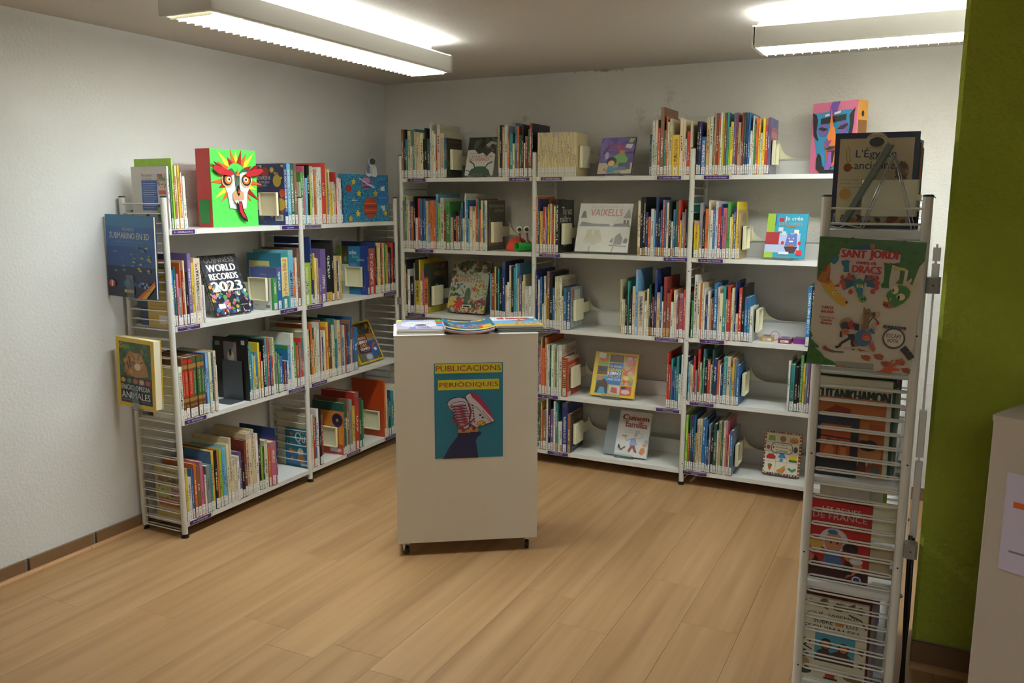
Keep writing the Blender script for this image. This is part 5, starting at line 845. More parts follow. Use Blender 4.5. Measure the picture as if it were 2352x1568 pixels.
# Sant Jordi on the near ladder
sj = [('R', 0, 0, 1, 1, 'cdc2ae'),
 ('P', [(0, 1), (1, 1), (1, 0.863), (0.961, 0.819), (0.917, 0.678), (0.861, 0.705), (0.866, 0.787), (0.708, 0.821), (0.579, 0.867), (0.51, 0.919), (0.369, 0.923), (0.291, 0.908), (0.214, 0.885), (0.127, 0.802), (0.076, 0.739), (0.013, 0.662)], '3c6b2a'), ('E', 0.126, 0.931, 0.024, 0.015, '2f6030'), ('E', 0.255, 0.971, 0.024, 0.015, '2f6030'), ('E', 0.064, 0.847, 0.02, 0.013, '2f6030'), ('E', 0.316, 0.996, 0.018, 0.012, '2f6030'), ('E', 0.667, 0.94, 0.026, 0.017, '2f6030'), ('E', 0.753, 0.907, 0.024, 0.015, '2f6030'), ('E', 0.798, 0.992, 0.022, 0.014, '2f6030'), ('E', 0.902, 0.919, 0.026, 0.017, '2f6030'), ('E', 0.8, 0.87, 0.02, 0.013, '2f6030'), ('E', 0.948, 0.834, 0.018, 0.012, '2f6030'), ('E', 0.045, 0.745, 0.016, 0.01, '2f6030'), ('E', 0.875, 0.844, 0.018, 0.012, '2f6030'),
 ('P', [(0.289, 0.916), (0.364, 0.952), (0.482, 0.966), (0.499, 0.926), (0.41, 0.918)], '2a5a78'),
 ('P', [(0.482, 0.966), (0.532, 0.966), (0.533, 0.933), (0.499, 0.926)], 'a87038'),
 ('P', [(0.127, 0.802), (0.138, 0.745), (0.135, 0.687), (0.163, 0.652), (0.123, 0.635), (0.051, 0.645), (0.013, 0.662), (0.058, 0.729)], 'b06a2a'),
 ('P', [(0.103, 0.792), (0.099, 0.733), (0.064, 0.721), (0.072, 0.764)], '9a4a20'),
 ('P', [(0.136, 0.745), (0.134, 0.661), (0.099, 0.658), (0.114, 0.693)], '9a4a20'),
 ('P', [(0.051, 0.641), (0.123, 0.635), (0.175, 0.657), (0.211, 0.594), (0.235, 0.572), (0.259, 0.582), (0.271, 0.542), (0.312, 0.538), (0.342, 0.512), (0.322, 0.477), (0.282, 0.473), (0.249, 0.49), (0.171, 0.532), (0.101, 0.583)], 'd2a036'),
 ('P', [(0.051, 0.641), (0.101, 0.583), (0.171, 0.532), (0.261, 0.475), (0.237, 0.497), (0.157, 0.555), (0.097, 0.608)], 'aab24a'),
 ('P', [(0.181, 0.62), (0.232, 0.65), (0.245, 0.622), (0.207, 0.619)], 'b8402c'), ('E', 0.195, 0.568, 0.02, 0.015, 'd8d890'), ('E', 0.197, 0.566, 0.006, 0.005, '1c1c1c'), ('E', 0.326, 0.506, 0.012, 0.011, '3a2418'),
 ('P', [(0.125, 0.811), (0.141, 0.837), (0.207, 0.868), (0.204, 0.826), (0.169, 0.79)], '2c6f84'),
 ('P', [(0.229, 0.824), (0.308, 0.835), (0.311, 0.786), (0.318, 0.741), (0.263, 0.74), (0.261, 0.781), (0.239, 0.796)], '2c6f84'),
 ('P', [(0.308, 0.835), (0.338, 0.834), (0.336, 0.819), (0.312, 0.819)], 'a87038'),
 ('P', [(0.642, 0.828), (0.713, 0.822), (0.702, 0.69), (0.71, 0.642), (0.64, 0.64), (0.63, 0.667), (0.652, 0.686), (0.653, 0.735)], '2f6c2c'),
 ('P', [(0.71, 0.809), (0.837, 0.804), (0.836, 0.784), (0.735, 0.783)], 'b8ae48'),
 ('P', [(0.791, 0.784), (0.837, 0.78), (0.833, 0.719), (0.83, 0.678), (0.763, 0.684), (0.793, 0.715)], '4a6424'), ('L', [(0.383, 0.668), (0.35, 0.722)], 0.01, '2a6478'), ('L', [(0.481, 0.67), (0.494, 0.727)], 0.01, '2a6478'), ('L', [(0.377, 0.667), (0.317, 0.712)], 0.01, 'b84638'), ('L', [(0.487, 0.669), (0.53, 0.724)], 0.01, 'b84638'), ('L', [(0.373, 0.665), (0.289, 0.696)], 0.01, 'b84638'), ('L', [(0.492, 0.668), (0.562, 0.715)], 0.01, 'b84638'), ('L', [(0.37, 0.663), (0.269, 0.675)], 0.01, '2a6478'), ('L', [(0.496, 0.667), (0.588, 0.701)], 0.01, '2a6478'), ('L', [(0.368, 0.661), (0.26, 0.653)], 0.01, 'b84638'), ('L', [(0.498, 0.665), (0.604, 0.683)], 0.01, 'b84638'), ('L', [(0.368, 0.658), (0.262, 0.629)], 0.01, 'b84638'), ('L', [(0.499, 0.662), (0.61, 0.663)], 0.01, 'b84638'), ('L', [(0.37, 0.656), (0.274, 0.608)], 0.01, '2a6478'), ('L', [(0.498, 0.66), (0.605, 0.643)], 0.01, '2a6478'), ('E', 0.26, 0.698, 0.02, 0.018, 'b4402e'), ('E', 0.256, 0.661, 0.02, 0.018, 'b4402e'), ('E', 0.288, 0.622, 0.02, 0.018, 'b4402e'), ('E', 0.354, 0.592, 0.022, 0.02, 'b4402e'), ('E', 0.586, 0.712, 0.022, 0.02, 'b4402e'), ('E', 0.598, 0.673, 0.022, 0.02, 'b4402e'), ('E', 0.594, 0.639, 0.022, 0.02, 'b4402e'), ('E', 0.564, 0.608, 0.024, 0.021, 'b4402e'), ('E', 0.534, 0.724, 0.018, 0.016, 'b4402e'), ('E', 0.322, 0.721, 0.018, 0.016, 'b4402e'),
 ('P', [(0.317, 0.687), (0.38, 0.677), (0.385, 0.644), (0.318, 0.621), (0.293, 0.652)], '26606c'),
 ('P', [(0.49, 0.687), (0.548, 0.701), (0.566, 0.653), (0.508, 0.639)], '26606c'), ('E', 0.426, 0.656, 0.052, 0.042, '2a7284'),
 ('P', [(0.398, 0.629), (0.469, 0.627), (0.471, 0.562), (0.458, 0.519), (0.431, 0.558), (0.399, 0.596)], '2a7284'),
 ('P', [(0.382, 0.636), (0.409, 0.597), (0.451, 0.527), (0.438, 0.517), (0.397, 0.579)], 'c8b070'), ('E', 0.479, 0.545, 0.036, 0.029, '5c9a3e'), ('E', 0.472, 0.544, 0.009, 0.01, '1a241a'), ('E', 0.496, 0.546, 0.009, 0.01, '1a241a'), ('E', 0.419, 0.643, 0.015, 0.014, 'd4d070'), ('E', 0.453, 0.642, 0.015, 0.014, 'd4d070'), ('E', 0.422, 0.643, 0.005, 0.005, '1c1c1c'), ('E', 0.451, 0.642, 0.005, 0.005, '1c1c1c'),
 ('P', [(0.392, 0.694), (0.39, 0.727), (0.409, 0.696)], 'b0a850'),
 ('P', [(0.449, 0.687), (0.457, 0.709), (0.466, 0.685)], 'b0a850'),
 ('P', [(0.696, 0.608), (0.74, 0.645), (0.806, 0.676), (0.868, 0.665), (0.911, 0.629), (0.903, 0.588), (0.861, 0.543), (0.786, 0.503), (0.717, 0.492), (0.681, 0.525)], '44802f'),
 ('P', [(0.673, 0.541), (0.696, 0.551), (0.765, 0.509), (0.748, 0.491), (0.696, 0.494), (0.67, 0.516)], 'b4512a'), ('E', 0.685, 0.517, 0.01, 0.011, '26200e'), ('E', 0.71, 0.512, 0.01, 0.01, '26200e'), ('E', 0.767, 0.635, 0.032, 0.032, 'dccf98'), ('E', 0.751, 0.63, 0.009, 0.015, '1a1a1a'), ('E', 0.827, 0.586, 0.04, 0.026, 'dccf98'), ('E', 0.808, 0.58, 0.011, 0.018, '1a1a1a'),
 ('P', [(0.658, 0.596), (0.697, 0.576), (0.723, 0.542), (0.678, 0.541)], 'cfc08c'),
 ('P', [(0.827, 0.669), (0.905, 0.737), (0.906, 0.709), (0.877, 0.67)], 'cbb98a'),
 ('P', [(0.89, 0.659), (0.974, 0.723), (0.975, 0.691), (0.916, 0.625)], 'cbb98a'),
 ('P', [(0.726, 0.569), (0.744, 0.569), (0.738, 0.547)], 'cbb98a'),
 ('P', [(0.825, 0.526), (0.843, 0.526), (0.837, 0.504)], 'cbb98a'),
 ('P', [(0.861, 0.549), (0.88, 0.55), (0.874, 0.528)], 'cbb98a'),
 ('P', [(0.892, 0.577), (0.91, 0.577), (0.904, 0.555)], 'cbb98a'),
 ('P', [(0.206, 0.901), (0.228, 0.923), (0.37, 0.915), (0.489, 0.925), (0.568, 0.932), (0.743, 0.906), (0.779, 0.901), (0.78, 0.844), (0.727, 0.831), (0.625, 0.838), (0.639, 0.815), (0.64, 0.75), (0.542, 0.733), (0.34, 0.731), (0.312, 0.778), (0.324, 0.828), (0.221, 0.844)], 'c7a8a2'), ('B', 'SANT', 0.229, 0.854, 0.459, 0.914, 'b42f28'), ('B', 'JORDI', 0.497, 0.844, 0.751, 0.922, 'b42f28'), ('B', 'contra els', 0.377, 0.809, 0.565, 0.839, '982c26'), ('B', 'DRACS', 0.348, 0.743, 0.614, 0.799, 'b42f28'), ('B', 'CARLES', 0.097, 0.446, 0.207, 0.468, 'a8342c'), ('B', 'BALAÑÀ', 0.092, 0.414, 0.216, 0.438, 'a8342c'), ('T', 'Il·lustracions de', 0.078, 0.37, 0.228, 0.39, 'a8342c'), ('B', 'Lourdes', 0.104, 0.349, 0.204, 0.367, 'a8342c'), ('B', 'Navarro', 0.1, 0.323, 0.208, 0.343, 'a8342c'),
 ('P', [(0.494, 0.309), (0.49, 0.391), (0.498, 0.433), (0.495, 0.482), (0.506, 0.487), (0.518, 0.468), (0.556, 0.48), (0.572, 0.449), (0.651, 0.461), (0.663, 0.425), (0.639, 0.415), (0.586, 0.426), (0.564, 0.407), (0.57, 0.318)], '84663e'),
 ('P', [(0.481, 0.357), (0.485, 0.423), (0.5, 0.45), (0.507, 0.352)], 'b0966a'), ('E', 0.523, 0.436, 0.006, 0.006, '241a14'), ('E', 0.545, 0.442, 0.006, 0.006, '241a14'),
 ('P', [(0.611, 0.457), (0.654, 0.457), (0.661, 0.421), (0.623, 0.42)], 'c8a678'),
 ('P', [(0.592, 0.449), (0.604, 0.451), (0.607, 0.424), (0.597, 0.424)], '1c1818'), ('L', [(0.561, 0.366), (0.598, 0.419), (0.645, 0.383)], 0.003, '4a3a2c'), ('E', 0.647, 0.371, 0.014, 0.013, 'b02a2a'),
 ('P', [(0.28, 0.332), (0.299, 0.371), (0.357, 0.394), (0.398, 0.39), (0.344, 0.351), (0.308, 0.322)], 'a08a60'), ('E', 0.348, 0.327, 0.055, 0.034, '3c3640'),
 ('P', [(0.358, 0.357), (0.4, 0.378), (0.436, 0.336), (0.414, 0.301), (0.381, 0.314)], 'a02624'), ('E', 0.35, 0.281, 0.036, 0.026, 'bf6642'), ('E', 0.339, 0.286, 0.004, 0.004, '1c1616'), ('E', 0.363, 0.289, 0.004, 0.004, '1c1616'),
 ('P', [(0.314, 0.282), (0.299, 0.28), (0.299, 0.239), (0.328, 0.234)], '26262c'),
 ('P', [(0.369, 0.263), (0.44, 0.271), (0.449, 0.214), (0.396, 0.225)], '2c2c34'), ('L', [(0.395, 0.233), (0.32, 0.187), (0.305, 0.157), (0.269, 0.154)], 0.007, '26262c'), ('L', [(0.426, 0.228), (0.428, 0.187), (0.457, 0.17), (0.435, 0.147)], 0.007, '26262c'),
 ('P', [(0.414, 0.358), (0.477, 0.349), (0.476, 0.299), (0.434, 0.303)], '26262c'), ('E', 0.526, 0.247, 0.082, 0.063, '35688e'), ('E', 0.553, 0.258, 0.048, 0.032, 'a8402e'), ('E', 0.559, 0.247, 0.034, 0.021, 'c86e48'), ('E', 0.546, 0.249, 0.004, 0.004, '1c1414'), ('E', 0.571, 0.254, 0.004, 0.004, '1c1414'),
 ('P', [(0.566, 0.309), (0.593, 0.332), (0.637, 0.288), (0.611, 0.289)], '35688e'),
 ('P', [(0.598, 0.361), (0.624, 0.36), (0.647, 0.314), (0.608, 0.305), (0.625, 0.323)], 'c09a78'),
 ('P', [(0.585, 0.205), (0.622, 0.225), (0.653, 0.171), (0.641, 0.149), (0.612, 0.167)], 'bf5c3a'),
 ('P', [(0.526, 0.161), (0.56, 0.169), (0.559, 0.148), (0.528, 0.149)], '9a3228'),
 ('P', [(0.431, 0.229), (0.458, 0.223), (0.497, 0.178), (0.534, 0.141), (0.503, 0.146), (0.452, 0.198)], '84503a'),
 ('P', [(0.336, 0.156), (0.497, 0.18), (0.623, 0.164), (0.595, 0.148), (0.5, 0.162), (0.359, 0.142)], 'b8a898'), ('L', [(0.154, 0.143), (0.197, 0.126)], 0.01, 'a8402c'), ('L', [(0.197, 0.126), (0.26, 0.117)], 0.007, '7a4a4a'), ('L', [(0.26, 0.117), (0.354, 0.121)], 0.004, '2f5a74'), ('E', 0.811, 0.27, 0.106, 0.081, '454343'), ('E', 0.811, 0.27, 0.09, 0.068, 'cfc6b4'), ('L', [(0.903, 0.207), (0.951, 0.172), (0.996, 0.129)], 0.018, '2a2828'), ('T', 'ESCAPE', 0.74, 0.273, 0.88, 0.303, '343434'), ('T', 'BOOK', 0.757, 0.237, 0.861, 0.265, '343434'), ('E', 0.792, 0.253, 0.007, 0.007, 'cfc6b4'), ('B', 'AMB ENIGMES PER RESOLDRE', 0.7, 0.343, 0.912, 0.365, '343434'),
 ('P', [(0.524, 0.113), (0.579, 0.12), (0.622, 0.111), (0.612, 0.101), (0.63, 0.093), (0.606, 0.089), (0.612, 0.077), (0.577, 0.077), (0.537, 0.089)], '9c4a24'),
 ('P', [(0.644, 0.132), (0.7, 0.139), (0.743, 0.129), (0.732, 0.12), (0.75, 0.112), (0.726, 0.108), (0.733, 0.095), (0.697, 0.096), (0.658, 0.108)], '9c4a24'),
 ('P', [(0.716, 0.08), (0.771, 0.088), (0.814, 0.078), (0.804, 0.069), (0.822, 0.061), (0.798, 0.057), (0.804, 0.044), (0.769, 0.045), (0.729, 0.057)], '9c4a24'),
 ('P', [(0.85, 0.108), (0.905, 0.115), (0.949, 0.105), (0.938, 0.096), (0.956, 0.089), (0.932, 0.084), (0.938, 0.072), (0.903, 0.073), (0.864, 0.084)], '9c4a24'),
 ('P', [(0.913, 0.05), (0.968, 0.058), (1, 0.048), (1, 0.039), (1, 0.031), (0.995, 0.027), (1, 0.015), (0.966, 0.015), (0.926, 0.027)], '9c4a24'),
 ('P', [(0.664, 0), (0.719, 0.008), (0.76, 0.037), (0.824, 0.109), (0.833, 0.102), (0.798, 0.057), (0.845, 0.079), (0.908, 0.127), (0.922, 0.12), (0.914, 0.095), (0.831, 0.045), (0.898, 0.045), (0.901, 0.029), (0.826, 0.016), (0.839, 0.001), (0.778, 0), (0.736, 0)], 'c04e2a'),
 ('P', [(0.004, 0.268), (0.036, 0.226), (0.019, 0.203), (0.077, 0.164), (0.111, 0.147), (0.102, 0.133), (0.071, 0.134), (0.14, 0.096), (0.178, 0.063), (0.274, 0.037), (0.304, 0.008), (0.155, 0.002), (0, 0)], '3c6b2a'),
 ('P', [(0, 0.334), (0.012, 0.324), (0.004, 0.298), (0, 0.305)], '2f7a3a'), ('E', 0.107, 0.075, 0.022, 0.015, '27603a'), ('E', 0.192, 0.027, 0.022, 0.015, '27603a'), ('E', 0.049, 0.144, 0.022, 0.015, '27603a'), ('E', 0.042, 0.059, 0.022, 0.015, '27603a'),
 ('P', [(0.31, 0.007), (0.371, 0.011), (0.394, 0), (0.342, 0)], 'b06030')]
face_book('dragon_book', 'big SANT JORDI contra els DRACS picture book hung on the right bookcase end', (2.972, -2.178, 1.078), 0, 0, .272, .362, .012, '33551f', sj, group='books hung on the ladder ends', roll=2.4)
t = thing('acrylic_holder', 'clear hook under the big dragon picture book', 'holder', (3.10, -2.181, 1.083), 0)
q = MB(); q.box(-.05, -.002, -.009, .05, -.0008, .006); q.box(-.05, -.002, -.0105, .05, .03, -.009); ob('hook', q.mesh('hook', M['acrylic']), t)

# ---------------------------------------------------------------- children's craft boxes
def layered(items, W, H, parent, name, y0, th, M_=None):
    """foam or card pieces standing proud of the face: every polygon an extruded piece"""
    k = 0
    for it in items:
        k += 1; q = MB(); nm, pts, col, lift = it[0], it[1], it[2], it[3]
        y = y0-lift
        q.prism([(a*W, b*H) for a, b in pts], y-th, y, lin(col)); ob(nm, q.mesh(nm, M['print']), parent)
def ell(cx, cy, rx, ry, n=14): return [(cx+rx*math.cos(2*PI*i/n), cy+ry*math.sin(2*PI*i/n)) for i in range(n)]
def box_file(label, loc, yawd, W, H, D, front, side_, extra_side=None, right=False):
    t = thing('craft_box', label, 'craft box', loc, math.radians(yawd), 'handmade mask boxes on the top shelves')
    q = MB(); q.bbox(0, .003, 0, W, D, H, .002, lin(side_)); ob('box', q.mesh('box', M['print']), t)
    q = MB(); q.box(0, 0, 0, W, .003, H, lin(front)); ob('front_panel', q.mesh('front_panel', M['print']), t)
    return t
gx = box_file('green and red box with a fierce paper monster mask, left bookcase', (.25, -1.765, 1.4074), 87, .28, .363, .1, '5be05c', 'c4322a')
q = MB(); q.box(-.002, .02, .02, -.0003, .085, .13, lin('1f8a34')); ob('glitter_patch', q.mesh('glitter_patch', M['print']), gx)
sp = []
rr = random.Random(5); ccx, ccy = .54, .62
for k in range(26):
    a = PI*2*k/26 + .1; R0 = .12; R1 = rr.choice((.5, .58, .48, .62)) * (1 if k % 2 else .84); col = ('e8e23a', 'e0662a', 'a8262a')[k % 3]
    da = .2; sy = .78
    if -2.2 < (a-2*PI if a > PI else a) < -.95: continue
    sp.append(('ray', [(ccx+R0*2.1*math.cos(a-da), ccy+R0*1.8*math.sin(a-da)), (ccx+R1*math.cos(a), ccy+R1*sy*math.sin(a)), (ccx+R0*2.1*math.cos(a+da), ccy+R0*1.8*math.sin(a+da))], col, .0005+.0008*(k % 3)))
sp += [('head', [(.2, .62), (.24, .7), (.4, .74), (.54, .7), (.68, .74), (.86, .7), (.88, .6), (.76, .44), (.72, .24), (.6, .22), (.42, .24), (.36, .24), (.32, .44)], 'e8e8e6', .004),
       ('cheek', ell(.32, .6, .12, .09), 'e0b490', .006), ('cheek', ell(.74, .6, .12, .09), 'e0b490', .006), ('eye', ell(.32, .61, .1, .075), '2c2c2a', .008), ('eye', ell(.74, .61, .1, .075), '2c2c2a', .008), ('iris', ell(.33, .61, .075, .055), 'e07828', .0095), ('iris', ell(.73, .61, .075, .055), 'e07828', .0095),
       ('pupil', ell(.34, .615, .045, .034), 'f0f0ec', .011), ('pupil', ell(.72, .615, .045, .034), 'f0f0ec', .011), ('pupil', ell(.345, .615, .02, .016), '1c1c1c', .0125), ('pupil', ell(.715, .615, .02, .016), '1c1c1c', .0125),
       ('bridge', [(.48, .66), (.52, .72), (.56, .72), (.6, .66), (.58, .5), (.6, .44), (.54, .4), (.48, .44), (.5, .5)], '5c6a60', .007), ('curl', [(.3, .73), (.42, .76), (.5, .7), (.52, .6), (.49, .68), (.42, .72)], '1f7a54', .010), ('curl', [(.78, .73), (.66, .76), (.57, .7), (.55, .6), (.58, .68), (.66, .72)], '1f7a54', .010),
       ('crest', [(.5, .66), (.54, .76), (.58, .66)], 'd8782a', .012), ('muzzle', [(.42, .44), (.46, .47), (.62, .47), (.66, .44), (.66, .36), (.6, .32), (.46, .32), (.42, .36)], 'd2a27c', .009), ('nose', [(.5, .47), (.53, .54), (.56, .54), (.58, .47), (.56, .42), (.54, .4), (.52, .42)], '1f1f1f', .012), ('nose_tip', [(.52, .44), (.54, .5), (.56, .44)], 'e06a28', .0145),
       ('tongue', [(.48, .33), (.6, .33), (.63, .22), (.7, .12), (.72, .06), (.64, .08), (.55, .14), (.5, .22)], '26282a', .012), ('tongue', [(.52, .32), (.58, .32), (.6, .22), (.67, .12), (.68, .1), (.6, .13), (.54, .2)], 'd02c3c', .0145), ('teeth', [(.44, .33), (.46, .3), (.48, .33), (.5, .3), (.52, .33), (.55, .355), (.58, .33), (.6, .3), (.62, .33), (.62, .345), (.44, .345)], 'f2f2f0', .017),
       ('brow', [(.0, .74), (.12, .68), (.36, .66), (.44, .68), (.4, .72), (.2, .76), (.04, .79)], 'c42a34', .017), ('brow', [(1.12, .74), (1.0, .68), (.76, .65), (.7, .67), (.74, .72), (.94, .76), (1.06, .77)], 'c42a34', .017),
       ('horn', [(.02, .84), (.16, .8), (.3, .72), (.26, .7), (.12, .74)], '8a1f24', .014), ('horn', [(1.02, .82), (.9, .8), (.76, .72), (.8, .7), (.92, .73)], '8a1f24', .014)]
layered(sp, .28, .363, gx, 'mask', 0, .0012)
pk = box_file('pink and orange box with a moustached blue paper mask, right end', (2.688, -.19, 1.6663), -28, .245, .342, .085, 'd06a8c', 'd8963a')
q = MB(); q.prism(ell(.0425, .28, .01, .014), .2452, .2462, lin('1a1a1a'), 'x'); ob('finger_hole', q.mesh('finger_hole', M['print']), pk)
q = MB(); q.box(.2452, .008, .06, .2462, .078, .25, lin('8a5a28')); ob('glitter_patch', q.mesh('glitter_patch', M['print']), pk)
pm_ = [('face', [(.08, .86), (.88, .88), (.9, .7), (.92, .5), (.86, .3), (.72, .08), (.5, .02), (.28, .08), (.14, .28), (.08, .5)], '2f88b0', .0005), ('hair', [(.4, .84), (.42, .94), (.46, 1.0), (.62, 1.0), (.58, .92), (.56, .84), (.54, .8), (.42, .8)], '6a4a9a', .004),
       ('sideburn', [(.02, .87), (.1, .84), (.14, .76), (.12, .6), (.14, .54), (.18, .48), (.16, .47), (.06, .54), (.04, .7), (.03, .8)], '1c1c1e', .003), ('sideburn', [(.96, .9), (.9, .86), (.84, .8), (.86, .68), (.84, .56), (.8, .5), (.84, .5), (.92, .56), (.94, .72), (.94, .82)], '1c1c1e', .003),
       ('brow', [(.22, .78), (.78, .82), (.78, .74), (.22, .7)], '19191b', .006), ('glasses', [(.32, .8), (.42, .81), (.42, .84), (.32, .83)], 'd8d8d4', .008), ('glasses', [(.52, .82), (.66, .84), (.66, .87), (.52, .85)], 'd8d8d4', .008),
       ('eye', ell(.27, .62, .11, .09), '74529a', .003), ('eye', ell(.72, .64, .11, .09), '74529a', .003), ('lash', [(.16, .64), (.3, .6), (.38, .62), (.36, .64), (.24, .66)], '1c1c1e', .006), ('lash', [(.6, .62), (.74, .62), (.84, .68), (.8, .69), (.66, .66)], '1c1c1e', .006),
       ('beard', [(.2, .3), (.26, .26), (.3, .12), (.4, .06), (.6, .06), (.7, .12), (.72, .26), (.78, .32), (.86, .26), (.84, .1), (.74, .01), (.26, .01), (.16, .08), (.16, .22)], '19191b', .006), ('mouth', [(.36, .34), (.64, .36), (.6, .14), (.54, .1), (.42, .12), (.4, .22)], 'd8642c', .008), ('mouth', [(.4, .32), (.58, .33), (.55, .16), (.44, .14)], '2a2a34', .010),
       ('tongue', [(.42, .31), (.52, .31), (.53, .14), (.49, .06), (.38, .06), (.4, .12), (.44, .2)], '8a54a4', .013), ('nose', [(.48, .8), (.52, .66), (.56, .64), (.62, .4), (.58, .36), (.36, .36), (.34, .4), (.46, .64)], 'e07a2c', .012), ('nose', [(.48, .9), (.5, .8), (.54, .66), (.46, .66)], 'd86a28', .017), ('nostril', [(.36, .38), (.6, .39), (.56, .35), (.44, .34)], '2a3040', .017), ('drip', [(.36, .44), (.4, .48), (.42, .5), (.45, .46), (.52, .47), (.48, .42), (.44, .36), (.4, .36)], '7a4a94', .019)]
layered(pm_, .245, .342, pk, 'mask', 0, .0015)
# planets panel and astronaut
t = thing('planet_panel', 'blue glitter box panel covered with planets and stars, left bookcase top shelf', 'craft box', (.22, -.746, 1.4074), math.radians(85))
gl = mat('blue_glitter', '1c6f9c', .3); nt = gl.node_tree; b_ = nt.nodes['Principled BSDF']; tc = nt.nodes.new('ShaderNodeTexCoord'); vo = nt.nodes.new('ShaderNodeTexVoronoi'); vo.inputs['Scale'].default_value = 260
rp = nt.nodes.new('ShaderNodeValToRGB'); rp.color_ramp.elements[0].color = (*lin('0f5280'), 1); rp.color_ramp.elements[1].color = (*lin('5ab8dc'), 1); rp.color_ramp.elements[0].position = .35; rp.color_ramp.elements[1].position = .95
nt.links.new(tc.outputs['Object'], vo.inputs['Vector']); nt.links.new(vo.outputs['Color'], rp.inputs[0]); nt.links.new(rp.outputs[0], b_.inputs['Base Color'])
q = MB(); q.box(0, 0, 0, .40, .035, .276); ob('panel', q.mesh('panel', gl), t)
W_, H_ = .40, .276
def disc(nm, cx, cy, r, items, back):
    q = MB(); q.prism([(cx*W_+r*math.cos(2*PI*i/20), cy*H_+r*math.sin(2*PI*i/20)) for i in range(20)], -.003, 0, lin(back)); o = ob(nm, q.mesh(nm, M['print']), t)
    mb = art_mb(items, 2*r, 2*r); mb.v = [(x+cx*W_-r, y-.003, z+cy*H_-r) for x, y, z in mb.v]; ob('print', mb.mesh('print', M['print']), o)
disc('planet', .5, .82, .038, [('E', .5, .5, .5, .5, 'a86a94'), ('R', .06, .6, .94, .68, 'd0a8c0'), ('R', .1, .76, .9, .84, 'd0a8c0'), ('R', .04, .4, .96, .52, '6f3a7a'), ('R', .14, .14, .86, .26, '54305c'), ('P', [(-.45, .75), (-.3, .8), (.5, .4), (1.4, .1), (1.45, .2), (1.2, .34), (.5, .52), (-.3, .9)], 'c8cce0')], 'a86a94')
disc('planet', .86, .88, .03, [('E', .5, .5, .5, .5, '3a78b8'), ('R', .1, .6, .9, .7, '5a98cc'), ('R', .1, .3, .9, .4, '2a5a9a')], '3a78b8')
disc('planet', .12, .7, .022, [('E', .5, .5, .5, .5, 'a8382a')], 'a8382a'); disc('planet', .22, .46, .026, [('E', .5, .5, .5, .5, '3a6aa8'), ('P', [(.2, .6), (.5, .9), (.7, .7), (.4, .5)], '6aa05a'), ('P', [(.4, .2), (.7, .4), (.6, .1)], '6aa05a'), ('R', .1, .45, .9, .52, 'd8dce0')], '3a6aa8')
disc('planet', .58, .3, .062, [('E', .5, .5, .5, .5, 'a84630')] + [('R', .08, .2+.16*k, .92, .24+.16*k, 'd8703c' if k % 2 else '7a2c22') for k in range(4)], 'a84630')
disc('planet', .86, .5, .046, [('P', [(.3, 1.2), (.7, 1.3), (.72, -.3), (.5, -.35), (.3, 0)], 'dcdce2'), ('E', .5, .5, .5, .5, '2f6fb4'), ('R', .1, .5, .9, .56, '5a94cc')], '2f6fb4')
for (a, b_) in ((.22, .84), (.33, .6), (.7, .6), (.3, .18), (.14, .07), (.92, .18)):
    q = MB(); n = 5; q.prism([(a*W_+.021*(1 if i % 2 else .5)*math.cos(PI*i/n+PI/2+PI), b_*H_+.021*(1 if i % 2 else .5)*math.sin(PI*i/n+PI/2+PI)) for i in range(10)], -.004, 0, lin('d8b02c')); ob('star', q.mesh('star', M['print']), t)
t = thing('astronaut_figure', 'small flat astronaut figure on a stick above the planets panel', 'figure', (.262, -.52, 1.62), math.radians(62))
q = MB(); q.tube([(.0, .0, 0), (.0, 0, .1)], .0015, 6); ob('stick', q.mesh('stick', M['acrylic']), t)
layered([('suit', [(-.03, .1), (-.036, .06), (-.02, .05), (0, .055), (.02, .048), (.034, .056), (.034, .07), (.03, .11), (.0, .125)], 'b4b8c4', 0), ('suit', ell(.004, .14, .024, .024), 'b4b8c4', 0), ('visor', ell(.005, .14, .0195, .019), '1a1a26', .002), ('pack', [(-.034, .1), (-.02, .12), (-.008, .1), (-.014, .07), (-.03, .07)], '3a62a8', .002), ('strap', [(-.016, .1), (-.008, .1), (-.004, .07), (-.012, .07)], 'c8a83a', .004)], 1, 1, t, 'astronaut', .003, .002)
# snail
t = thing('toy_snail', 'red and green handmade snail with big eyes on the second shelf', 'toy', (1.10, -.235, 1.2416))
q = MB(); q.lathe([(.07, 0), (.069, .02), (.062, .042), (.048, .06), (.028, .073), (.006, .078)], 20); ob('shell', q.mesh('shell', mat('red_foam', 'd0452e', .6), True), t, (-.035, .035, 0))
q = MB(); R0, R1, n = .0265, .0238, 18
for xa, ra, xb, rb in ((0, R0, .1, R0), (.1, R1, 0, R1), (.1, R0, .1, R1), (0, R1, 0, R0)):
    q.add([(x, r*math.cos(2*PI*i/n), R0+r*math.sin(2*PI*i/n)) for x, r in ((xa, ra), (xb, rb)) for i in range(n)], [(i, (i+1) % n, n+(i+1) % n, n+i) for i in range(n)])
ob('body_tube', q.mesh('body_tube', mat('green_card', '3cb84e', .55), False), t, (.012, -.066, 0), math.radians(62))
for tip in ((.022, -.05, .105), (.068, -.05, .107)):
    q = MB(); q.tube([(tip[0]+.016, -.035, .050), (tip[0]+.004, -.045, .066), (tip[0], tip[1], tip[2]+.005)], .0045, 8); ob('stalk', q.mesh('stalk', mat('red_pipe', '8f1a1e', .7), True), t)
    q = MB(); r = .0195; q.lathe([(r*math.sin(PI*i/10)+.0001, -r*math.cos(PI*i/10)) for i in range(11)], 16); e = ob('eye', q.mesh('eye', M['lamp_white'], True), t, (tip[0], tip[1], tip[2]+.022), .4)
    q = MB(); q.prism(ell(0, 0, .0115, .0115), -.0197, -.0165); ob('pupil', q.mesh('pupil', M['black']), e)
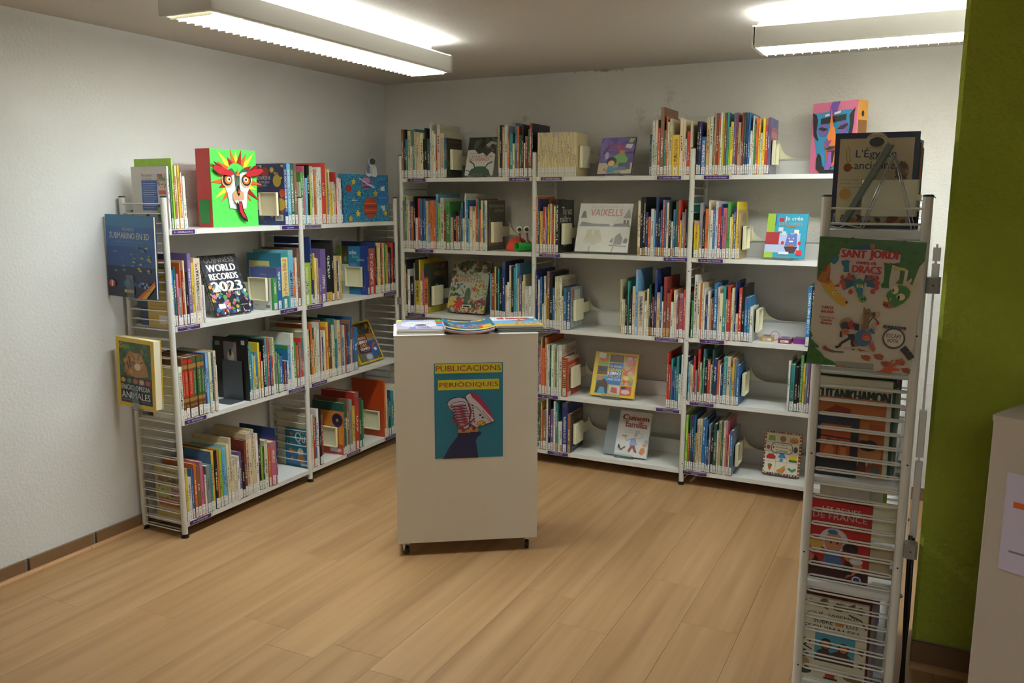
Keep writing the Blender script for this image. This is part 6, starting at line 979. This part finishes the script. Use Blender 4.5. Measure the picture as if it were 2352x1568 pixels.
# small card boxes
for (x, y, rz, c1, c2, lab) in ((2.507, -.262, .12, 'c8963c', 'd8c08a', 'small orange-yellow card game box on the music shelf'), (2.597, -.284, -.02, '8a2c44', 'b89ab0', 'small dark red card game box between two others'), (2.668, -.264, .0, '8a2f86', '8a5a78', 'small magenta card box, rightmost of the three on music shelf')):
    t = thing('card_box', lab, 'card game', (x, y, .8175), rz, 'card game boxes on the third shelf')
    q = MB(); q.bbox(0, 0, 0, .062, .09, .024, .001, lin(c1)); ob('box', q.mesh('box', M['print']), t)
    q = MB(); q.add([(.002, .002, .0243), (.06, .002, .0243), (.06, .088, .0243), (.002, .088, .0243)], [(0, 1, 2, 3)], lin(c2)); q.add([(.01, .02, .0245), (.05, .015, .0245), (.045, .07, .0245), (.015, .075, .0245)], [(0, 1, 2, 3)], lin('6a5a90')); ob('top_print', q.mesh('top_print', M['print']), t)
    if c1 != '8a2f86': art('barcode_label', [('R', 0, 0, 1, 1, 'e4e2dc')] + [('R', .08+.07*k, .2, .11+.07*k, .8, '2a2a2a') for k in range(7)], .04, .012, t, (.011, -.0001, .005))
t = thing('pink_hair_ring', 'thin pink ring standing against the shelf rail behind card boxes', 'ring', (2.567, -.20, .8175+.024)); q = MB(); q.tube([(.022*math.cos(2*PI*i/20), .004*math.sin(2*PI*i/20), .022*math.sin(2*PI*i/20)) for i in range(20)], .0016, 5, True); ob('ring', q.mesh('ring', mat('pink_plastic', 'd8568a', .5), True), t)
# ---------------------------------------------------------------- periodicals cart
ca = math.atan2(.342, .505)
ct = thing('periodicals_cart', 'white box on castors with blue PUBLICACIONS PERIÒDIQUES poster', 'display cart', (1.285, -1.816, 0), ca)
CW, CD, CH = .612, .34, .978
q = MB(); q.box(0, 0, .06, CW, .016, CH-.004); ob('front_panel', q.mesh('front_panel', M['card']), ct)
q = MB(); q.box(0, CD-.016, .06, CW, CD, CH-.004); ob('back_panel', q.mesh('back_panel', M['card']), ct)
for x in (0, CW-.016):
    q = MB(); q.box(x, .016, .06, x+.016, CD-.016, CH-.004); ob('side_panel', q.mesh('side_panel', M['card']), ct)
q = MB(); q.box(.016, .016, .06, CW-.016, CD-.016, .076); ob('bottom_panel', q.mesh('bottom_panel', M['card']), ct)
q = MB(); q.bbox(-.001, -.001, CH-.004, CW+.001, CD+.001, CH, .001); q.box(.016, .016, CH-.02, CW-.016, CD-.016, CH-.004); ob('top_panel', q.mesh('top_panel', M['shelf']), ct)
q = MB(); n = 14
q.add([(.008*s, .019*math.cos(2*PI*i/n), .0195+.019*math.sin(2*PI*i/n)) for s in (-1, 1) for i in range(n)], [tuple(range(n)), tuple(range(2*n-1, n-1, -1))] + [(i, n+i, n+(i+1) % n, (i+1) % n) for i in range(n)]); WH = q.mesh('wheel', M['black'])
q = MB(); q.prism([(-.012, .058), (.014, .058), (.01, .04), (.004, .018), (-.004, .018), (-.01, .04)], -.0115, -.0095, ax='x'); q.prism([(-.012, .058), (.014, .058), (.01, .04), (.004, .018), (-.004, .018), (-.01, .04)], .0095, .0115, ax='x'); q.box(-.02, -.02, .0565, .02, .02, .0595); FK = q.mesh('fork', M['chrome'])
for x, y, a in ((.035, .03, .5), (CW-.04, .03, -.3), (.035, CD-.04, 1.2), (CW-.04, CD-.04, .2)):
    c_ = ob('castor', FK, ct, (x, y, 0), a); ob('wheel', WH, c_)
po = [('R', 0, 0, 1, 1, 'c0ccd8'), ('R', .006, .004, .994, .996, '22758f'), ('R', .02, .893, .978, .99, 'cfc52e'), ('R', .06, .72, .94, .826, 'cfc52e'), ('T', 'PUBLICACIONS', .03, .915, .965, .972, '9c2a28'), ('T', 'PERIÒDIQUES', .08, .742, .925, .81, '9c2a28'),
      # jeans
      ('P', [(.12, .0), (.22, .13), (.34, .24), (.34, .27), (.66, .275), (.68, .27), (.67, .24), (.62, .22), (.6, .18), (.635, .0)], '1a1f4c'), ('L', [(.355, .26), (.37, .13), (.365, 0)], .0015, '10143a'),
      ('P', [(.345, .27), (.345, .31), (.52, .32), (.52, .27)], 'c88a54'), ('P', [(.52, .28), (.5, .33), (.64, .33), (.63, .275)], 'c88a54'),
      # left shoe
      ('P', [(.19, .58), (.2, .61), (.26, .64), (.36, .65), (.45, .635), (.49, .6), (.52, .5), (.54, .44), (.52, .36), (.5, .31), (.43, .3), (.34, .32), (.31, .4), (.27, .5), (.21, .54)], '1c1c28'),
      ('P', [(.195, .575), (.21, .605), (.27, .632), (.36, .642), (.44, .628), (.48, .595), (.51, .5), (.528, .44), (.51, .37), (.49, .32), (.43, .31), (.35, .33), (.32, .4), (.28, .49), (.22, .535)], 'c4bcc4'),
      ('L', [(.22, .545), (.28, .59), (.4, .6), (.47, .585)], .0022, '1c1c28'), ('L', [(.23, .56), (.3, .555), (.42, .575)], .0015, '4a4450'),
      # right shoe
      ('P', [(.45, .64), (.46, .67), (.51, .69), (.56, .685), (.66, .64), (.76, .55), (.84, .45), (.88, .38), (.82, .365), (.73, .345), (.65, .33), (.62, .31), (.5, .36), (.52, .5), (.48, .6)], '1c1c28'),
      ('P', [(.458, .638), (.468, .664), (.51, .682), (.56, .677), (.65, .635), (.75, .545), (.83, .45), (.866, .385), (.82, .372), (.73, .353), (.65, .338), (.62, .32), (.51, .365), (.53, .5), (.49, .6)], 'ccc4cc'),
      ('P', [(.52, .682), (.56, .69), (.66, .64), (.76, .55), (.84, .45), (.87, .39), (.76, .48), (.64, .58), (.55, .64)], 'a8284a'), ('L', [(.5, .58), (.62, .53), (.74, .43), (.82, .37)], .002, '4a4450'), ('L', [(.7, .5), (.78, .43), (.84, .37)], .0022, 'a8284a'),
      ('E', .665, .452, .018, .01, '1c1c28'), ('E', .7, .425, .018, .01, '1c1c28'), ('E', .68, .365, .066, .028, '2a2014'), ('E', .68, .365, .06, .024, 'd8a030'), ('L', [(.65, .358), (.66, .356)], .003, '2a2014'), ('L', [(.665, .352), (.675, .352)], .003, '2a2014'), ('L', [(.69, .358), (.715, .368), (.712, .378)], .002, '2a2014')]
for k in range(7):
    a = .545-.028*k; po += [('L', [(.26+.012*k, a), (.44+.008*k, a+.012)], .006, '8c2240'), ('L', [(.27+.012*k, a+.012), (.43+.012*k, a-.014)], .004, '8c2240'), ('E', .45+.012*k, a+.012, .012, .008, '1c1c28'), ('E', .25+.014*k, a-.002, .01, .007, '1c1c28'), ('E', .55+.005*k, a+.012, .014, .007, '1c1c28')]
po += [('L', [(.49, .58), (.53, .5), (.51, .42)], .008, '8c2240'), ('L', [(.26, .43), (.29, .4), (.36, .35), (.42, .3)], .007, '8c2240'), ('L', [(.26, .43), (.3, .44), (.34, .36), (.4, .33), (.44, .3)], .006, '8c2240'), ('L', [(.38, .33), (.5, .37), (.58, .42)], .007, '8c2240'), ('E', .42, .3, .03, .015, '8c2240'), ('E', .57, .315, .025, .02, '8c2240'), ('L', [(.52, .37), (.57, .32)], .006, '8c2240')]
t = thing('poster', 'blue poster of two sneakers titled PUBLICACIONS PERIÒDIQUES on the cart', 'poster', (0, 0, 0), 0)
n_ = Vector((math.sin(ca), -math.cos(ca), 0)); e_ = Vector((math.cos(ca), math.sin(ca), 0))
t.location = Vector((1.285, -1.816, .437)) + e_*.164 + n_*.0004; t.rotation_euler = (0, 0, ca)
q = MB(); q.box(0, -.0002, 0, .297, .0002, .42); ob('sheet', q.mesh('sheet', M['shelf']), t); art('poster_print', po, .297, .42, t, (0, -.0003, 0))
# magazines: three stacks
def cart_pt(x, y, z): v = Vector((1.285, -1.816, 0)) + e_*x - n_*y; return (v.x, v.y, z)
def magazine(x, y, z, a, W, H, T, items, label, grp, col='d8d4cc', bend=0):
    t = thing('magazine', label, 'magazine', cart_pt(x, y, z), ca+a, grp)
    nx = 16 if bend else 1; q = MB(); vs = []
    f = lambda u: bend*((2*u-1)**2)
    for i in range(nx+1):
        u = i/nx; vs += [(u*W, 0, f(u)), (u*W, H, f(u)), (u*W, H, f(u)+T), (u*W, 0, f(u)+T)]
    fs = [(4*i+a_, 4*i+4+a_, 4*i+4+(a_+1) % 4, 4*i+(a_+1) % 4) for i in range(nx) for a_ in range(4)] + [(0, 3, 2, 1), (4*nx, 4*nx+1, 4*nx+2, 4*nx+3)]
    q.add(vs, fs, lin(col)); ob('page_block', q.mesh('page_block', M['print']), t)
    if items:
        mb = art_mb(items, W, H)
        if bend: # lay the print on the curled cover
            nv = []
            for (px, py, pz) in mb.v: nv.append((px, pz, T+f(px/W)-py+.0002))
            # split long faces so that the print follows the curl
            mb2 = MB()
            for fc, c_ in zip(mb.f, mb.c):
                P_ = [mb.v[i] for i in fc]; xs = [p[0] for p in P_]
                if len(P_) == 4 and max(xs)-min(xs) > W/8 and abs(P_[0][2]-P_[1][2]) < 1e-6:
                    x0, x1, z0, z1, y_ = min(xs), max(xs), min(p[2] for p in P_), max(p[2] for p in P_), P_[0][1]
                    for k in range(12):
                        a0, a1 = x0+(x1-x0)*k/12, x0+(x1-x0)*(k+1)/12
                        mb2.add([(a0, z0, T+f(a0/W)-y_+.0003), (a1, z0, T+f(a1/W)-y_+.0003), (a1, z1, T+f(a1/W)-y_+.0003), (a0, z1, T+f(a0/W)-y_+.0003)], [(0, 1, 2, 3)], c_)
                else: mb2.add([(p[0], p[2], T+f(p[0]/W)-p[1]+.0006) for p in P_], [tuple(range(len(P_)))], c_)
            mb = mb2
        else: mb.v = [(px, pz, T-py+.0002) for (px, py, pz) in mb.v]
        ob('cover_print', mb.mesh('cover_print', M['print']), t)
    return t
bear = [('R', 0, 0, 1, 1, 'a49cac'), ('E', .5, .5, .42, .3, 'c4bec2'), ('E', .3, .72, .1, .07, 'd0cacc'), ('E', .72, .72, .1, .07, 'd0cacc'), ('E', .52, .44, .12, .05, '3a3238'), ('L', [(.24, .62), (.36, .6)], .004, '4a4448'), ('L', [(.66, .6), (.78, .63)], .004, '4a4448'), ('P', [(.36, .3), (.66, .3), (.62, .36), (.4, .36)], 'b05a64'), ('T', 'Reportero DOC', .12, .84, .62, .97, '3a8ac0'), ('R', .02, .86, .12, .98, 'd8d83a'),
        ('R', .86, .76, 1, .98, '3f9a3c'), ('R', .86, .52, 1, .72, 'c23a34'), ('R', .86, .3, 1, .5, '3a94c0'), ('T', 'LA VIDA', .28, .16, .7, .26, '2f78c0'), ('T', 'AL POL', .24, .03, .78, .13, '2f78c0')]
cav = [('R', 0, 0, 1, 1, '235f80'), ('R', 0, .02, 1, .14, 'c8a82c'), ('B', 'CAVALL FORT', .12, .84, .92, .96, 'd0a22c'), ('N', .1, .2, .9, .6, ['8a5a4a', '5a8a5a', 'b88a6a', '7a6a9a', 'c89a4a', '4a8aa0', 'a85a5a'], 60, .05), ('R', .76, .16, .94, .4, 'c8a02c'), ('R', .7, .16, .76, .38, 'c23a34'), ('R', .02, .2, .08, .6, '26344a')]
tat = [('R', 0, 0, 1, 1, 'dcd8da'), ('R', 0, .1, 1, .6, '6fa4d0'), ('R', 0, .0, 1, .3, 'c8a03a'), ('B', 'el tatano', .14, .74, .84, .95, 'b02f34'), ('P', [(.1, .7), (.5, .58), (.8, .66), (.5, .62)], '7ab0d8'), ('L', [(.42, .1), (.66, .84)], .011, 'c08a2c'), ('P', [(.4, .62), (.8, .6), (.6, .5)], '9a4a5a'), ('N', .6, .08, 1, .4, ['d8c890', 'a87a3a', 'e0d8b0', 'c8a83a'], 40, .04), ('P', [(.7, .7), (.9, .5), (1, .8)], '4a9ab0')]
for k in range(4):
    magazine(.012+.004*(k % 2), .02+.006*k, CH+.0005+.0048*k, .01*(k-1), .2, .28, .0045, bear if k == 3 else None, 'magazine with a white animal on its cover, top of left stack' if k == 3 else ('bottom magazine of the left stack on the cart', 'second magazine from the bottom, left stack on the cart', 'magazine right under the white animal one, left stack')[k], 'magazines in the left stack', ('b8a89a', '8a8a78', 'c8b8b0', 'cfc9cf')[k])
for k in range(3):
    magazine(.208+.005*k, -.008+.008*k, CH+.0012+.0046*k, .015*(k-1), .215, .28, .0042, cav if k == 2 else None, 'curled blue CAVALL FORT magazine in the middle of the cart' if k == 2 else ('bottom brown curled magazine of the middle stack on the cart', 'lilac curled magazine just under the blue one')[k], 'magazines in the middle stack', ('9a6a50', 'b8a8c0', '235f80')[k], .016)
for k in range(4):
    magazine(.436+.006*(k % 2), .03+.01*k, CH+.0005+.0058*k, -.02+.012*k, .205, .28, .0055, tat if k == 3 else None, 'white and yellow comic magazine, top of right stack on the cart' if k == 3 else ('bottom magazine of the right stack on the cart', 'second magazine from the bottom, right stack on the cart', 'magazine right under the yellow comic one, right stack')[k], 'magazines in the right stack', ('5a5650', '76706a', '6a6460', 'cfc9c4')[k])

# ---------------------------------------------------------------- right bookcase: its first books seen from the end
def end_book(y, t, d, h, z, col, items, label, x0=2.985, grp='books at the near end of the right bookcase', call=True):
    r = make_book((x0, y+t, z+.0004), -PI/2, t, d, h, lin(col), label, grp, call=call)
    if items: art('cover_print', items, d, h, r, (t+.0003, 0, 0), PI/2)
    return r
eg = [('R', 0, 0, 1, 1, '26284c'), ('R', .06, .04, .94, .94, 'c6b48e'), ('E', .5, .92, .13, .08, 'c6b48e'), ('E', .5, .9, .09, .05, '2a2a34'), ('T', 'LES CLÉS DE LA', .4, .955, .6, .975, '3a3a3a'), ('T', 'CONNAISSANCE', .38, .835, .62, .85, '4a4a44'), ('T', "L'Égypte", .26, .72, .74, .84, '2c3058'), ('T', 'ancienne', .25, .62, .73, .7, '2c3058'),
      ('L', [(.14, .84), (.16, .7), (.2, .7), (.18, .84), (.16, .86)], .002, 'a8803c'), ('E', .17, .64, .05, .045, '8a4a24'), ('P', [(.2, .66), (.24, .64), (.22, .62)], '8a4a24'), ('E', .82, .6, .08, .09, '7a5a3c'), ('N', .74, .5, .9, .7, ['2f5a5a', 'a8803c', '6a3a24'], 14, .03), ('E', .16, .36, .07, .06, 'b8893c'), ('N', .1, .04, .9, .14, ['8a4a2c', '5a3a24', 'c8904a'], 30, .05), ('R', .38, .08, .54, .12, 'c8c4b0'), ('T', 'NATHAN', .36, .045, .52, .07, 'c8b890')]
eg += [('T', ['Terre rouge et terre noire - L\'organisation', 'sociale - La puissance des pharaons', 'Les prodigieuses pyramides'][k], .09, .5-.04*k, .9-.06*k, .52-.04*k, '7a6a4a') for k in range(3)]
end_book(-1.93, .014, .232, .281, NN[4], '26284c', eg, "navy and cream L'Égypte ancienne book on the right bookcase top shelf")
for k, (t_, d_, h_, c_) in enumerate(((.012, .236, .25, '1f2c28'), (.02, .24, .24, 'b86a2c'), (.03, .243, .235, '2c6a5a'), (.02, .24, .26, '9a9a90'))):
    end_book(-1.914+sum((.012, .02, .03, .02)[:k])+.001*k, t_, d_, h_, NN[4], c_, None, ('dark', 'orange', 'teal', 'grey')[k]+" book directly behind the L'Égypte ancienne book")
t = thing('bookend', 'cream bookend in front of the Egypt book, right bookcase', 'bookend', (3.07, -1.955, NN[4]), 0, 'cream plastic bookends')
q = MB(); q.bbox(0, 0, 0, .154, .018, .107, .004); ob('plate', q.mesh('plate', M['cream_plastic']), t, (0, 0, .036)); q = MB(); q.box(.15, .018, .05, .16, .022, .1); q.box(.15, -.01, .083, .163, .018, .1); ob('arm', q.mesh('arm', M['cream_plastic']), t)
# book leaning on a wire easel, facing the room, seen edge on
r = bpy.data.objects.new('leaning_book', None); C.objects.link(r); r.location = (3.0145, -2.005, NN[4]+.012); r['label'] = 'thin grey-green book leaning on a wire stand, seen edge-on, top right'; r['category'] = 'book'
r.rotation_euler = (Matrix.Rotation(-PI/2, 4, 'Z') @ Matrix.Rotation(math.radians(-27), 4, 'X')).to_euler()
q = MB(); q.box(0, 0, 0, .004+.0, .0001, .0001, lin('6a8a80'))
q = MB(); q.box(-.19, 0, 0, 0, .0022, .265, lin('6f9a8c')); q.box(-.19, .0148, 0, 0, .017, .265, lin('4f7a6c')); q.box(-.19, .0022, 0, -.188, .0148, .265, lin('6f9a8c')); ob('cover', q.mesh('cover', M['print']), r)
q = MB(); q.box(-.187, .0023, .003, -.004, .0147, .262); ob('pages', q.mesh('pages', mat('grey_pages', '8f8a84', .8)), r)
t = thing('wire_stand', 'wire easel with crossed legs in front of the Egypt book', 'book stand', (3.02, -2.06, NN[4]+.001), 0, 'wire book stands')
zt = .215
for dy in (0, .03):
    q = MB(); q.tube([(-.014, dy+.02, .045), (-.02, dy+.02, .006), (.0, dy+.02, .002), (.02, dy+.02, .012), (.06, dy+.02, .003)], .0018, 5); ob('foot_wire', q.mesh('foot_wire', M['chrome'], True), t)
    q = MB(); q.tube([(.06, dy, .002), (.135, dy+.01, zt)], .0013, 5); q.tube([(.135, dy+.01, zt), (.195, dy, .002)], .0013, 5); ob('leg_wire', q.mesh('leg_wire', M['chrome'], True), t)
    q = MB(); q.tube([(.068, dy, .002), (.139, dy+.01, zt-.004)], .0011, 5); q.tube([(.139, dy+.01, zt-.004), (.205, dy, .002)], .0011, 5); ob('brace_wire', q.mesh('brace_wire', M['chrome'], True), t)
tu = [('R', 0, 0, 1, 1, 'c4bfa4'), ('R', 0, 0, .94, .76, 'a04c22'), ('R', .0, .55, .94, .76, 'b06028'), ('P', [(.14, .64), (.3, .72), (.5, .68), (.46, .58)], '8a2c1c'), ('T', 'Piero Ventura y Gian Paolo Ceserani', .14, .9, .8, .925, '2a2420'), ('B', 'TUTANKHAMON', .02, .77, .97, .88, '17302a'), ('R', 0, .78, .94, .8, 'a85a2c'), ('E', .76, .26, .16, .12, 'b87a4a'), ('E', .74, .33, .13, .06, '241a18'), ('E', .68, .12, .1, .07, '9a3a2c'), ('E', .68, .14, .08, .04, 'c8a888'), ('E', .84, .08, .07, .05, '5a5a54'), ('R', .6, .38, .74, .58, 'b06a2c'), ('T', 'ia', .64, .44, .7, .49, '4a2a1c'), ('P', [(.64, .2), (.72, .2), (.74, .04), (.62, .04)], '5a2a1c')]
end_book(-2.062, .013, .216, .296, NN[2], 'b8b298', tu, 'large TUTANKHAMON book with orange cover behind the ladder rungs')
da = [('R', 0, 0, 1, 1, '171c26'), ('R', 0, .7, 1, 1, '222c3c'), ('R', .22, .28, .84, .86, 'a84c24'), ('L', [(.58, .3), (.58, .62)], .0025, '1a1412'), ('L', [(.22, .66), (.84, .64)], .004, '1c1a1c'), ('P', [(.28, .34), (.34, .52), (.42, .56), (.52, .44), (.46, .3)], 'c06a38'), ('P', [(.62, .34), (.66, .5), (.76, .5), (.78, .34)], 'c06a38'), ('E', .38, .58, .05, .04, '2a1814'), ('E', .72, .54, .05, .04, '2a1814'), ('T', "L'EGYPTE", .4, .1, .6, .13, '2a2f38')]
end_book(-2.092, .012, .134, .185, NN[2], '171c26', da, 'small black book with orange Greek figures, in front of TUTANKHAMON')
for k, (t_, d_, h_, c_) in enumerate(((.01, .225, .302, '1f4636'), (.022, .232, .27, '6f8478'), (.02, .228, .28, '2a3432'), (.018, .235, .25, 'b8b090'))):
    end_book(-2.047+sum((.01, .022, .02, .018)[:k])+.001*k, t_, d_, h_, NN[2], c_, None, ('dark green', 'grey-green', 'blackish', 'cream')[k]+' book directly behind the TUTANKHAMON book')
re_ = [('R', 0, 0, 1, 1, 'b0221f'), ('R', 0, 0, 1, .18, '3a1418'), ('P', [(0, .18), (0, .28), (.12, .22), (.2, .12), (.14, .14)], 'c06a6a'), ('P', [(.66, .06), (.78, .2), (.92, .24), (.8, .12)], 'c06a6a'), ('T', 'LES REINES', .26, .87, .84, .93, 'e4d0c8'), ('T', 'DE FRANCE', .12, .78, .94, .855, 'c0b0b4'), ('T', 'Le règne des grandes souveraines', .2, .7, .86, .725, 'c87a3a'),
       ('E', .46, .52, .22, .15, 'cdc6cc'), ('E', .46, .49, .14, .13, 'c8845a'), ('E', .42, .49, .012, .02, '1c1414'), ('E', .52, .49, .012, .02, '1c1414'), ('E', .44, .62, .08, .03, '3f6a9a'), ('P', [(.3, .18), (.36, .4), (.56, .4), (.64, .18)], '4a6a9c'), ('P', [(.38, .36), (.46, .39), (.56, .36), (.46, .34)], '7a9ac8'), ('E', .2, .42, .09, .09, 'c8945a'), ('E', .2, .46, .11, .06, 'c8a04a'), ('E', .72, .38, .1, .1, 'c08058'), ('E', .72, .44, .12, .07, '241a1c'), ('E', .1, .26, .08, .07, 'b86a4a'), ('E', .82, .24, .09, .09, 'c0886a'), ('E', .82, .3, .1, .04, 'd0ccd0'), ('P', [(.06, .1), (.2, .3), (.32, .14)], '2c1418'), ('P', [(.6, .12), (.66, .3), (.78, .24), (.76, .12)], '241418'), ('E', .84, .07, .07, .045, 'd0d0d8'), ('E', .84, .07, .05, .03, '2a4a8a'), ('T', 'QUELLE HISTOIRE', .72, .02, .94, .035, 'c8b0b0')]
end_book(-2.095, .011, .187, .252, NN[1], 'b0221f', re_, 'red LES REINES DE FRANCE book behind the ladder rungs')
end_book(-2.083, .009, .187, .252, NN[1], 'c8842c', None, 'orange-edged book right behind LES REINES DE FRANCE'); end_book(-2.073, .009, .188, .253, NN[1], '2a2338', None, 'dark violet book second behind LES REINES DE FRANCE')
be = thing('bookend', 'cream bookend beside the red LES REINES DE FRANCE book', 'bookend', (3.15, -2.02, NN[1]), 0, 'cream plastic bookends')
q = MB(); q.bbox(0, 0, .12, .09, .02, .24, .004); ob('plate', q.mesh('plate', M['cream_plastic']), be); q = MB(); q.box(.07, .018, .14, .1, .03, .2); ob('arm', q.mesh('arm', M['cream_plastic']), be)
be = thing('bookend', 'beige bookend low beside the red LES REINES DE FRANCE book', 'bookend', (3.14, -2.03, NN[1]), 0, 'cream plastic bookends')
q = MB(); q.bbox(.02, -.03, .02, .1, -.012, .115, .004); ob('plate', q.mesh('plate', mat('beige_plastic', 'c4b28e', .5)), be)
for k, (t_, d_, h_, c_) in enumerate(((.02, .16, .29, 'b4ac9c'), (.015, .2, .3, 'cfc6a8'), (.02, .19, .3, '4a6aa0'))):
    end_book(-1.72+.03*k, t_, d_, h_, NN[1], c_, [('R', .1, .6, .9, .9, 'b8ae90'), ('T', 'La Revolució', .1, .68, .9, .78, '3a4a4a')] if k == 0 else None, ('grey', 'cream', 'blue')[k]+' book further along the fourth shelf of the right bookcase')
es = [('R', 0, 0, 1, 1, 'cfc7b0'), ('N', 0, .88, 1, 1, ['6a5a34', '4a4a34', 'a89a6a'], 10, .07), ('E', .68, .93, .14, .03, '6a6a3c'), ('L', [(.0, .96), (.28, .93), (.42, .88)], .004, '5a3a24'), ('L', [(.72, .86), (.9, .82), (.98, .72)], .005, '5a3428'), ('T', '¿QUÉ  SABEMOS', .12, .79, .86, .84, '28221e'), ('T', 'SOBRE', .22, .7, .5, .76, '28221e'), ('R', .54, .7, .66, .76, 'b8823c'), ('T', 'LOS', .7, .7, .86, .76, '28221e'), ('T', 'ESQUIMALES?', .08, .61, .88, .67, '28221e'),
      ('R', .26, .24, .84, .58, '4a94b0'), ('P', [(.26, .24), (.3, .36), (.42, .42), (.5, .36), (.6, .4), (.72, .4), (.82, .32), (.84, .24)], '43362a'), ('E', .42, .46, .085, .07, '241a18'), ('E', .42, .45, .06, .05, 'a85a34'), ('E', .68, .44, .085, .065, '241a18'), ('E', .68, .43, .06, .045, 'b06a40'), ('T', 'BRYAN Y CHERRY', .34, .155, .68, .18, '4a443a'), ('E', .1, .3, .08, .05, '5c5650'), ('L', [(.04, .5), (.2, .46), (.1, .4), (.22, .36)], .004, '2a2420'), ('E', .12, .1, .12, .05, '3c4428'), ('E', .84, .1, .14, .04, '7a6a4a'), ('R', .44, .06, .58, .1, 'b82c24'), ('R', .42, .035, .62, .058, '2a2420'), ('P', [(.84, .44), (.98, .5), (.96, .4)], '5a4a34'), ('P', [(.86, .28), (1, .34), (.96, .24)], '7a4a34'), ('E', .1, .2, .1, .05, 'a08850')]
end_book(-2.1, .012, .2, .272, NN[0], 'b8ae94', es, 'cream book about LOS ESQUIMALES at the foot of the ladder')
for k, (t_, d_, h_, c_) in enumerate(((.014, .207, .298, '5c1c18'), (.02, .215, .25, '8a8478'), (.016, .222, .262, '8a6a80'), (.03, .22, .24, '2f4440'))):
    end_book(-2.086+sum((.014, .02, .016, .03)[:k])+.001*k, t_, d_, h_, NN[0], c_, None, ('dark red', 'grey', 'mauve', 'dark green')[k]+' book directly behind the LOS ESQUIMALES book')
# further volumes along the right bookcase
rr = random.Random(21)
for si, z in enumerate(NN):
    y = (-1.8, -1.95, -1.94, -1.62, -1.98)[si] if si != 0 else -1.97
    if si == 4: y = -1.80
    if si == 1: y = -1.6
    while y < -1.28 - (.2 if si % 2 else 0):
        t_ = rr.uniform(.007, .024); h_ = rr.uniform(.2, .29 if si else .28); cc = rr.choice('wckgGlyorRbBstpvenT')
        Mx = Matrix.Translation((2.985, y+t_, z+.0004)) @ Matrix.Rotation(-PI/2, 4, 'Z')
        add_joined(Mx, t_-.0006, min(.24, h_*.78), h_, jit(PAL[cc][1], rr), 'a' if t_ < .011 else 'b', rr.random()); y += t_
ob('covers', STUFF.mesh('covers', M['cover_all']), sb); ob('page_blocks', SP.mesh('page_blocks', M['pages']), sb); ob('call_labels', SL.mesh('call_labels', M['call']), sb)
for o in sb.children: o['kind'] = 'stuff'

# ---------------------------------------------------------------- white cabinet at the right edge
t = thing('white_cabinet', 'plain white cabinet at the right edge in front of the green wall', 'cabinet', (3.446, -2.278, 0), math.atan2(-.42, .907))
cab = mat('cabinet_laminate', 'c2b4a4', .5); q = MB(); q.bbox(0, 0, 0, .7, .42, .985, .004); ob('body', q.mesh('body', cab), t)
q = MB(); q.bbox(-.002, -.002, .985, .702, .422, 1.0, .003); ob('top', q.mesh('top', cab), t)
art('notice', [('R', 0, 0, 1, 1, 'cfc4d8'), ('R', .1, .66, .3, .72, 'd8642c'), ('R', .1, .2, .8, .22, '8a84a0')], .21, .26, t, (.047, -.0024, .60), 0, 'pale lilac notice sheet')
t = thing('leaflet_stack', 'short stack of grey leaflets on the white cabinet', 'leaflets', (3.535, -2.235, 1.0005), math.atan2(-.42, .907))
for k in range(5):
    q = MB(); q.box(0, .04, .006*k, .15, .25, .006*k+.0055, lin(('8a8a8c', '6a6c74', '9a9a98')[k % 3])); ob('leaflet', q.mesh('leaflet', M['print']), t)
